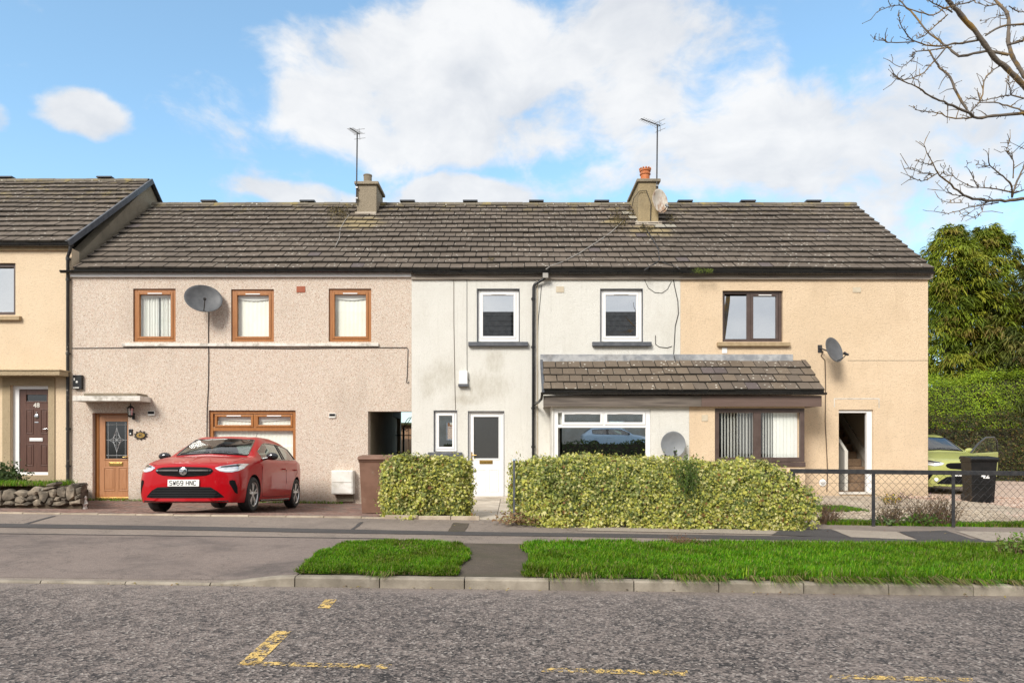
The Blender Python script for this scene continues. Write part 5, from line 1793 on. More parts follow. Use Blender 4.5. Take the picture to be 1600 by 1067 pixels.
cable([P(1016, 345, 18.41), P(1017, 318, 18.41), P(1010, 298, 18.41), P(999, 299, 18.41), P(990, 310, 18.40), P(988, 322, 18.5)], .010, 'cable', 'black cable looped round the right chimney stack', group='cables lying on the roof')
for px, py, s, lab in ((1092, 424, 1.0, 'tuft of moss growing out of the gutter above the peach wall'), (1107, 423, .8, 'smaller tuft of moss beside it in the gutter, further right')):
    pass
# ------------------------------------------------------------------ plants made of leaves
def nz(x, y, z, seed, f):
    r = np.random.RandomState(seed)
    s = 0
    for i in range(5):
        k = r.normal(size=3) * f * (1.0 + .6 * i); ph = r.uniform(0, 6.28)
        s = s + np.sin(x * k[0] + y * k[1] + z * k[2] + ph) / (1 + .35 * i)
    return s / 2.6


IVY = np.array([[0, -.42, 0], [.34, -.34, .02], [.26, -.06, .0], [.50, .12, .03], [.18, .16, 0], [0, .56, -.04],
                [-.18, .16, 0], [-.50, .12, .03], [-.26, -.06, 0], [-.34, -.34, .02]], float)
OVAL = np.array([[0, -.5, 0], [.22, -.2, .03], [.25, .1, .03], [0, .5, -.03], [-.25, .1, .03], [-.22, -.2, .03]], float)


def leaves(name, C, Nrm, size, cols, shape, mat, down=0.6, seed=1):
    """C centres (n,3), Nrm outward normals, size (n,), cols (n,3)"""
    r = np.random.RandomState(seed); n = len(C); k = len(shape)
    N = Nrm + r.normal(size=(n, 3)) * 0.42; N /= np.linalg.norm(N, axis=1, keepdims=True)
    up = np.tile([0, 0, -1.0], (n, 1)) * down + r.normal(size=(n, 3)) * (1.05 - down)
    Yv = up - N * (up * N).sum(1, keepdims=True); Yv /= np.linalg.norm(Yv, axis=1, keepdims=True) + 1e-9
    Xv = np.cross(Yv, N)
    sx = r.uniform(.8, 1.15, n)[:, None]
    V = C[:, None, :] + size[:, None, None] * (shape[None, :, 0:1] * Xv[:, None] * sx[:, None] + shape[None, :, 1:2] * Yv[:, None] + shape[None, :, 2:3] * N[:, None])
    V = V.reshape(-1, 3)
    f = np.arange(n * k).reshape(n, k)
    cc = np.repeat(cols, k, axis=0)
    return np_mesh(name, V, [(k, f)], mat, cc)


def pal(r, n, cols, w):
    i = r.choice(len(cols), n, p=np.array(w) / sum(w))
    return np.array(cols)[i] * r.uniform(.75, 1.25, (n, 1))


def ivy_hedge(label, x0, x1, yf, yb, zb, zt, n, seed, xend=None, lowyellow=0.0, size=.042):
    """clipped hedge grown through with variegated ivy"""
    r = np.random.RandomState(seed)
    t = thing('ivy_hedge', ((x0 + x1) / 2, 10.9, zb((x0 + x1) / 2)), label, 'hedge', 'ivy hedges along the pavement')
    def ends_(x): return np.clip((x0 + .26 - x) / .26, 0, 1) + (np.clip((x - x1 + .26) / .26, 0, 1) if xend is None else 0)
    zt_in = zt
    zt = lambda x: zt_in(x) - .10 * ends_(np.asarray(x, float)) ** 2
    def front(x, z): return yf(x, z) + .17 * ends_(x) ** 2 + 0.085 * nz(x, 0 * x, z, seed, 2.6) + 0.05 * nz(x, 0 * x, z, seed + 9, 8.0)
    def top(x, y): return zt(x) + 0.045 * nz(x, y, 0 * x, seed + 3, 2.4) + 0.03 * nz(x, y, 0 * x, seed + 5, 8.5)
    # leaves sit in sprigs that fan out of the face, top and ends
    ncl = n // 9
    C, N, K = [], [], []
    kinds = r.choice(3, ncl, p=[.70, .19, .11])
    x = r.uniform(x0, x1, ncl); u = r.uniform(0, 1, ncl); v = r.uniform(0, 1, ncl)
    zz = zb(x) + (top(x, 0 * x) - zb(x)) * u
    f = front(x, zz)
    A = np.stack([x, f, zz], 1); AN = np.tile([0, -1, .30], (ncl, 1)).astype(float)
    yy = front(x, zt(x)) * (1 - v) + yb * v
    B = np.stack([x, yy, top(x, yy)], 1)
    s_ = np.where(r.uniform(size=ncl) < .5, -1, 1); xe = np.where(s_ < 0, x0, x1)
    E = np.stack([xe + s_ * .05 * nz(v * 2, u * 2, 0 * u, seed + 7, 3), front(xe, zz) * (1 - v) + yb * v, zz], 1)
    cc = np.where((kinds == 0)[:, None], A, np.where((kinds == 1)[:, None], B, E))
    cn = np.where((kinds == 0)[:, None], AN, np.where((kinds == 1)[:, None], np.array([[0, -.35, 1.]]), np.stack([s_, 0 * s_ - .4, 0 * s_ + .2], 1)))
    # round off the edge between face and top
    e = np.clip((cc[:, 2] - zt(cc[:, 0]) + .14) / .14, 0, 1); cc[:, 1] += np.where(kinds == 0, .10 * e * e, 0)
    cc += cn / np.linalg.norm(cn, axis=1, keepdims=True) * (r.normal(0, .026, ncl) + .05 * (r.uniform(size=ncl) > .955))[:, None]
    if xend is not None:
        hz = (cc[:, 2] - zb(cc[:, 0])) / (zt(cc[:, 0]) - zb(cc[:, 0]) + 1e-6)
        keep = cc[:, 0] < xend(hz) + r.normal(0, .085, ncl); cc, cn = cc[keep], cn[keep]
    gap = nz(cc[:, 0], cc[:, 1], cc[:, 2], seed + 21, 8.0) + .5 * nz(cc[:, 0], cc[:, 1], cc[:, 2], seed + 22, 3.0)
    keep = (gap < .74) | (r.uniform(size=len(cc)) < .20); cc, cn = cc[keep], cn[keep]
    q = nz(cc[:, 0], cc[:, 1], cc[:, 2], seed + 31, 2.6) * .75 + nz(cc[:, 0], cc[:, 1], cc[:, 2], seed + 33, 7) * .25 + lowyellow * (zb(cc[:, 0]) + .45 - cc[:, 2]) + r.normal(0, .42, len(cc))
    py_ = np.clip(.60 + .34 * q, .08, .95)
    # some sprigs trail over the foot, some shoots stand out of the top
    foot = r.uniform(size=len(cc)) < .012; cc[foot, 2] = zb(cc[foot, 0]) + r.uniform(0, .06, foot.sum()); cc[foot, 1] -= r.uniform(0, .07, foot.sum())
    shoot = (cc[:, 2] > zt(cc[:, 0]) - .10) & (r.uniform(size=len(cc)) < .05); cc[shoot, 2] += r.uniform(.02, .09, shoot.sum())
    m0 = len(cc); per = 9
    C = np.repeat(cc, per, 0) + r.normal(0, 1, (m0 * per, 3)) * [.036, .022, .034]
    N = np.repeat(cn, per, 0) + r.normal(0, .30, (m0 * per, 3))
    py_ = np.repeat(py_, per); m = len(C)
    ylw = np.array([[.55, .53, .11], [.68, .64, .27], [.41, .44, .08]]); grn = np.array([[.20, .245, .055], [.085, .12, .03], [.32, .35, .12]]); brn = np.array([[.30, .16, .06]])
    isy = r.uniform(size=m) < py_
    col = np.where(isy[:, None], ylw[r.choice(3, m, p=[.42, .28, .30])], grn[r.choice(3, m, p=[.42, .26, .32])])
    isb = r.uniform(size=m) < .03
    col = np.where(isb[:, None], brn[0], col) * r.uniform(.78, 1.2, (m, 1))
    sz_ = size * np.clip(r.lognormal(-.16, .34, m), .4, 1.9)
    me = leaves('leaves', C, N, sz_, col, IVY, MT['leaf'], .62, seed)
    tag(link('leaves', me, t), kind='stuff')
    # woody inside
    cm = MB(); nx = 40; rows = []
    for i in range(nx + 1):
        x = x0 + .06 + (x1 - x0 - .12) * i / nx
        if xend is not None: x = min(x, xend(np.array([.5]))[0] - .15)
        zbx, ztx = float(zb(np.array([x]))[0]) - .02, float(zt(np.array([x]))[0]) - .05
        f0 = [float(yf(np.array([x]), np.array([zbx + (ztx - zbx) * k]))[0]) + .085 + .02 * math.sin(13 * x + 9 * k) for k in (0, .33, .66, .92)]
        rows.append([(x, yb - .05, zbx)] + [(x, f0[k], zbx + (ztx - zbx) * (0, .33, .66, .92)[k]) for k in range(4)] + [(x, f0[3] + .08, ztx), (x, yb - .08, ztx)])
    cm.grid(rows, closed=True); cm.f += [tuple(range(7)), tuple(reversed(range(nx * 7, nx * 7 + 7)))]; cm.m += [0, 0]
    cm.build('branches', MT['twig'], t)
    return t


ivy_hedge('smaller variegated ivy hedge left of the white door, in front of the brown bin', -2.08, -.72, lambda x, z: 10.97 - .04 * np.sin((z - .4) * 3), 11.42,
          lambda x: .375 - .013 * x - .02, lambda x: 1.33 + .0 * x - .03 * (x + 2.1), 29000, 41, size=.043)
ivy_hedge('long variegated ivy hedge hanging over the pavement right of the white door', 0.06, 4.72, lambda x, z: 10.36 + .33 * np.clip((z - .33) / 1.0, 0, 1) ** 1.4 + .30 * np.clip((.5 - x) / .6, 0, 1), 11.25,
          lambda x: .325 - .013 * x, lambda x: 1.29 + .05 * np.sin((x - .3) * 1.9) * (x < 1.9) - .045 * np.clip(x - 1.5, 0, 9) / 3 - .16 * np.clip(x - 3.9, 0, 1) ** 2, 84000, 57,
          xend=lambda h: 4.10 + .46 * np.sin(PI * np.clip(h * .75 + .22, 0, 1)) , lowyellow=.55)


def twigs_weeds(name, label, cat, pts, n_stem, h, cols, leaf, seed, spread=.5, thing_loc=None, lw=.012, leafn=5, group=None, kind=None, stem_col=(.16, .10, .06)):
    """loose plant: thin stems as blades with small leaves, one mesh of leaves and one of stems"""
    r = np.random.RandomState(seed)
    t = thing(name, thing_loc, label, cat, group)
    sm = MB(); C = []; N = []
    for i in range(n_stem):
        b = Vector(pts[i % len(pts)]) + Vector((r.normal(0, .05), r.normal(0, .05), 0))
        tip = b + Vector((r.normal(0, spread * .5), r.normal(0, spread * .3) - .03, h * r.uniform(.55, 1.1)))
        mid = b.lerp(tip, .5) + Vector((r.normal(0, .03), r.normal(0, .03), h * .08))
        sm.tube([b, mid, tip], [.004, .003, .0015], 4)
        for k in range(leafn):
            u = r.uniform(.2, 1.05)
            p = (b.lerp(mid, u * 2) if u < .5 else mid.lerp(tip, u * 2 - 1)) + Vector(r.normal(0, .02, 3))
            C.append(p); N.append(r.normal(size=3) + [0, -.3, .6])
    sm.build('stems', M('stem_' + name, stem_col, rough=.9), t, kind='stuff')
    C = np.array([tuple(c) for c in C]); N = np.array(N)
    col = pal(r, len(C), cols, [1] * len(cols))
    tag(link('leaves', leaves('leaves', C, N, leaf * r.uniform(.6, 1.3, len(C)), col, OVAL, MT['leaf'], .0, seed), t), kind='stuff')
    return t


# ------------------------------------------------------------------ grass
def grass(name, label, poly, n, zf, h0, seed, edge=None, tall=None, dry=.06, cat='grass', kind='stuff', wid=.0042):
    r = np.random.RandomState(seed)
    P_ = np.array(poly); lo, hi = P_.min(0), P_.max(0)
    pts = np.zeros((0, 2))
    while len(pts) < n:
        q = r.uniform(lo, hi, (n * 2, 2)); ins = np.zeros(len(q), bool); j = len(P_) - 1
        for i in range(len(P_)):
            a, b = P_[i], P_[j]
            c = ((a[1] > q[:, 1]) != (b[1] > q[:, 1])) & (q[:, 0] < (b[0] - a[0]) * (q[:, 1] - a[1]) / (b[1] - a[1] + 1e-12) + a[0]); ins ^= c; j = i
        pts = np.concatenate([pts, q[ins]])
    pts = pts[:n]; x, y = pts.T
    z = np.array([zf(a, b) for a, b in pts])
    clump = nz(x, y, 0 * x, seed, 4.0) * .5 + nz(x, y, 0 * x, seed + 1, 11) * .35
    h = h0 * r.uniform(.55, 1.25, n) * (1 + .38 * clump)
    if tall is not None: h *= tall(x, y)
    # thin, worn places
    worn = nz(x, y, 0 * x, seed + 15, 2.6) + .5 * nz(x, y, 0 * x, seed + 16, 9)
    ok = (worn < 1.0) | (r.uniform(size=n) < .35)
    x, y, z, h, clump, worn, pts = x[ok], y[ok], z[ok], h[ok], clump[ok], worn[ok], pts[ok]; n = len(x); h = h * np.where(worn > .8, .65, 1)
    a = r.uniform(0, 2 * PI, n); lean = r.uniform(.15, .75, n)
    d = np.stack([np.cos(a), np.sin(a)], 1) * lean[:, None] + np.stack([.25 * clump, -.12 + 0 * x], 1)
    if edge is not None:
        e = np.clip((edge - y) / .16, 0, 1) * (r.uniform(size=n) < .7)
        d[:, 1] -= e * .9; h *= 1 + .35 * e
        droop = e
    else: droop = 0 * x
    s = np.stack([-np.sin(a), np.cos(a)], 1) * (wid * r.uniform(.7, 1.4, n))[:, None]
    V = np.zeros((n, 5, 3))
    b3 = np.stack([x, y, z], 1)
    for k, (t, w) in enumerate(((0, 1), (0, -1), (.55, -.8), (.55, .8), (1, 0))):
        V[:, k, 0] = x + s[:, 0] * w + d[:, 0] * h * t * t
        V[:, k, 1] = y + s[:, 1] * w + d[:, 1] * h * t * t
        V[:, k, 2] = z + h * (t * (1 - .25 * lean * t) - droop * t * t * .95)
    idx = np.arange(n)[:, None] * 5
    q4 = idx + np.array([[0, 1, 2, 3]]); t3 = idx + np.array([[3, 2, 4]])
    base = np.array([[.045, .165, .003], [.085, .250, .004], [.150, .320, .008], [.24, .34, .02]])
    c = base[r.choice(4, n, p=[.3, .36, .24, .10])]
    k = np.clip(.5 + .55 * nz(x, y, 0 * x, seed + 4, 2.2), 0, 1)[:, None]
    dkc = np.clip(nz(x, y, 0 * x, seed + 8, 5.0), 0, 1.2)[:, None]
    c = c * (.66 + .62 * k) * (1 - .38 * dkc) + np.array([.05, .035, .004]) * (1 - k) * .8
    isd = r.uniform(size=n) < dry * (1 + 3.0 * (droop > .3) + 3.5 * (worn > .75))
    c = np.where(isd[:, None], np.array([.33, .27, .12]) * r.uniform(.7, 1.1, (n, 1)), c)
    c = c * r.uniform(.8, 1.2, (n, 1))
    o = link(name, np_mesh(name, V.reshape(-1, 3), [(4, q4), (3, t3)], MT['grass'], np.repeat(c, 5, axis=0)))
    return tag(o, label, cat if kind is None else None, None, kind)


lv = [(-2.33, 7.49)] + [p for p in street_px([(466, 893), (476, 880), (498, 866), (538, 851), (600, 847), (680, 849), (722, 853), (734, 862)])] + [(-.56, 8.4), (-.60, 7.49)]
rv = [(.13, 7.49), (.20, 8.3), (.12, 9.05), (.5, 9.30), (1.5, 9.34), (5, 9.36), (9, 9.36), (14, 9.36), (14, 7.49)]
zs3 = lambda x, y: zstreet(x, y) + .015
overlay('verge_soil', lv, zstreet, .012, MT['turf'], .4)
overlay('verge_soil', rv, zstreet, .012, MT['turf'], .5)
lv_g = wobble(lv, .07, 6, 3); rv_g = wobble(rv, .06, 14, 4)
tl = lambda x, y: 1.0 + .25 * (y < 7.75)
grass('grass_verge', 'short mown grass of the small verge patch left of the path', lv_g, 46000, zs3, .054, 71, edge=7.60, tall=tl)
grass('grass_verge', 'long lush grass verge right of the path, hanging over the kerb', [(min(p[0], 8.6), p[1]) for p in rv_g], 125000, zs3, .063, 73, edge=7.64,
      tall=lambda x, y: (1.0 + .3 * (y < 7.85)) * (1 + .25 * np.clip((x - 3) / 3, 0, 1)), dry=.05)
ro_ = random.Random(9)
spots = [(-1.55, -1.3, 160), (.4, .6, 60)]
x_ = .7
while x_ < 5.9:
    w_ = ro_.uniform(.10, .34); spots.append((x_, x_ + w_, int(w_ * (420 if x_ < 1.5 else 900)))); x_ += w_ + ro_.uniform(.02, .34 if x_ < 3 else .16)
for k, (xa, xb, m_) in enumerate(spots):
    grass('overhanging_grass', 'clump of longer grass flopping over the kerb stones', [(xa, 7.44), (xa, 7.53), (xb, 7.53), (xb, 7.44)], m_, lambda x, y: zs3(x, y) + .004, ro_.uniform(.13, .19), 200 + k, edge=8.1, dry=.12)
# rough tufts standing out of the verge
for i, (px, py, h_, lab) in enumerate(((1592, 872, .30, 'bushy green weed at the right end of the long verge'), (1072, 852, .12, 'small reddish dead weed in the long grass verge'))):
    b = on_plane(px, py, SA, SB); b = Vector((b.x, b.y, zstreet(b.x, b.y)))
    twigs_weeds('weed', lab, 'weed', [b + Vector((R.uniform(-.14, .14), R.uniform(-.12, .12), 0)) for _ in range(9)], 60, h_, [(.13, .24, .03), (.20, .30, .05)] if i == 0 else [(.20, .09, .05), (.26, .14, .07)], .045 if i == 0 else .02, 80 + i,
                spread=.14, thing_loc=b, leafn=9 if i == 0 else 4)

# ------------------------------------------------------------------ chain link fence
fx0, fx1, fy = 4.40, 12.05, 10.78
ft = thing('chain_link_fence', (8, fy, .28), 'dark chain link fence with a flat top rail along the peach house garden', 'fence')
zf_ = lambda x: zstreet(x, fy)
zr_ = lambda x: EYE - .325 - .0105 * (x - 4.7) + .012
MB().prism([(fx0, fy - .012, zr_(fx0) - .035), (fx0, fy + .03, zr_(fx0) - .035), (fx0, fy + .03, zr_(fx0) + .035), (fx0, fy - .012, zr_(fx0) + .035)], (fx1 - fx0, 0, zr_(fx1) - zr_(fx0))).build('top_rail', MT['dark_metal'], ft, bevel=.004)
x = 5.70 - 1.26
while x < fx1:
    mb = MB(); w = .026
    mb.box(x - w, x + w, fy - .018, fy - .0125, zf_(x) - .15, zr_(x) + .034); mb.box(x + w - .006, x + w, fy - .012, fy + .045, zf_(x) - .15, zr_(x) - .036)
    mb.box(x - w, x + w - .007, fy - .0124, fy - .008, zf_(x) - .15, zr_(x) - .036)
    mb.build('fence_post', MT['dark_metal'], ft)
    x += 1.26
mb = MB(); s = .058; x = fx0 + .02; k = 0
while x < fx1 - .02:
    zt_, zb_ = zr_(x) - .037, zf_(x) + .02
    n = int((zt_ - zb_) / s); pts = []
    for i in range(n + 1):
        pts.append((x + (s / 2 if (i + k) % 2 else -s / 2) * .98 + R.uniform(-.002, .002), fy + .012 + (.003 if i % 2 else -.003), zt_ - i * s))
    mb.tube(pts, .0034, 3, caps=False)
    x += s; k += 1
for zo in (.25, .62):
    mb.tube([(fx0, fy + .018, zf_(fx0) + zo + .05), (fx1, fy + .018, zf_(fx1) + zo + .08)], .002, 4)
mb.build('wire_mesh', MT['dark_metal'], ft, kind='stuff', recalc=False)

# ------------------------------------------------------------------ stone wall of the raised garden
swt = thing('stone_wall', (-11.2, 13.45, .45), 'low rubble stone wall holding up the grassy bed before the cream house', 'wall')
yw = 13.42
sx = lambda px: X_(px, yw)
sz = lambda py: Z_(py, yw)


def stone(poly, depth, seed):
    r = random.Random(seed)
    pts = [Vector((sx(p[0]), 0, sz(p[1]))) for p in poly]
    c = sum(pts, Vector()) / len(pts)
    out = []
    for i, a in enumerate(pts):
        b = pts[(i + 1) % len(pts)]
        out += [a, a.lerp(b, .5) + Vector((r.uniform(-.008, .008), 0, r.uniform(-.008, .008)))]
    rings = []
    for k, (s, y) in enumerate(((.90, .16), (1.0, .06), (.97, .012), (.84, -.026), (.42, -.040))):
        rings.append([Vector((c.x + (p.x - c.x) * s, yw + y * depth / .1 * 1.0 + r.uniform(-.012, .012) * (k > 1), c.z + (p.z - c.z) * s)) for p in out])
    mb = MB(); mb.grid(rings, closed=True); n = len(out)
    mb.f.append(tuple(range(n))); mb.m.append(0); mb.f.append(tuple(reversed(range(4 * n, 5 * n)))); mb.m.append(0)
    mb.build('stone', MT['stone'], swt, smooth=28)


stones = [[(4, 776), (6, 768), (13, 766), (22, 772), (25, 779), (16, 783), (5, 783)], [(4, 790), (10, 784), (18, 783.5), (23, 788), (20, 791)],
          [(22, 771), (30, 767), (44, 770), (44, 776), (38, 778), (28, 775)], [(24, 779), (30, 776), (40, 783), (34, 788), (24, 785)], [(30, 774.5), (36, 776), (46, 783), (42, 784), (31, 777)],
          [(43, 771), (54, 762), (62, 764), (64, 769), (56, 774), (45, 775.5)], [(45, 776.5), (55, 773), (59, 780), (50, 784.5), (42, 782)], [(24, 787), (34, 788.5), (45, 784.5), (50, 788), (44, 791), (24, 791)],
          [(60, 770), (66, 767), (77, 769), (77, 776), (70, 787), (63, 782)], [(52, 785), (58, 780.5), (65, 784), (66, 790), (54, 791)], [(77, 767), (85, 765), (90, 770), (86, 778), (79, 778)],
          [(72, 787), (77, 779), (83, 779.5), (84, 784), (80, 790), (73, 790)], [(85, 783), (88, 777.5), (95, 778), (94, 783.5), (90, 785)], [(84, 786), (95, 784.5), (104, 782), (105, 787), (95, 791), (82, 791)],
          [(90, 764), (100, 762), (104, 768), (103, 778), (96, 778), (90, 774)], [(96, 779.5), (103, 779), (105, 781), (97, 783.5)], [(104, 763), (112, 758), (118, 764), (117, 777), (108, 784), (104, 777)],
          [(112, 757), (128, 756), (130, 760), (120, 763)], [(119, 764), (129, 761), (128, 770), (121, 774.5)], [(117.5, 777), (128, 771), (127, 779), (119, 783.5)], [(108, 785), (118, 784), (127, 780), (127, 788), (110, 790)],
          [(-14, 780), (-10, 770), (2, 768), (4, 777), (3, 784), (-12, 788)], [(-14, 791), (-11, 788), (3, 785), (3, 791)], [(72, 759), (88, 754), (90, 757), (85, 761), (76, 761.5)], [(64, 764), (76, 762), (88, 762), (77, 766), (65, 769)],
          [(-34, 784), (-30, 768), (-15, 769), (-15, 782), (-20, 790), (-33, 790)]]
for i, pl_ in enumerate(stones):
    cx = sum(p[0] for p in pl_) / len(pl_); cy = sum(p[1] for p in pl_) / len(pl_)
    stone([(cx + (p[0] - cx) * 1.10, cy + (p[1] - cy) * 1.10 - 1.5) for p in pl_], .10, i)
rs_ = random.Random(5)
for row, (ya, yb_) in enumerate(((768, 779), (779, 791))):
    px = -37 - row * 6
    while px > -135:
        w_ = rs_.uniform(11, 20)
        stone([(px - w_, yb_ - rs_.uniform(0, 3)), (px - w_ + rs_.uniform(0, 4), ya + rs_.uniform(0, 2)), (px - w_ * .4, ya - rs_.uniform(0, 2)), (px - rs_.uniform(0, 3), ya + rs_.uniform(0, 3)), (px, yb_ - rs_.uniform(1, 5)), (px - w_ * .5, yb_)], .10, int(-px * 7))
        px -= w_ + .6
mb = MB()
mb.box(-16, sx(125), yw + .05, yw + .26, .30, sz(770)); mb.prism([(sx(125), yw + .261, .2), (-10.25, D - .03, .2), (-10.6, D - .03, .2), (sx(125) - .35, yw + .261, .2)], (0, 0, sz(766) - .2)); mb.box(sx(95), sx(125) - .02, yw + .051, yw + .259, sz(770), sz(764))
mb.build('wall_core', MT['soil'], swt)
# side return of the wall, rougher stones towards the house
for i in range(8):
    y = yw + .30 + i * .30
    for k in range(2):
        c = Vector((sx(127) - .12 - .70 * (y - yw), y + R.uniform(-.05, .05), .40 + k * .2 + R.uniform(-.03, .03)))
        mb = MB(); mb.ball(c, .13, 9, 6, sc=(.35, 1.1, .85)); mb.build('stone', MT['stone'], swt, smooth=30)
overlay('raised_bed', [(-19, yw + .24), (sx(127) - .5, yw + .24), (-10.65, D - .03), (-19, D - .03)], lambda x, y: .80 + .02 * math.sin(3 * x), 0, MT['soil'], .5)
grass('bed_grass', 'tufty grass growing on the raised bed behind the stone wall', [(-16, yw + .1), (sx(76), yw + .1), (sx(80), yw + .9), (-16, yw + .9)], 9000, lambda x, y: .80, .12, 91, edge=yw + .22, dry=.15)
shrub_at = Vector((X_(-6, 15.2), 15.2, .8))
r_ = np.random.RandomState(4); q = r_.normal(size=(2600, 3)) * [.24, .2, .17]; q[:, 2] = np.abs(q[:, 2]) * 1.0
sh = thing('shrub', shrub_at, 'dark green shrub at the left edge beside the brown door', 'shrub')
tag(link('leaves', leaves('leaves', np.array(shrub_at) + q, q + 1e-3, .075 * r_.uniform(.6, 1.3, 2600), pal(r_, 2600, [(.04, .075, .02), (.07, .11, .03)], [1, 1]), OVAL, MT['leaf'], .1, 3), sh), kind='stuff')
sm = MB()
for i in range(14): sm.tube([shrub_at, shrub_at + Vector(tuple(q[i * 9] * .9))], [.012, .004], 5)
sm.build('stems', MT['bark'], sh)
# small white ornament on the drive
ot = P(132, 784, 13.55)
o_ = thing('garden_ornament', (ot.x, ot.y, zdrive(ot.x, ot.y)), 'small white figurine on the drive at the end of the stone wall', 'ornament')
c = Vector((ot.x, ot.y, zdrive(ot.x, ot.y)))
mb = MB(); mb.lathe([(.05, 0), (.055, .02), (.04, .05), (.055, .10), (.045, .16), (.025, .19)], c, n=12); mb.ball(c + Vector((0, 0, .215)), .042, 12, 8)
mb.tube([c + Vector((-.04, -.01, .15)), c + Vector((-.08, -.03, .11)), c + Vector((-.03, -.06, .10))], .015, 7); mb.tube([c + Vector((.04, -.01, .15)), c + Vector((.08, -.03, .11)), c + Vector((.03, -.06, .10))], .015, 7)
mb.build('figure', MT['ornament'], o_, smooth=50)
mb = MB(); mb.lathe([(.045, .235), (.035, .25), (.0, .30)], c, n=10); mb.build('hat', MT['ornament'], o_, smooth=50)


# ------------------------------------------------------------------ wheeled bins
def bin_(name, loc, rz, w, dp, h, mat, label, number=None):
    t = thing(name, loc, label, 'bin', None, (0, 0, rz))
    mb = MB()
    tw, bw, td, bd = w / 2, w / 2 * .84, dp / 2, dp / 2 * .80
    rows = []
    for (z, a, b) in ((0.03, bw, bd), (.05, bw, bd), (h * .82, tw * .97, td * .97), (h * .86, tw * .98, td * .98), (h * .865, tw * 1.03, td * 1.03), (h * .91, tw * 1.04, td * 1.04)):
        rows.append([(-a, -b, z), (-a * .25, -b - .0, z), (a * .25, -b, z), (a, -b, z), (a, b, z), (-a, b, z)])
    mb.grid(rows, closed=True); mb.f.append((5, 4, 3, 2, 1, 0)); mb.m.append(0)
    o = (len(rows) - 1) * 6; mb.f.append(tuple(range(o, o + 6))); mb.m.append(0)
    mb.build('body', MT[mat], t, bevel=.006)
    lm = MB(); z0 = h * .915
    prof = [(-td * 1.14, z0 - .02), (-td * 1.14, z0 + .02), (-td * .9, z0 + .05), (td * .8, z0 + .075), (td * 1.05, z0 + .06), (td * 1.12, z0)]
    lm.prism([(-tw * 1.08, y, z) for y, z in prof], (tw * 2.16, 0, 0))
    lm.build('lid', MT[mat], t, bevel=.012)
    hm = MB(); hm.tube([(-tw * .8, td * 1.05, z0 - .03), (-tw * .8, td * 1.22, z0 + .02), (tw * .8, td * 1.22, z0 + .02), (tw * .8, td * 1.05, z0 - .03)], .016, 8); hm.build('handle', MT[mat], t, smooth=50)
    for s in (-1, 1):
        wm = MB(); c = (s * (bw - .01), bd + .02, .10)
        wm.lathe([(.03, -.025), (.085, -.025), (.10, -.015), (.10, .015), (.085, .025), (.03, .025)], c, (1, 0, 0), 18); wm.build('wheel', MT['tyre'], t, smooth=40)
    ax = MB(); ax.tube([(-bw, bd + .02, .10), (bw, bd + .02, .10)], .012, 8); ax.build('axle', MT['dark_metal'], t)
    if number:
        lettering('painted_number', number, .15, MT['white_upvc'], t, (.02, -td * .985, h * .575), (PI / 2 + rad(1.9), 0, 0), .002, .008)
    return t


b1 = P(583, 797, 13.15)
bin_('wheelie_bin', (X_(588, 12.9), 12.9, .315), rad(4), .56, .60, 1.13, 'bin_brown', 'brown wheelie bin behind the smaller ivy hedge at the passage')
bx_ = X_(1529, 14.75)
bin_('wheelie_bin', (bx_, 14.75, zright(bx_, 14.75) - .0), rad(-13), .50, .56, 1.02, 'bin_black', 'black wheelie bin painted with white number 42 beside the lime car', '42')
bm_ = MB()

# thin blue post and dead leaves at the near end of the long hedge
pp = P(803, 790, 11.0)
po = thing('hedge_post', (pp.x, 10.72, .36), 'thin weathered blue post at the left end of the long ivy hedge', 'post')
MB().box(X_(801.5, 10.72), X_(805, 10.72), 10.70, 10.735, .30, Z_(719, 10.72)).build('post', MT['sill_grey'], po, bevel=.004)
MB().box(X_(801, 10.72), X_(805.5, 10.72), 10.695, 10.74, Z_(719, 10.72) + .001, Z_(717, 10.72)).build('cap', MT['blue_paint'], po)
rr = np.random.RandomState(61); n = 420
cx_ = np.stack([rr.normal(.10, .16, n), 10.50 + rr.normal(0, .14, n), .40 + np.abs(rr.normal(0, .07, n))], 1)
tag(link('dead_leaves', leaves('dead_leaves', cx_, np.tile([0, -.5, 1.], (n, 1)), .05 * rr.uniform(.5, 1.2, n), pal(rr, n, [(.24, .13, .06), (.33, .22, .11), (.16, .09, .05), (.36, .34, .14)], [1, 1, 1, .6]), IVY, MT['leaf'], .3, 5)), 'withered brown ivy leaves heaped at the foot of the long hedge', kind='stuff')
# ------------------------------------------------------------------ cars
def crom(p0, p1, p2, p3, t):
    return 0.5 * ((2 * p1) + (-p0 + p2) * t + (2 * p0 - 5 * p1 + 4 * p2 - p3) * t * t + (-p0 + 3 * p1 - 3 * p2 + p3) * t ** 3)


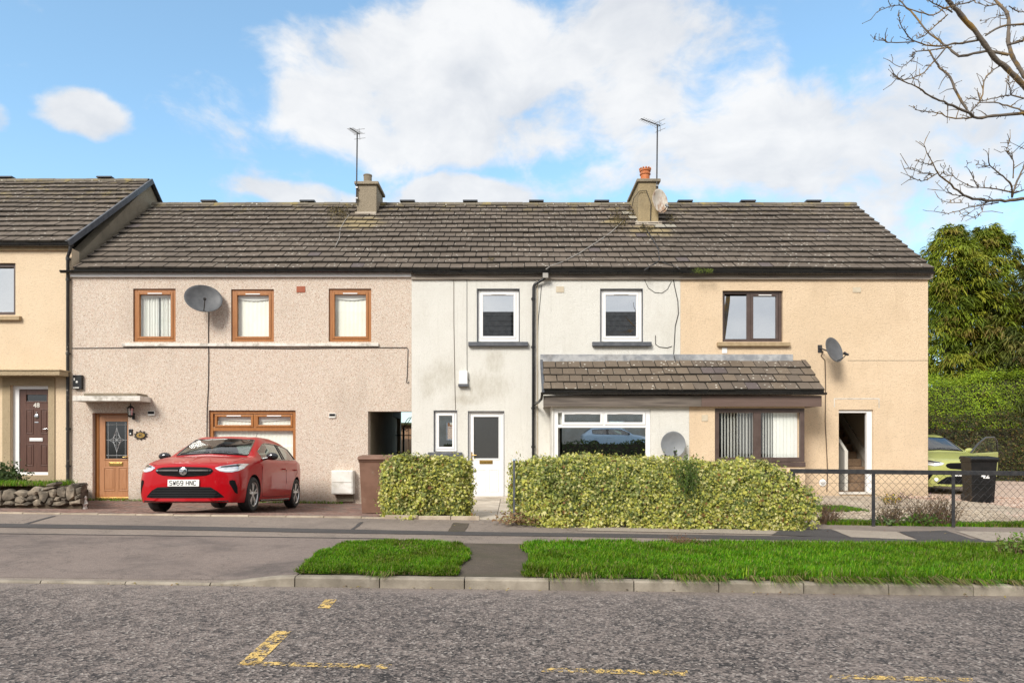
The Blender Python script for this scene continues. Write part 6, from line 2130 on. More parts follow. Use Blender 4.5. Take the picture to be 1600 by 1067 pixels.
ST = [  # x, then (half width, height) from the floor's middle to the roof's middle
    (2.105, [(0, .20), (.45, .20), (.50, .25), (.53, .45), (.51, .62), (.43, .725), (.29, .742), (.14, .75), (0, .752)]),
    (2.065, [(0, .185), (.60, .185), (.68, .22), (.72, .45), (.70, .64), (.60, .765), (.40, .79), (.2, .80), (0, .803)]),
    (1.97, [(0, .18), (.66, .18), (.78, .21), (.815, .45), (.79, .68), (.68, .805), (.46, .832), (.23, .845), (0, .85)]),
    (1.80, [(0, .17), (.70, .17), (.82, .20), (.862, .45), (.835, .71), (.725, .85), (.50, .875), (.25, .888), (0, .893)]),
    (1.50, [(0, .17), (.72, .17), (.84, .20), (.878, .45), (.86, .75), (.755, .905), (.52, .932), (.26, .948), (0, .953)]),
    (1.18, [(0, .17), (.72, .17), (.84, .20), (.880, .45), (.866, .80), (.775, .955), (.56, .978), (.28, .995), (0, 1.002)]),
    (1.02, [(0, .17), (.72, .17), (.84, .20), (.880, .45), (.868, .82), (.79, .962), (.70, .985), (.37, 1.005), (0, 1.022)]),
    (.72, [(0, .17), (.72, .17), (.84, .20), (.880, .45), (.872, .84), (.815, .968), (.680, 1.135), (.36, 1.180), (0, 1.195)]),
    (.25, [(0, .17), (.72, .17), (.84, .20), (.880, .46), (.872, .86), (.825, .975), (.600, 1.350), (.34, 1.390), (0, 1.405)]),
    (-.10, [(0, .17), (.72, .17), (.84, .20), (.880, .46), (.874, .87), (.83, .982), (.592, 1.378), (.33, 1.425), (0, 1.436)]),
    (-.45, [(0, .17), (.72, .17), (.84, .20), (.882, .46), (.876, .88), (.83, .99), (.585, 1.382), (.33, 1.428), (0, 1.440)]),
    (-.56, [(0, .17), (.72, .17), (.84, .20), (.884, .46), (.877, .885), (.83, .995), (.582, 1.380), (.33, 1.426), (0, 1.438)]),
    (-1.18, [(0, .17), (.72, .17), (.84, .20), (.888, .48), (.880, .90), (.815, 1.015), (.56, 1.345), (.32, 1.395), (0, 1.408)]),
    (-1.45, [(0, .18), (.70, .18), (.82, .22), (.875, .50), (.865, .91), (.79, 1.035), (.55, 1.295), (.31, 1.352), (0, 1.366)]),
    (-1.72, [(0, .22), (.66, .22), (.78, .27), (.835, .52), (.825, .90), (.745, 1.02), (.57, 1.13), (.33, 1.185), (0, 1.198)]),
    (-1.87, [(0, .28), (.62, .28), (.73, .33), (.785, .53), (.775, .88), (.69, .98), (.54, 1.0), (.3, 1.01), (0, 1.015)]),
    (-1.95, [(0, .32), (.56, .32), (.64, .36), (.69, .54), (.68, .85), (.58, .93), (.42, .945), (.2, .95), (0, .952)]),
]


PLATE = {  # strokes on a 5 x 8 grid
    'S': [[(5, 7), (4, 8), (1, 8), (0, 7), (0, 5.2), (1, 4.3), (4, 3.8), (5, 2.8), (5, 1), (4, 0), (1, 0), (0, 1)]],
    'W': [[(0, 8), (1.2, .1)], [(1.2, .1), (2.5, 5.6)], [(2.5, 5.6), (3.8, .1)], [(3.8, .1), (5, 8)]],
    '6': [[(4.6, 7.4), (3.6, 8), (1.3, 8), (0, 6.6), (0, 1.2), (1.2, 0), (3.8, 0), (5, 1.2), (5, 3.4), (3.8, 4.6), (1.2, 4.6), (0, 3.6)]],
    '9': [[(.4, .6), (1.4, 0), (3.7, 0), (5, 1.4), (5, 6.8), (3.8, 8), (1.2, 8), (0, 6.8), (0, 4.6), (1.2, 3.4), (3.8, 3.4), (5, 4.4)]],
    'H': [[(0, 0), (0, 8)], [(5, 0), (5, 8)], [(0, 4.1), (5, 4.1)]],
    'N': [[(0, 0), (0, 8)], [(0.15, 7.9), (4.85, .1)], [(5, 0), (5, 8)]],
    'C': [[(5, 6.6), (3.9, 8), (1.1, 8), (0, 6.8), (0, 1.2), (1.1, 0), (3.9, 0), (5, 1.4)]],
}


def plate_text(txt, x, zc, parent):
    y = -.232; u = .0405 / 5; v = .072 / 8; hw = .0058
    for ch in txt:
        if ch == ' ':
            y += .034; continue
        mb = MB()
        for pl in PLATE[ch]:
            q = [Vector((x, y + .006 + p[0] * u, zc - .036 + p[1] * v)) for p in pl]
            L, Rr = [], []
            for i, p in enumerate(q):
                d = (q[min(i + 1, len(q) - 1)] - q[max(i - 1, 0)]).normalized()
                if 0 < i < len(q) - 1:
                    d1, d2 = (q[i] - q[i - 1]).normalized(), (q[i + 1] - q[i]).normalized(); k = min(1.7, 1 / max(.3, math.sqrt(max(.1, (1 + d1.dot(d2)) / 2))))
                else: k = 1
                n = Vector((0, -d.z, d.y)) * hw * k
                L.append(p + n); Rr.append(p - n)
            f = Vector((.0012, 0, 0)); mb.grid([[a, a + f, b + f, b] for a, b in zip(L, Rr)], closed=True)
        mb.build('plate_character', MT['plate_black'], parent)
        y += .0405 + .0195


def car(name, label, paint, loc, rot, detail=True, plate=None, group=None, door_open=False, mirror_mat='gloss_black', seed=1, lip=True):
    t = thing(name, loc, label, 'car', group, rot)
    sub = 4
    ns, nj = len(ST), 9
    net = np.array([[(s[0], w, z) for (w, z) in s[1]] for s in ST])
    # round the nose and tail in plan
    for i in range(ns):
        for j in range(nj):
            y = net[i, j, 1]
            if i < 4: net[i, j, 0] -= (.10, .12, .10, .05)[i] * (y / .85) ** 2
            if i > 12: net[i, j, 0] += .05 * (y / .8) ** 2
            if 6 <= i <= 8 and j >= 5: net[i, j, 0] += (.05, .05, .06)[i - 6] * (1 - (y / .8) ** 2) if j >= 6 else 0

    def samp(arr, n):
        out = []
        m = len(arr)
        for i in range(m - 1):
            p0, p1, p2, p3 = arr[max(i - 1, 0)], arr[i], arr[i + 1], arr[min(i + 2, m - 1)]
            for k in range(n): out.append(crom(p0, p1, p2, p3, k / n))
        out.append(arr[-1]); return np.array(out)
    U = samp(net, sub)                                   # (nu, 9, 3)
    S = np.stack([samp(U[i], sub) for i in range(len(U))])   # (nu, nv, 3)
    nu, nv = S.shape[:2]
    # ring: from the roof middle round one side, floor, other side
    full = []
    for i in range(nu):
        L = [Vector(S[i, j]) for j in range(nv)]
        Rr = [Vector((p.x, -p.y, p.z)) for p in L]
        full.append(L + list(reversed(Rr[1:-1])))        # closed ring, length 2nv-2
    m = 2 * nv - 2

    def jm(v):    # section parameter to ring index on the car's left (+y); mirrored index
        return int(round(v * sub))
    glassf = {}
    def reg(nm, u0, u1, v0, v1, mid=False):
        for i in range(int(u0 * sub), int(u1 * sub)):
            for j in range(int(v0 * sub), int(v1 * sub)):
                glassf[(i, j)] = nm + '_l'; glassf[(i, m - 1 - j)] = nm + '_r'
    reg('screen', 6.25, 7.75, 6.25, 8); reg('front', 7, 10, 5.0, 5.75); reg('rear', 11, 12.75, 5.0, 5.75); reg('back', 13, 14.5, 6.25, 8)
    for i in range(int(6.5 * sub), 7 * sub): pass
    mb = MB(); vs = [p for rw in full for p in rw]; fs = []; ms = []
    for i in range(nu - 1):
        for j in range(m):
            k = (j + 1) % m
            fs.append((i * m + j, i * m + k, (i + 1) * m + k, (i + 1) * m + j)); ms.append(1 if (i, j) in glassf else 0)
    for end, i in ((0, 0), (1, nu - 1)):
        c = len(vs); vs.append(sum((full[i][j] for j in range(m)), Vector()) / m)
        for j in range(m):
            k = (j + 1) % m
            fs.append((i * m + k, i * m + j, c) if end == 0 else (i * m + j, i * m + k, c)); ms.append(0)
    me = bpy.data.meshes.new('car_body'); me.from_pydata(vs, [], fs)
    for q in (MT[paint], MT['car_glass'], MT['well']): me.materials.append(q)
    me.polygons.foreach_set('material_index', ms)
    bm = bmesh.new(); bm.from_mesh(me); bmesh.ops.recalc_face_normals(bm, faces=bm.faces); bm.to_mesh(me); bm.free()
    # wheel arches cut out of the body
    tmp = bpy.data.objects.new('tmp_body', me); COL.objects.link(tmp)
    cutters = []
    for ax in (1.27, -1.27):
        for s in (-1, 1):
            cm = MB(); cm.lathe([(.350, -.30), (.350, .30)], (ax, s * .86, .315), (0, 1, 0), 40, m=2)
            cme, _ = cm.mesh('cut', [MT[paint], MT['car_glass'], MT['well']], origin=False)
            co = bpy.data.objects.new('cut', cme); COL.objects.link(co); cutters.append(co)
            md = tmp.modifiers.new('b', 'BOOLEAN'); md.operation = 'DIFFERENCE'; md.object = co; md.solver = 'EXACT'
    bpy.context.view_layer.update()
    dg = bpy.context.evaluated_depsgraph_get()
    body = bpy.data.meshes.new_from_object(tmp.evaluated_get(dg))
    for o in cutters + [tmp]: bpy.data.objects.remove(o)
    bvh = BVHTree.FromPolygons([v.co for v in body.vertices], [tuple(p.vertices) for p in body.polygons])
    bm = bmesh.new(); bm.from_mesh(body)
    bmesh.ops.delete(bm, geom=[f for f in bm.faces if f.material_index == 1], context='FACES')
    bm.to_mesh(body); bm.free()
    body.polygons.foreach_set('use_smooth', [True] * len(body.polygons)); body.set_sharp_from_angle(angle=rad(38))
    body.name = 'body'
    bo = link('body', body, t)
    # window panes
    nice = {'screen': 'windscreen', 'front': 'side_window', 'rear': 'side_window', 'back': 'rear_window'}
    groups = {}
    for (i, j), nm in glassf.items():
        key = nm if nm.split('_')[0] in ('front', 'rear') else nm.split('_')[0]
        groups.setdefault(key, []).append((i, j))
    for key, cells in groups.items():
        gm = MB(); ix = {}
        for (i, j) in cells:
            k = (j + 1) % m; f = []
            for q in ((i, j), (i, k), (i + 1, k), (i + 1, j)):
                if q not in ix: ix[q] = len(gm.v); gm.v.append(tuple(full[q[0]][q[1]]))
                f.append(ix[q])
            gm.f.append(tuple(f)); gm.m.append(0)
        gm.build(nice[key.split('_')[0]], MT['car_glass'], t, smooth=60)

    def fx(y, z):     # front surface
        h = bvh.ray_cast(Vector((4, y, z)), Vector((-1, 0, 0)))
        return h[0].x if h[0] else 1.6
    def fyy(x, z, s=1):
        h = bvh.ray_cast(Vector((x, s * 3, z)), Vector((0, -s, 0)))
        return abs(h[0].y) if h[0] else .86
    def fz(x, y):
        h = bvh.ray_cast(Vector((x, y, 4)), Vector((0, 0, -1)))
        return h[0].z if h[0] else 1.0

    def front_patch(nm, stns, mat, off, nz_=6, parent=None, thick=.03, smooth=40, label=None, ny=5):
        """stations (y, z low, z high) laid on the nose of the car"""
        rows, back = [], []
        for a, b in zip(stns[:-1], stns[1:]):
            for q in range(ny):
                k = q / ny; st_ = [a[d] + (b[d] - a[d]) * k for d in range(3)]
                rows.append([(fx(st_[0], st_[1] + (st_[2] - st_[1]) * e / nz_) + off, st_[0], st_[1] + (st_[2] - st_[1]) * e / nz_) for e in range(nz_ + 1)])
        st_ = stns[-1]; rows.append([(fx(st_[0], st_[1] + (st_[2] - st_[1]) * e / nz_) + off, st_[0], st_[1] + (st_[2] - st_[1]) * e / nz_) for e in range(nz_ + 1)])
        pm = MB(); pm.grid(rows)
        bk = [[(p[0] - thick, p[1], p[2]) for p in rw] for rw in rows]
        pm.grid([rw[0:1] + [b_[0]] for rw, b_ in zip(rows, bk)]); pm.grid([rw[-1:] + [b_[-1]] for rw, b_ in zip(rows, bk)])
        pm.grid([[p for p in rows[0]], bk[0]]); pm.grid([[p for p in rows[-1]], bk[-1]])
        return pm.build(nm, MT[mat], parent or t, smooth=smooth, weld=.0005, label=label)

    # grille, bars, lamps
    front_patch('grille', [(-.475, .700, .715), (-.44, .660, .752), (-.36, .630, .768), (0, .605, .778), (.36, .630, .768), (.44, .660, .752), (.475, .700, .715)], 'grille', .006)
    if detail:
        for z in (.635, .660, .685, .735, .755):
            yw_ = .40 if z > .65 else .30
            b = MB(); b.tube([(fx(y, z) + .012, y, z) for y in np.linspace(-yw_, yw_, 17)], .005, 5); b.build('grille_slat', MT['slat'], t, smooth=60)
        for s in (-1, 1):
            front_patch('chrome_bar', [(s * .085, .703, .726), (s * .30, .704, .725), (s * .455, .707, .719)][::s], 'chrome', .024, 2, thick=.014)
        bd = MB(); bx = fx(0, .70) + .008
        bd.lathe([(.0, .018), (.058, .018), (.066, .012), (.066, 0)], (bx, 0, .70), (1, 0, 0), 28); bo_ = bd.build('badge', MT['chrome'], t, smooth=40)
        sm = MB()
        sm.tube([(bx + .019, -.052, .722), (bx + .020, -.02, .712), (bx + .020, .004, .724), (bx + .020, .022, .700), (bx + .020, .002, .690), (bx + .020, -.012, .672), (bx + .019, .02, .662)], [.004, .007, .008, .008, .007, .007, .003], 6)
        sm.tube([(bx + .020, .022, .724), (bx + .020, .040, .712), (bx + .019, .048, .694)], .005, 6)
        sm.build('griffin_emblem', MT['dark_metal'], bo_, smooth=60)
    front_patch('lower_grille', [(-.64, .268, .280), (-.54, .258, .375), (-.44, .255, .435), (0, .255, .450), (.44, .255, .435), (.54, .258, .375), (.64, .268, .280)], 'grille', .006)
    if detail:
        for z in (.295, .335, .375, .412):
            yw_ = .60 - (z - .27) * .95
            b = MB(); pts = [(fx(y, z) + .012, y, z) for y in np.linspace(-yw_, yw_, 21)]; b.tube(pts, .0065, 5); b.build('grille_slat', MT['slat'], t, smooth=60)
    for s in (-1, 1):
        hs_ = [(s * .50, .752, .762), (s * .57, .705, .792), (s * .66, .690, .812), (s * .74, .690, .832), (s * .81, .715, .850), (s * .835, .755, .845)]
        hl = front_patch('headlight', hs_[::s], 'lamp_clear', .006, 5, thick=.05)
        front_patch('daylight_strip', [(s * .53, .728, .744), (s * .60, .715, .735), (s * .70, .705, .728), (s * .79, .722, .742)][::s], 'lamp_white', .011, 2, hl, thick=.006)
        front_patch('lamp_surround', [(s * .58, .768, .788), (s * .68, .775, .808), (s * .79, .79, .835)][::s], 'gloss_black', .010, 2, hl, thick=.005)
        front_patch('corner_vent', [(s * .715, .50, .545), (s * .755, .42, .560), (s * .785, .345, .545), (s * .815, .320, .43)][::s], 'grille', .006, 5, thick=.03)
        if not detail:
            fl = MB(); fl.lathe([(.05, 0), (.045, .02), (0, .025)], (fx(s * .66, .36), s * .66, .36), (1, 0, 0), 16); fl.build('fog_light', MT['lamp_white'], t, smooth=50)
    # black skirt under the lip
    front_patch('front_lip', [(-.70, .185, .215), (-.4, .180, .205), (.4, .180, .205), (.70, .185, .215)], 'black_plastic', .006, 2)
    # number plate
    px0 = fx(0, .52) + .004
    pmh = MB(); pmh.box(px0, px0 + .016, -.26, .26, .448, .562); pl_ = pmh.build('number_plate', MT['plate_white'], t, bevel=.004)
    if plate:
        plate_text(plate, px0 + .0165, .505, pl_)
    # wheels
    for ax in (1.27, -1.27):
        for s in (-1, 1):
            w = MB(); c = Vector((ax, s * .775, .312)); a = (0, s, 0)
            w.lathe([(.200, -.098), (.255, -.104), (.292, -.096), (.309, -.075), (.312, -.03), (.312, .03), (.309, .075), (.292, .098), (.255, .106), (.218, .098), (.200, .080)], c, a, 40)
            wo = w.build('wheel', MT['tyre'], t, smooth=35)
            r_ = MB(); r_.lathe([(.205, .095), (.214, .100), (.208, .090), (.196, .072), (.190, -.02)], c, a, 40, caps=False)
            r_.lathe([(.055, .074), (.045, .086), (.0, .088)], c, a, 20)
            for k in range(5):
                for dlt in (-.17, .17):
                    th = 2 * PI * k / 5 + PI / 2
                    d0 = Vector((math.cos(th), 0, math.sin(th))); d1 = Vector((math.cos(th + dlt), 0, math.sin(th + dlt)))
                    p0 = c + d0 * .04 + Vector(a) * .070; p1 = c + d1 * .200 + Vector(a) * .076
                    dr = (p1 - p0); sd = dr.cross(Vector(a)).normalized()
                    r_.obox((p0 + p1) / 2, dr / 2, sd * .015, Vector(a) * .012)
            r_.build('alloy_rim', MT['alloy'], wo, smooth=35)
            dk = MB(); dk.lathe([(.192, .02), (.0, .02)], c, a, 24, caps=False); dk.lathe([(.13, .03), (.0, .032)], c, a, 24, caps=False, m=0)
            dk.build('brake_disc', MT['dark_metal'], wo)
    # seams, handles, trims on both sides
    for s in (-1, 1):
        def line(pts, r=.0045, mat='well', nm='door_seam'):
            b = MB(); b.tube([(x, s * (fyy(x, z, s) + .000), z) for x, z in pts], r, 5); b.build(nm, MT[mat], t, smooth=60)
        if not (door_open and s == 1):
            line([(.80, .95), (.86, .80), (.88, .60), (.87, .40), (.80, .27)])
            line([(.80, .27), (.4, .255), (-.1, .255), (-.53, .26)])
        line([(-.52, .985), (-.53, .80), (-.54, .55), (-.53, .26)])
        line([(-.53, .26), (-.80, .27), (-.93, .36), (-.99, .50), (-1.10, .66), (-1.28, .76), (-1.33, .98)])
        for hx in (-.38, -1.12):
            hm = MB(); y = fyy(hx, .80, s)
            hm.tube([(hx - .09, s * (y + .002), .80), (hx - .06, s * (y + .03), .805), (hx + .06, s * (y + .03), .805), (hx + .09, s * (y + .002), .80)], [.008, .014, .014, .008], 8)
            if not (door_open and s == 1 and hx > -.5): hm.build('door_handle', MT[paint], t, smooth=60)
        sk = MB(); sk.tube([(x, s * (fyy(x, .20, s) - .005), .195) for x in np.linspace(.86, -.86, 15)], .022, 6); sk.build('sill_trim', MT['black_plastic'], t, smooth=60)
        # black pillar trim and window surround
        bt = MB()
        top = [full[i][jm(5.75)] for i in range(7 * sub, int(12.75 * sub) + 1)]; bot = [full[i][jm(5.0)] for i in range(7 * sub, int(12.75 * sub) + 1)]
        for pts in (top, bot): bt.tube([(p.x, s * (p.y + .003), p.z) for p in pts], .010, 5)
        for i in (10 * sub, 11 * sub, int(12.75 * sub)): bt.tube([(full[i][j].x, s * (full[i][j].y + .003), full[i][j].z) for j in range(5 * sub, int(5.75 * sub) + 1)], .014, 5)
        bt.build('window_trim', MT['gloss_black'], t, smooth=60)
        # B pillar in black
        bp = MB(); bp.grid([[(full[i][j].x, s * (full[i][j].y + .004), full[i][j].z) for j in range(5 * sub, int(5.75 * sub) + 1)] for i in range(10 * sub, 11 * sub + 1)]); bp.build('pillar_trim', MT['gloss_black'], t, smooth=60)
        # mirrors
        mm = MB(); yb = .83
        mm.ball((.70, s * 1.0, 1.015), .10, 16, 10, sc=(.62, 1.15, .72)); mm.tube([(.72, s * .83, .965), (.72, s * .93, .985)], [.03, .025], 8)
        mo = mm.build('door_mirror', MT[mirror_mat], t, smooth=60)
    # black frame round the windscreen glass, cowl and wipers
    wf = MB()
    ring = [full[i][jm(6.25)] for i in range(25, 32)]
    for s in (-1, 1): wf.tube([(p.x, s * p.y, p.z + .002) for p in ring], .010, 5)
    hd = [full[31][j] for j in range(25, 33)]; wf.tube([(p.x, p.y, p.z + .002) for p in hd] + [(p.x, -p.y, p.z + .002) for p in reversed(hd[:-1])], .008, 5)
    cw = [full[25][j] for j in range(25, 33)]; wf.tube([(p.x + .01, p.y, p.z + .0) for p in cw] + [(p.x + .01, -p.y, p.z) for p in reversed(cw[:-1])], .016, 5)
    wf.build('windscreen_trim', MT['gloss_black'], t, smooth=60)
    for (ya, yb) in ((.55, -.02), (-.05, -.58)):
        wm = MB(); wm.tube([(fz and 1.0, ya, fz(1.0, ya) + .02), (.97, (ya + yb) / 2, fz(.97, (ya + yb) / 2) + .022), (.98, yb, fz(.98, yb) + .02)], .008, 6); wm.build('wiper', MT['black_plastic'], t, smooth=60)
    # bonnet shut line and crease
    for s in (-1, 1):
        b = MB(); b.tube([(x, s * y, fz(x, s * y) + .0005) for x, y in ((1.10, .74), (1.4, .725), (1.7, .69), (1.9, .62), (1.99, .52))], .004, 5); b.build('bonnet_seam', MT['well'], t, smooth=60)
    if detail:
        b = MB(); b.tube([(x, 0, fz(x, 0) - .001) for x in np.linspace(1.12, 1.95, 8)], [.003 + .007 * (1 - abs(k - 3.5) / 4) for k in range(8)], 6); b.build('bonnet_crease', MT[paint], t, smooth=80)
    an = MB(); an.tube([(-1.15, 0, 1.40), (-1.30, 0, 1.60)], [.006, .003], 6); an.build('roof_antenna', MT['black_plastic'], t)
    # cabin: lining, seats, dashboard, wheel
    cb = MB(); cb.box(-1.6, .95, -.76, .76, .24, .28); cb.box(-1.6, .95, .74, .76, .281, .93); cb.box(-1.6, .95, -.76, -.74, .281, .93); cb.box(-1.62, -1.6, -.76, .76, .24, .96)
    cb.build('cabin_shell', MT['cabin'], t)
    rl = MB(); rl.grid([[full[i][j] - Vector((0, 0, .025)) for j in range(int(6.25 * sub), 8 * sub + 1)] + [Vector((full[i][j].x, -full[i][j].y, full[i][j].z - .025)) for j in range(8 * sub - 1, int(6.25 * sub) - 1, -1)] for i in range(33, 13 * sub)])
    rl.build('headlining', MT['cabin_light'], t, smooth=60)
    db_ = MB(); db_.prism([(.98, -.74, .94), (.62, -.74, .93), (.50, -.74, .86), (.52, -.74, .60), (.98, -.74, .60)], (0, 1.48, 0)); db_.build('dashboard', MT['cabin'], t, bevel=.02)
    for s in (-1, 1):
        se = MB(); se.box(-.30, .22, s * .37 - .24, s * .37 + .24, .34, .56); se.prism([(-.18, s * .37 - .23, .56), (-.36, s * .37 - .21, 1.10), (-.48, s * .37 - .21, 1.10), (-.36, s * .37 - .23, .50)], (0, .46, 0)); so = se.build('seat', MT['cabin'], t, bevel=.05)
        hr = MB(); hr.box(-.49, -.39, s * .37 - .13, s * .37 + .13, 1.13, 1.29); hr.build('headrest', MT['cabin'], so, bevel=.04)
    rs_ = MB(); rs_.box(-1.0, -.75, -.66, .66, .36, .56); rs_.prism([(-.98, -.66, .56), (-1.16, -.66, 1.02), (-1.28, -.66, 1.02), (-1.14, -.66, .5)], (0, 1.32, 0)); rs_.build('rear_seat', MT['cabin'], t, bevel=.04)
    sw_ = MB(); q = [(Vector((.42, -.37, .90)) + Vector((-.25 * math.sin(a) * .4, .18 * math.cos(a), .17 * math.sin(a)))) for a in [2 * PI * k / 24 for k in range(25)]]; sw_.tube(q, .014, 7); sw_.build('steering_wheel', MT['black_plastic'], t, smooth=60)
    mr = MB(); mr.box(.30, .32, -.10, .10, 1.27, 1.33); mr.build('rear_view_mirror', MT['gloss_black'], t, bevel=.01)
    if door_open:
        # driver's far door swung out: lower panel and thin window frame, hinged at the front of the opening
        hinge = Vector((.84, .87, 0)); ang = rad(62)
        def dr(u, z, o=0):     # u back along the door
            return hinge + Vector((-math.cos(ang) * u + math.sin(ang) * o, math.sin(ang) * u + math.cos(ang) * o, z))
        dm = MB(); dm.prism([dr(0, .30), dr(1.30, .30), dr(1.34, .60), dr(1.34, .97), dr(0, .95)], dr(0, 0, .06) - dr(0, 0)); do = dm.build('open_door', MT[paint], t, bevel=.02)
        fm = MB(); fm.tube([dr(.05, .95, .03), dr(.45, 1.22, .03), dr(.75, 1.36, .03), dr(1.15, 1.37, .03), dr(1.30, 1.25, .03), dr(1.34, .97, .03)], .022, 8); fm.build('window_frame', MT['gloss_black'], do, smooth=60)
        gm = MB(); gm.poly([dr(.05, .95, .03), dr(.45, 1.22, .03), dr(.75, 1.36, .03), dr(1.15, 1.37, .03), dr(1.30, 1.25, .03), dr(1.34, .97, .03)]); gm.build('door_glass', MT['glass_clear'], do)
    return t


yaw = rad(1.0)
cxr, cyr = -5.51, 13.44
zf_c, zr_c = zdrive(cxr, cyr - 1.27), zdrive(cxr, cyr + 1.27)
car('parked_car', 'red five-door hatchback with registration SW69 HNC parked on the brick driveway', 'red_paint', (cxr, cyr, (zf_c + zr_c) / 2 + .004), (0, -math.atan2(zf_c - zr_c, 2.54), -PI / 2 + yaw), True, 'SW69 HNC')
lx_, ly_ = 10.93, 18.55
car('parked_car', 'lime green hatchback with its door open behind the black wheelie bin', 'lime_paint', (lx_, ly_, zright(lx_, ly_) + .01), (0, rad(2.0), -PI / 2), False, None, door_open=True, mirror_mat='lime_paint')
car('parked_car', 'pale blue hatchback parked across the road, seen only as a reflection in the bay window', 'blue_paint', (6.0, -9.2, 1.47), (0, 0, 0), False, None)
# ------------------------------------------------------------------ bare street tree, its limbs reaching in from the right
YT = 7.6
bt = thing('bare_tree', (7.6, YT, zstreet(7.6, YT)), 'bare lichen-covered street tree reaching in from the top right corner', 'tree')
ks = 250 / 762.0


def tp(q, y):
    return P(1350 + q[0] * ks, q[1] * ks, y)


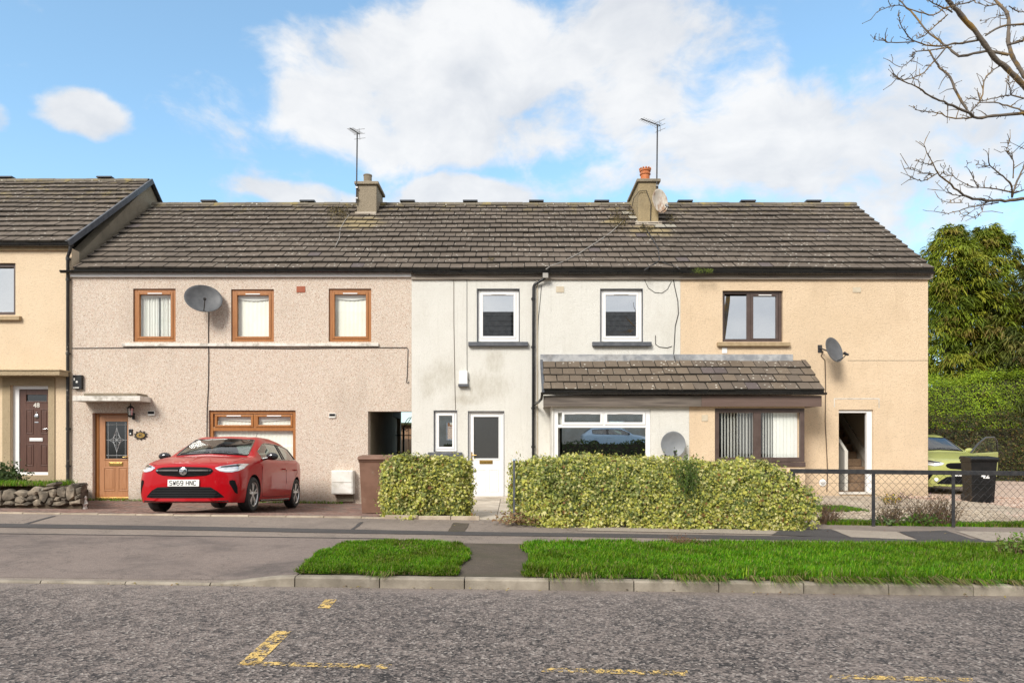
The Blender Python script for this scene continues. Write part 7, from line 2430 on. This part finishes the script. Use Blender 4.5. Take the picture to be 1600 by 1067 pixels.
trunk_pts = [Vector((7.6, YT, zstreet(7.6, YT) - .1)), Vector((7.55, YT, 1.2)), Vector((7.5, YT + .05, 2.6)), Vector((7.45, YT + .05, 3.6)), Vector((7.6, YT + .1, 5.2)), Vector((7.9, YT, 7.0)), Vector((8.0, YT, 9.0))]
mb = MB(); mb.tube(trunk_pts, [.24, .19, .165, .15, .12, .08, .03], 14); mb.build('trunk', MT['bark'], bt, smooth=60)
LIMBS = [  # root point (out of frame) or None, traced points, radius px start/end (photo px), depth start/end
    ((7.5, YT, 3.3), [(762, 410), (700, 345), (620, 275), (560, 190), (490, 100), (430, 40), (400, 0), (370, -70), (300, -190)], 5.4, 3.3, 7.4, 7.0),
    ((7.5, YT, 3.9), [(762, 360), (720, 290), (690, 220), (690, 130), (680, 60), (640, 20), (610, -20), (590, -120)], 4.2, 2.0, 7.7, 8.2),
    (None, [(690, 262), (580, 245), (470, 268), (420, 245), (370, 205), (300, 150), (240, 75), (165, 0), (130, -60)], 2.7, 1.1, 7.35, 7.9),
    (None, [(560, 190), (470, 205), (400, 215), (320, 218), (230, 190), (180, 130), (165, 80)], 2.2, .6, 7.3, 6.7),
    (None, [(240, 200), (130, 205), (90, 195), (50, 187)], 1.1, .5, 6.9, 6.7),
    (None, [(400, 215), (330, 300), (270, 355), (190, 380), (140, 360)], 1.5, .6, 7.2, 6.8),
    (None, [(420, 225), (310, 240), (240, 250), (230, 280), (180, 320), (135, 300)], 1.3, .5, 7.2, 7.4),
    (None, [(310, 240), (350, 310), (410, 370), (440, 440), (490, 520)], 1.6, 2.4, 7.2, 7.1),
    ((7.45, YT, 3.5), [(762, 540), (650, 550), (540, 562), (490, 535), (400, 495), (330, 465), (260, 420), (190, 390), (140, 350)], 3.2, .8, 7.1, 6.4),
    (None, [(520, 558), (490, 565), (420, 565), (350, 540), (270, 530), (235, 517)], 1.6, .5, 7.1, 6.9),
    (None, [(510, 530), (560, 470), (570, 390), (600, 350), (640, 320)], 1.4, 1.0, 7.1, 7.35),
    (None, [(540, 490), (620, 490), (700, 510), (762, 530)], 1.0, 1.6, 7.2, 7.0),
    (None, [(762, 470), (700, 455), (650, 460), (570, 480), (500, 470)], 1.6, .7, 7.0, 7.1),
    (None, [(700, 455), (695, 420), (690, 380)], .9, .5, 7.0, 6.9),
    (None, [(420, 60), (380, 40), (330, 75), (240, 50), (150, 25), (60, 60)], 1.6, .6, 7.1, 6.8),
    (None, [(400, 70), (320, 140), (290, 170), (250, 185)], 1.2, .5, 7.1, 7.3),
    (None, [(380, 40), (450, 25), (530, 0), (560, -30)], 1.4, 1.0, 7.0, 6.6),
    (None, [(380, 40), (330, 15), (290, -10)], 1.3, .8, 7.0, 6.7),
    (None, [(580, 170), (650, 130), (762, 115)], 1.7, 2.0, 7.3, 7.6),
    (None, [(680, 215), (740, 200), (762, 190)], 2.0, 2.4, 7.7, 7.5),
    (None, [(640, 20), (580, 30), (530, 10)], 1.1, .5, 8.0, 8.2),
    (None, [(690, 65), (650, 80), (560, 100)], .8, .4, 7.9, 8.0),
    (None, [(690, 30), (730, 55), (762, 60)], 1.1, .8, 7.9, 8.1),
    ((7.5, YT, 3.0), [(762, 945), (700, 955), (600, 955), (520, 945), (460, 920), (400, 870), (350, 825), (320, 760), (285, 690)], 3.2, .6, 7.5, 6.8),
    (None, [(350, 825), (290, 860), (240, 855), (210, 835)], 1.0, .4, 7.0, 6.9), (None, [(325, 830), (270, 825), (215, 800)], .8, .4, 7.0, 6.7), (None, [(330, 790), (295, 780), (260, 770)], .7, .4, 6.9, 6.8),
    (None, [(705, 940), (700, 880), (650, 830), (600, 790), (590, 735)], 2.0, .7, 7.4, 7.0), (None, [(600, 800), (565, 790), (535, 785)], .8, .4, 7.1, 7.0),
    (None, [(705, 940), (730, 860), (762, 790)], 2.0, 1.4, 7.4, 7.6), (None, [(710, 850), (710, 750), (670, 720)], 1.1, .5, 7.4, 7.2), (None, [(705, 760), (680, 715), (690, 685)], .7, .4, 7.2, 7.1),
    (None, [(720, 920), (600, 895), (500, 885), (400, 815)], 1.5, .5, 7.4, 6.9), (None, [(540, 890), (515, 840), (490, 785)], .8, .4, 7.2, 7.0), (None, [(430, 840), (380, 830), (385, 800)], .6, .3, 7.0, 6.9),
    (None, [(640, 965), (500, 990), (400, 1015), (280, 1000)], 1.3, .4, 7.4, 6.9), (None, [(570, 970), (560, 1010), (530, 1045)], .8, .4, 7.3, 7.2), (None, [(470, 965), (420, 965), (370, 955)], .8, .4, 7.1, 7.0),
    (None, [(480, 935), (400, 920), (340, 865)], .8, .3, 7.2, 7.0), (None, [(600, 960), (560, 980), (500, 1020), (470, 1040)], .8, .3, 7.3, 7.4), (None, [(762, 905), (720, 920)], 1.2, 1.2, 7.3, 7.4), (None, [(762, 710), (700, 680)], .8, .4, 7.6, 7.4),
]
r = random.Random(23)
for root, pts, ra, rb_, ya, yb in LIMBS:
    mb = MB()
    n = len(pts)
    pw = [tp(q, ya + (yb - ya) * i / (n - 1)) for i, q in enumerate(pts)]
    rr = [.77 * (ra + (rb_ - ra) * i / (n - 1)) / F * p.y for i, p in enumerate(pw)]
    # knobbly refinement
    fine, fr = [], []
    for i in range(n - 1):
        for k in range(4):
            q = Vector(crom(np.array(pw[max(i - 1, 0)]), np.array(pw[i]), np.array(pw[i + 1]), np.array(pw[min(i + 2, n - 1)]), k / 4))
            fine.append(q + Vector((r.uniform(-1, 1), r.uniform(-1, 1), r.uniform(-1, 1))) * (.006 if i else 0)); fr.append((rr[i] + (rr[i + 1] - rr[i]) * k / 4) * r.uniform(.9, 1.18))
    fine.append(pw[-1]); fr.append(rr[-1])
    if root:
        rt = Vector(root); fine = [rt, rt.lerp(fine[0], .5) + Vector((0, 0, .05))] + fine; fr = [fr[0] * 1.9, fr[0] * 1.35] + fr
    mb.tube(fine, fr, 7)
    # side twigs
    L = len(fine)
    for i in range(3 if root else 1, L):
        for _ in range(3):
            if r.random() < (.42 if ra < 2.5 else .25):
                a = fine[i]; d = (fine[i] - fine[i - 1]).normalized()
                sd = Vector((r.uniform(-1, 1), r.uniform(-.6, .6), r.uniform(-.5, 1))); dd = (d * .6 + sd * .8).normalized()
                ln = r.uniform(.015, .06) if r.random() < .82 else r.uniform(.08, .20)
                p = [a, a + dd * ln * .5 + Vector((0, 0, r.uniform(-.01, .02))), a + dd * ln + Vector((r.uniform(-.03, .03), 0, r.uniform(-.02, .04)))]
                mb.tube(p, [min(fr[i], .0055), .0038, .002], 4)
                mb.ball(p[-1], .005, 5, 3)
    mb.build('branch' if root is None else 'limb', MT['bark'], bt, smooth=60)


# ------------------------------------------------------------------ conifers and hedges on the right
def conifer(label, base, h, rad_, seed, n=1500, cols=((.085, .125, .012), (.16, .21, .018), (.26, .275, .03)), leanx=0.0, brown=.14):
    rr = np.random.RandomState(seed)
    t = thing('conifer', base, label, 'tree', 'conifers behind the hedge')
    b = Vector(base); tr = [b + Vector((leanx * k * h, 0, h * k)) for k in (0, .3, .6, .98)]
    mb = MB(); mb.tube(tr, [.26, .2, .12, .02], 9)
    V, Q, C = [], [], []

    def strip(st, dirn, side, l2, w, ca, cb):
        o_ = len(V)
        p1 = st + dirn * l2 * .38 + Vector((0, 0, .10 * l2)); p2 = st + dirn * l2 * .72 - Vector((0, 0, .06 * l2)); p3 = st + dirn * l2 - Vector((0, 0, .26 * l2))
        V.extend([st - side * w * .5, st + side * w * .5, p1 + side * w * 1.3, p1 - side * w * 1.3, p2 + side * w, p2 - side * w, p3 + side * w * .15, p3 - side * w * .15])
        Q.extend([(o_, o_ + 1, o_ + 2, o_ + 3), (o_ + 3, o_ + 2, o_ + 4, o_ + 5), (o_ + 5, o_ + 4, o_ + 6, o_ + 7)])
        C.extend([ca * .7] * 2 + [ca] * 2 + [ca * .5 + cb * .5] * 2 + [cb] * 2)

    for i in range(n):
        # each bough ends in a drooping tuft of sprays
        k = rr.uniform(.04, 1.0) ** .85
        a = rr.uniform(0, 2 * PI) if rr.uniform() < .25 else rr.uniform(PI * 1.0, PI * 2.0)
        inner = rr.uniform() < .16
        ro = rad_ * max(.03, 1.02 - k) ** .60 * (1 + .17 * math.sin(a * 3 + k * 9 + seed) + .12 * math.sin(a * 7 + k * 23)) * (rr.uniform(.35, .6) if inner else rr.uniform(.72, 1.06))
        o = b + Vector((leanx * k * h, 0, h * k)); d = Vector((math.cos(a), math.sin(a), 0))
        c = o + d * ro + Vector((0, 0, .16 * ro))
        side0 = Vector((-d.y, d.x, 0))
        if i % 9 == 0 and k < .95: mb.tube([o, o.lerp(c, .6) + Vector((0, 0, .12)), c], [.04, .022, .008], 4)
        big = (.70 + .5 * (1 - k)) * rr.uniform(.7, 1.25)
        isb = rr.uniform() < brown
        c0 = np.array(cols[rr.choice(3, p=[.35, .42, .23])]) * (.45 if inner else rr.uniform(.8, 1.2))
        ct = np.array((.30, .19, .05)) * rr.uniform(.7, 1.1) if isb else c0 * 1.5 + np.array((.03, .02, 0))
        for s in range(46):
            th = rr.normal(0, .75); up_ = rr.uniform(-.95, .25)
            dirn = (d * math.cos(th) + side0 * math.sin(th) + Vector((0, 0, up_))).normalized()
            st = c + side0 * rr.normal(0, .17 * big) + d * rr.normal(-.10, .10 * big) + Vector((0, 0, rr.normal(0, .09 * big)))
            sd = dirn.cross(Vector((0, 0, 1))); sd = (sd.normalized() if sd.length > .01 else side0) + Vector((0, 0, rr.normal(0, .5)))
            v_ = rr.uniform(.75, 1.25)
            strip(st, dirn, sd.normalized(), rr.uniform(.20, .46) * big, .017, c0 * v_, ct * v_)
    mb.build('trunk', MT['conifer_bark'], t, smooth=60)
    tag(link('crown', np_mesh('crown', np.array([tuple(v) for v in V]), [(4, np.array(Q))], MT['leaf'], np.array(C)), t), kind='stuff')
    return t


zb_ = zright(20, 26) - .6
conifer('tall drooping yellow-green conifer with two leaders just right of the peach house', (X_(1482, 27), 27.0, zb_), Z_(359, 27) - zb_, 3.2, 5, 700, brown=.16)
conifer('drooping yellow-green conifer right of the tallest one', (X_(1538, 27.6), 27.6, zb_), Z_(362, 27.6) - zb_, 3.3, 8, 640, brown=.2)
conifer('darker spreading conifer at the right edge of the photograph', (X_(1640, 25.5), 25.5, zb_), Z_(408, 25.5) - zb_, 4.1, 12, 620, cols=((.055, .075, .018), (.10, .12, .022), (.17, .155, .045)), brown=.18)
conifer('conifer standing behind the peach house, seen only beside its gable', (X_(1440, 31), 31.0, zb_), Z_(420, 31) - zb_, 2.6, 17, 200, brown=.12)


def bush_hedge(label, x0, x1, y, dep, z0, ztop, n, seed, cols, w, size=.085, brownlow=0):
    rr = np.random.RandomState(seed)
    t = thing('hedge', ((x0 + x1) / 2, y, z0), label, 'hedge', None)
    x = rr.uniform(x0, x1, n); u = rr.uniform(0, 1, n); zt = ztop(x) + .16 * nz(x, 0 * x, 0 * x, seed, 2.2) + .08 * nz(x, 0 * x, 0 * x, seed + 1, 7)
    top = rr.uniform(size=n) < .25
    z = np.where(top, zt + rr.normal(0, .05, n) + rr.exponential(.07, n), z0 + (zt - z0) * u)
    yy = np.where(top, y + rr.uniform(0, dep, n), y + .22 * nz(x, 0 * x, z, seed + 2, 2.0) + .10 * nz(x, 0 * x, z, seed + 3, 6) + rr.exponential(.08, n))
    C = np.stack([x, yy, z], 1); N = np.where(top[:, None], np.array([[0, -.4, 1.0]]), np.array([[0, -1, .5]]))
    keep = nz(x, yy, z, seed + 5, 5) < 1.15; C, N = C[keep], N[keep]; m = len(C)
    col = pal(rr, m, cols, w)
    f = (.85 + .3 * nz(C[:, 0], C[:, 1], C[:, 2], seed + 6, 1.6))[:, None]; col = col * np.clip(f, .5, 1.4)
    tag(link('leaves', leaves('leaves', C, N, size * rr.uniform(.6, 1.3, m), col, OVAL, MT['leaf'], .05, seed), t), kind='stuff')
    cm = MB(); rows = []
    for i in range(31):
        xx = x0 + (x1 - x0) * i / 30; zt_ = float(ztop(np.array([xx]))[0]) - .25
        rows.append([(xx, y + dep, z0 - .1), (xx, y + .22, z0 - .1), (xx, y + .25 + .05 * math.sin(5 * xx), (z0 + zt_) / 2), (xx, y + .35, zt_), (xx, y + dep, zt_)])
    cm.grid(rows, closed=True); cm.build('branches', MT['twig'], t)


bush_hedge('tall fresh green garden hedge below the conifers', 12.5, 24, 23.3, 1.6, .2, lambda x: Z_(592, 23.3) + .30 * np.clip((x - 15.2) / 2.2, 0, 1) + 0 * x, 60000, 31,
           ((.30, .46, .02), (.42, .55, .03), (.16, .26, .018)), (.4, .35, .25), .062)
bush_hedge('dark brown-green hedge behind the lime car', 11.5, 22, 21.6, 1.0, .3, lambda x: Z_(658, 21.6) + .05 * np.sin(2 * x), 22000, 37,
           ((.055, .068, .014), (.10, .105, .02), (.14, .085, .025), (.032, .042, .012)), (.35, .25, .18, .22), .075)

# ------------------------------------------------------------------ plants of the peach house garden
def gpt(px, py):
    p = on_plane(px, py, .30, .018); p.y = max(p.y, 10.95); p.x = (px - 800) / F * p.y; return Vector((p.x, p.y, zbeige(p.x, p.y) if p.x < 9.9 else zright(p.x, p.y)))


for i, (pts, nst, h_, cols, leaf, lab, sp, ln) in enumerate((
        ([gpt(1395 + R.uniform(-14, 14), 822) for _ in range(9)], 90, .34, [(.13, .11, .05), (.20, .15, .08), (.10, .12, .04)], .026, 'dry brownish bush behind the fence right of its first clear post', .28, 6),
        ([gpt(1460 + R.uniform(-34, 24), 822) for _ in range(16)], 190, .46, [(.15, .11, .055), (.22, .15, .08), (.11, .10, .04)], .024, 'taller brown withered bush behind the fence left of the black bin', .30, 6),
        ([gpt(1440 + R.uniform(-16, 16), 823) for _ in range(14)], 110, .18, [(.10, .20, .03), (.14, .26, .04)], .055, 'low bright green weeds at the fence foot below the withered bush', .20, 6),
        ([gpt(1380 + R.uniform(-12, 12), 824) for _ in range(7)], 36, .12, [(.20, .27, .14), (.13, .22, .06)], .06, 'pale green leafy weed right of the fence post', .20, 5),
        ([gpt(1290 + R.uniform(-10, 10), 816) for _ in range(8)], 80, .34, [(.16, .08, .04), (.20, .12, .06)], .025, 'brown dead plant at the end of the long ivy hedge', .2, 5),
        ([gpt(1393 + R.uniform(-8, 8), 786) for _ in range(5)], 26, .20, [(.62, .42, .03), (.16, .20, .05)], .045, 'yellow flowering plant at the foot of the peach wall', .18, 5),
        ([gpt(1418 + R.uniform(-30, 10), 783) for _ in range(6)], 26, .26, [(.10, .04, .16), (.14, .16, .05)], .035, 'purple pansies behind the fence beside the yellow flowers', .3, 4))):
    twigs_weeds('garden_plant', lab, 'plant', pts, nst, h_, cols, leaf, 120 + i, spread=sp, thing_loc=pts[0], leafn=ln)
gpoly = [(5.0, 10.83), (8.9, 10.83), (8.9, 11.35), (7.4, 11.2), (6.0, 11.25), (5.0, 11.3)]
grass('garden_grass', 'grass tufts along the foot of the chain link fence', gpoly, 16000, lambda x, y: zbeige(x, y), .07, 131, dry=.12)
grass('garden_grass', 'grass patch in the peach house garden below the wall', [(5.0, 12.4), (6.6, 12.6), (6.4, 13.2), (5.1, 13.1)], 8000, lambda x, y: zbeige(x, y), .06, 133, dry=.1)
grass('garden_grass', 'grass at the fence foot before the pebble drive', [(8.9, 10.83), (12, 10.83), (12, 11.2), (9.2, 11.25)], 6000, lambda x, y: zright(x, y), .07, 135, dry=.15)
grass('wall_weeds', 'weeds growing along the foot of the pebbledashed wall', [(-10.1, 16.05), (-4.0, 16.05), (-4.0, 16.19), (-10.1, 16.19)], 1500, lambda x, y: zdrive(x, y), .07, 137, dry=.25)


def lumps(name, label, poly, n, zf, mat, rmin, rmax, seed):
    """pebbles lying about: one mesh of small flattened stones"""
    rr = random.Random(seed); xs = [p[0] for p in poly]; ys = [p[1] for p in poly]
    mb = MB()
    for _ in range(n):
        x, y = rr.uniform(min(xs), max(xs)), rr.uniform(min(ys), max(ys)); s = rr.uniform(rmin, rmax)
        mb.ball((x, y, zf(x, y) + s * .3), s, 6, 4, sc=(rr.uniform(.8, 1.3), rr.uniform(.8, 1.2), .55))
    o = mb.build(name, MT[mat], smooth=60, kind='stuff', recalc=False); tag(o, label)


lumps('pebble_gravel', 'pink and white pebbles spread over the right hand drive', [(9.0, 11.2), (13.5, 16)], 5200, zright, 'pebbles', .018, .04, 3)
lumps('garden_pebbles', 'pale pebbles along the peach house garden', [(5.0, 11.4), (9.0, 13)], 1600, zbeige, 'gravel_pale', .012, .03, 4)
# fallen leaves on pavement, verge and road edge
rr = np.random.RandomState(77); n = 260
x = rr.uniform(-5, 9, n); y = np.where(rr.uniform(size=n) < .5, rr.uniform(10.1, 10.9, n), rr.uniform(7.2, 7.36, n))
x = np.where(y > 9, rr.uniform(-.9, 7.5, n), x)
z = np.array([(zstreet(a, b) if b > 7.4 else -TILT * a) + .022 for a, b in zip(x, y)])
tag(link('fallen_leaves', leaves('fallen_leaves', np.stack([x, y, z], 1), np.tile([0, 0, 2.5], (n, 1)), .035 * rr.uniform(.5, 1.3, n), pal(rr, n, [(.26, .15, .05), (.34, .27, .08), (.17, .09, .04)], [1, 1, 1]), OVAL, MT['leaf'], 0, 5)), 'brown and yellow fallen leaves along the kerb and hedge foot', kind='stuff')
# moss growing out of the gutter
for (px, s, lab) in ((1092, 1.0, 'larger tuft of bright moss in the gutter above the peach wall'), (1108, .7, 'smaller tuft of bright moss in the gutter, nearer the open door side')):
    b = P(px, 423, 15.86); rr = np.random.RandomState(int(px)); q = rr.normal(size=(240, 3)) * [.07 * s, .03, .035 * s]
    o = link('moss_tuft', leaves('moss_tuft', np.array(b) + q, q + 1e-3, .022 * rr.uniform(.6, 1.2, 240), pal(rr, 240, [(.14, .20, .03), (.22, .28, .05)], [1, 1]), OVAL, MT['leaf'], 0, 2)); tag(o, lab, 'moss', 'moss in the gutter')

# moss and debris lodged on the tiles beside the chimneys
rr = np.random.RandomState(13)
for house_roof, spots, in ((rs, [(533, 336, 20, 12), (520, 330, 10, 6)]), (rw, [(968, 347, 16, 16), (985, 335, 6, 9), (766, 409, 6, 3)]), (rb, [(1046, 345, 12, 8), (1008, 360, 12, 7)])):
    C = []
    for (px, py, hw, hh) in spots:
        for _ in range(int(hw * hh * 1.6)):
            p = on_roof(px + rr.normal(0, hw * .5), py + rr.normal(0, hh * .5), .055 + abs(rr.normal(0, .015))); C.append(tuple(p))
    C = np.array(C); n = len(C)
    tag(link('moss', leaves('moss', C, np.tile(np.array(roofn), (n, 1)), .05 * rr.uniform(.5, 1.3, n), pal(rr, n, [(.10, .075, .03), (.16, .12, .04), (.07, .06, .03)], [1, 1, 1]), OVAL, MT['leaf'], .2, 5), house_roof, (0, 0, 0)), kind='stuff')
# dark sprig growing up through the long hedge, and a round vent on the peach wall
bs = P(1078, 800, 10.28)
twigs_weeds('weed', 'dark green upright sprig growing out of the face of the long ivy hedge', 'weed', [Vector((bs.x + R.uniform(-.10, .10), 10.36 + R.uniform(-.04, .05), .72)) for _ in range(7)], 30, .72, [(.07, .13, .02), (.12, .19, .03)], .034, 171,
            spread=.13, thing_loc=Vector((bs.x, 10.36, .72)), leafn=26, stem_col=(.07, .10, .03))
vt = thing('wall_vent', (X_(1285), D, Z_(760)), 'round white vent low on the peach wall left of the open door', 'vent')
vm = MB(); vm.lathe([(.085, 0), (.085, .018), (.070, .028), (.0, .028)], (X_(1285), D - .001, Z_(754)), (0, -1, 0), 24); vm.build('cover', MT['white_upvc'], vt, smooth=40)
vm = MB()
for k in (-1, 0, 1): vm.box(X_(1285) - .045, X_(1285) + .045, D - .034, D - .0295, Z_(754) + k * .028 - .005, Z_(754) + k * .028 + .005)
vm.build('louvre', MT['concrete'], vt)
# ------------------------------------------------------------------ seen through the passage: gate, fence and a shed
gt = thing('garden_gate', (-3.1, 22.6, .31), 'black wrought iron gate with scrolls at the back of the covered passage', 'gate')
gx0, gx1, gy = -4.0, -2.45, 22.6
Zg = lambda py: Z_(py, gy)
mb = MB()
for k in range(9):
    x = gx0 + (gx1 - gx0) * k / 8
    mb.tube([(x, gy, .33), (x, gy, Zg(676) + .12 * math.sin(PI * k / 8))], .011, 6)
mb.build('bars', MT['dark_metal'], gt, smooth=60)
mb = MB()
for z in (.45, Zg(707), Zg(680)): mb.box(gx0, gx1, gy - .012, gy + .012, z - .015, z + .015)
mb.box(X_(629, gy), X_(632, gy), gy - .02, gy + .02, .31, Zg(668)); mb.build('rails', MT['dark_metal'], gt)
mb = MB()
for (a, b) in (((629, 672), (641, 652)), ((630, 668), (643, 651))):
    p, q = P(*a, gy), P(*b, gy); mb.tube([p.lerp(q, k / 10) + Vector((0, 0, .10 * math.sin(PI * k / 10))) * (1 if a[0] == 629 else -.4) for k in range(11)], .012, 6)
for cx in (629.5, 636):
    c = P(cx, 672, gy); mb.tube([c + Vector((math.cos(t) * .07 * (1 - t / 9), 0, math.sin(t) * .07 * (1 - t / 9))) for t in [.5 * k for k in range(15)]], .011, 6)
mb.build('scrolls', MT['dark_metal'], gt, smooth=60)
sh = thing('garden_shed', (-5, 30, .35), 'brown timber shed with a mossy roof edge glimpsed through the covered passage', 'shed')
MB().box(-8, -3.0, 30, 32.5, .3, Z_(664, 30)).build('wall', MT['shed'], sh)
MB().prism([(-8.2, 29.8, Z_(664, 30) + .001), (-8.2, 29.8, Z_(661, 30)), (-8.2, 32.7, Z_(656, 30)), (-8.2, 32.7, Z_(664, 30) + .001)], (5.4, 0, 0)).build('roof', MT['turf'], sh)
fn = thing('board_fence', (-4.3, 27, .35), 'pale upright board fence glimpsed through the covered passage', 'fence')
for k in range(22):
    x = -6.5 + k * .16
    MB().box(x, x + .15, 27 + (k % 2) * .012, 27.02 + (k % 2) * .012, .33, Z_(686, 27) + R.uniform(-.02, .02)).build('board', MT['fence_pale'], fn)
MB().box(-6.5, -2.9, 27.034, 27.08, Z_(689, 27), Z_(687, 27)).build('rail', MT['shed'], fn)

# ------------------------------------------------------------------ houses across the road, behind the photographer: the window panes mirror them
for i, (x0, x1, lab) in enumerate(((-14, 0, 'plain grey-roofed house across the road, mirrored in the left white upper window'), (0.02, 13.8, 'plain grey-roofed end house across the road, mirrored in the brown upper window'))):
    oh = thing('opposite_house', ((x0 + x1) / 2, -11, 1.5), lab, 'house', 'houses across the road')
    y0, y1, ze, zr = -11.0, -18.0, 6.0, 11.1
    wm = MB(); hs_ = [(x0 + a, x0 + a + 1.3, b, b + 1.2) for a in (1.6, 5.6, 9.8) for b in (2.2, 4.3)]
    wall_panel(wm, x0, x1, .1, ze, y0, -.25, hs_); wm.build('front_wall', MT['far_wall'], oh)
    for h in hs_:
        f = MB(); frame_boxes(f, h[0], h[1], h[2], h[3], y0 - .14, y0 - .06, .08); fo = f.build('window', MT['white_upvc'], oh)
        MB().box(h[0] + .08, h[1] - .08, y0 - .11, y0 - .10, h[2] + .08, h[3] - .08).build('pane', MT['glass_mirror'], fo)
    MB().prism([(x0, y0 - .26, .1), (x0, y1, .1), (x0, y1, ze), (x0, (y0 + y1) / 2, zr - .2), (x0, y0 - .26, ze)], (.3, 0, 0)).build('gable_wall', MT['far_wall'], oh)
    MB().prism([(x1 - .3, y0 - .26, .1), (x1 - .3, y1, .1), (x1 - .3, y1, ze), (x1 - .3, (y0 + y1) / 2, zr - .2), (x1 - .3, y0 - .26, ze)], (.3, 0, 0)).build('gable_wall', MT['far_wall'], oh)
    rm = MB(); ym = (y0 + y1) / 2
    n = 13
    for s, ya in ((1, y0 + .3), (-1, y1 - .3)):
        prof = []
        for k in range(n):
            t0, t1 = k / n, (k + 1) / n
            prof += [(x0 - .1, ya + (ym - ya) * t0, ze + (zr - ze) * t0 + .05), (x0 - .1, ya + (ym - ya) * t1, ze + (zr - ze) * t1 + .005)]
        prof += [(x0 - .1, ym, zr - .15), (x0 - .1, ya, ze - .1)]
        rm.prism(prof, (x1 - x0 + .2, 0, 0))
    rm.build('roof', MT['far_roof'], oh)

rr = np.random.RandomState(9); n = 5000
oh = thing('hedge', (4, -7.2, .8), 'clipped dark hedge across the road, mirrored low in the white bay window', 'hedge')
x = rr.uniform(-4, 12, n); z = rr.uniform(.4, 2.05, n) + .1 * np.sin(x * 2); y = -7.2 + rr.uniform(-.5, .1, n)
tag(link('leaves', leaves('leaves', np.stack([x, y, z], 1), np.tile([0, 1, .5], (n, 1)), .13 * rr.uniform(.7, 1.3, n), pal(rr, n, [(.05, .08, .02), (.09, .12, .03)], [1, 1]), OVAL, MT['leaf'], .1, 3), oh), kind='stuff')
MB().box(-4, 12, -7.8, -7.3, .3, 1.9).build('branches', MT['twig'], oh)
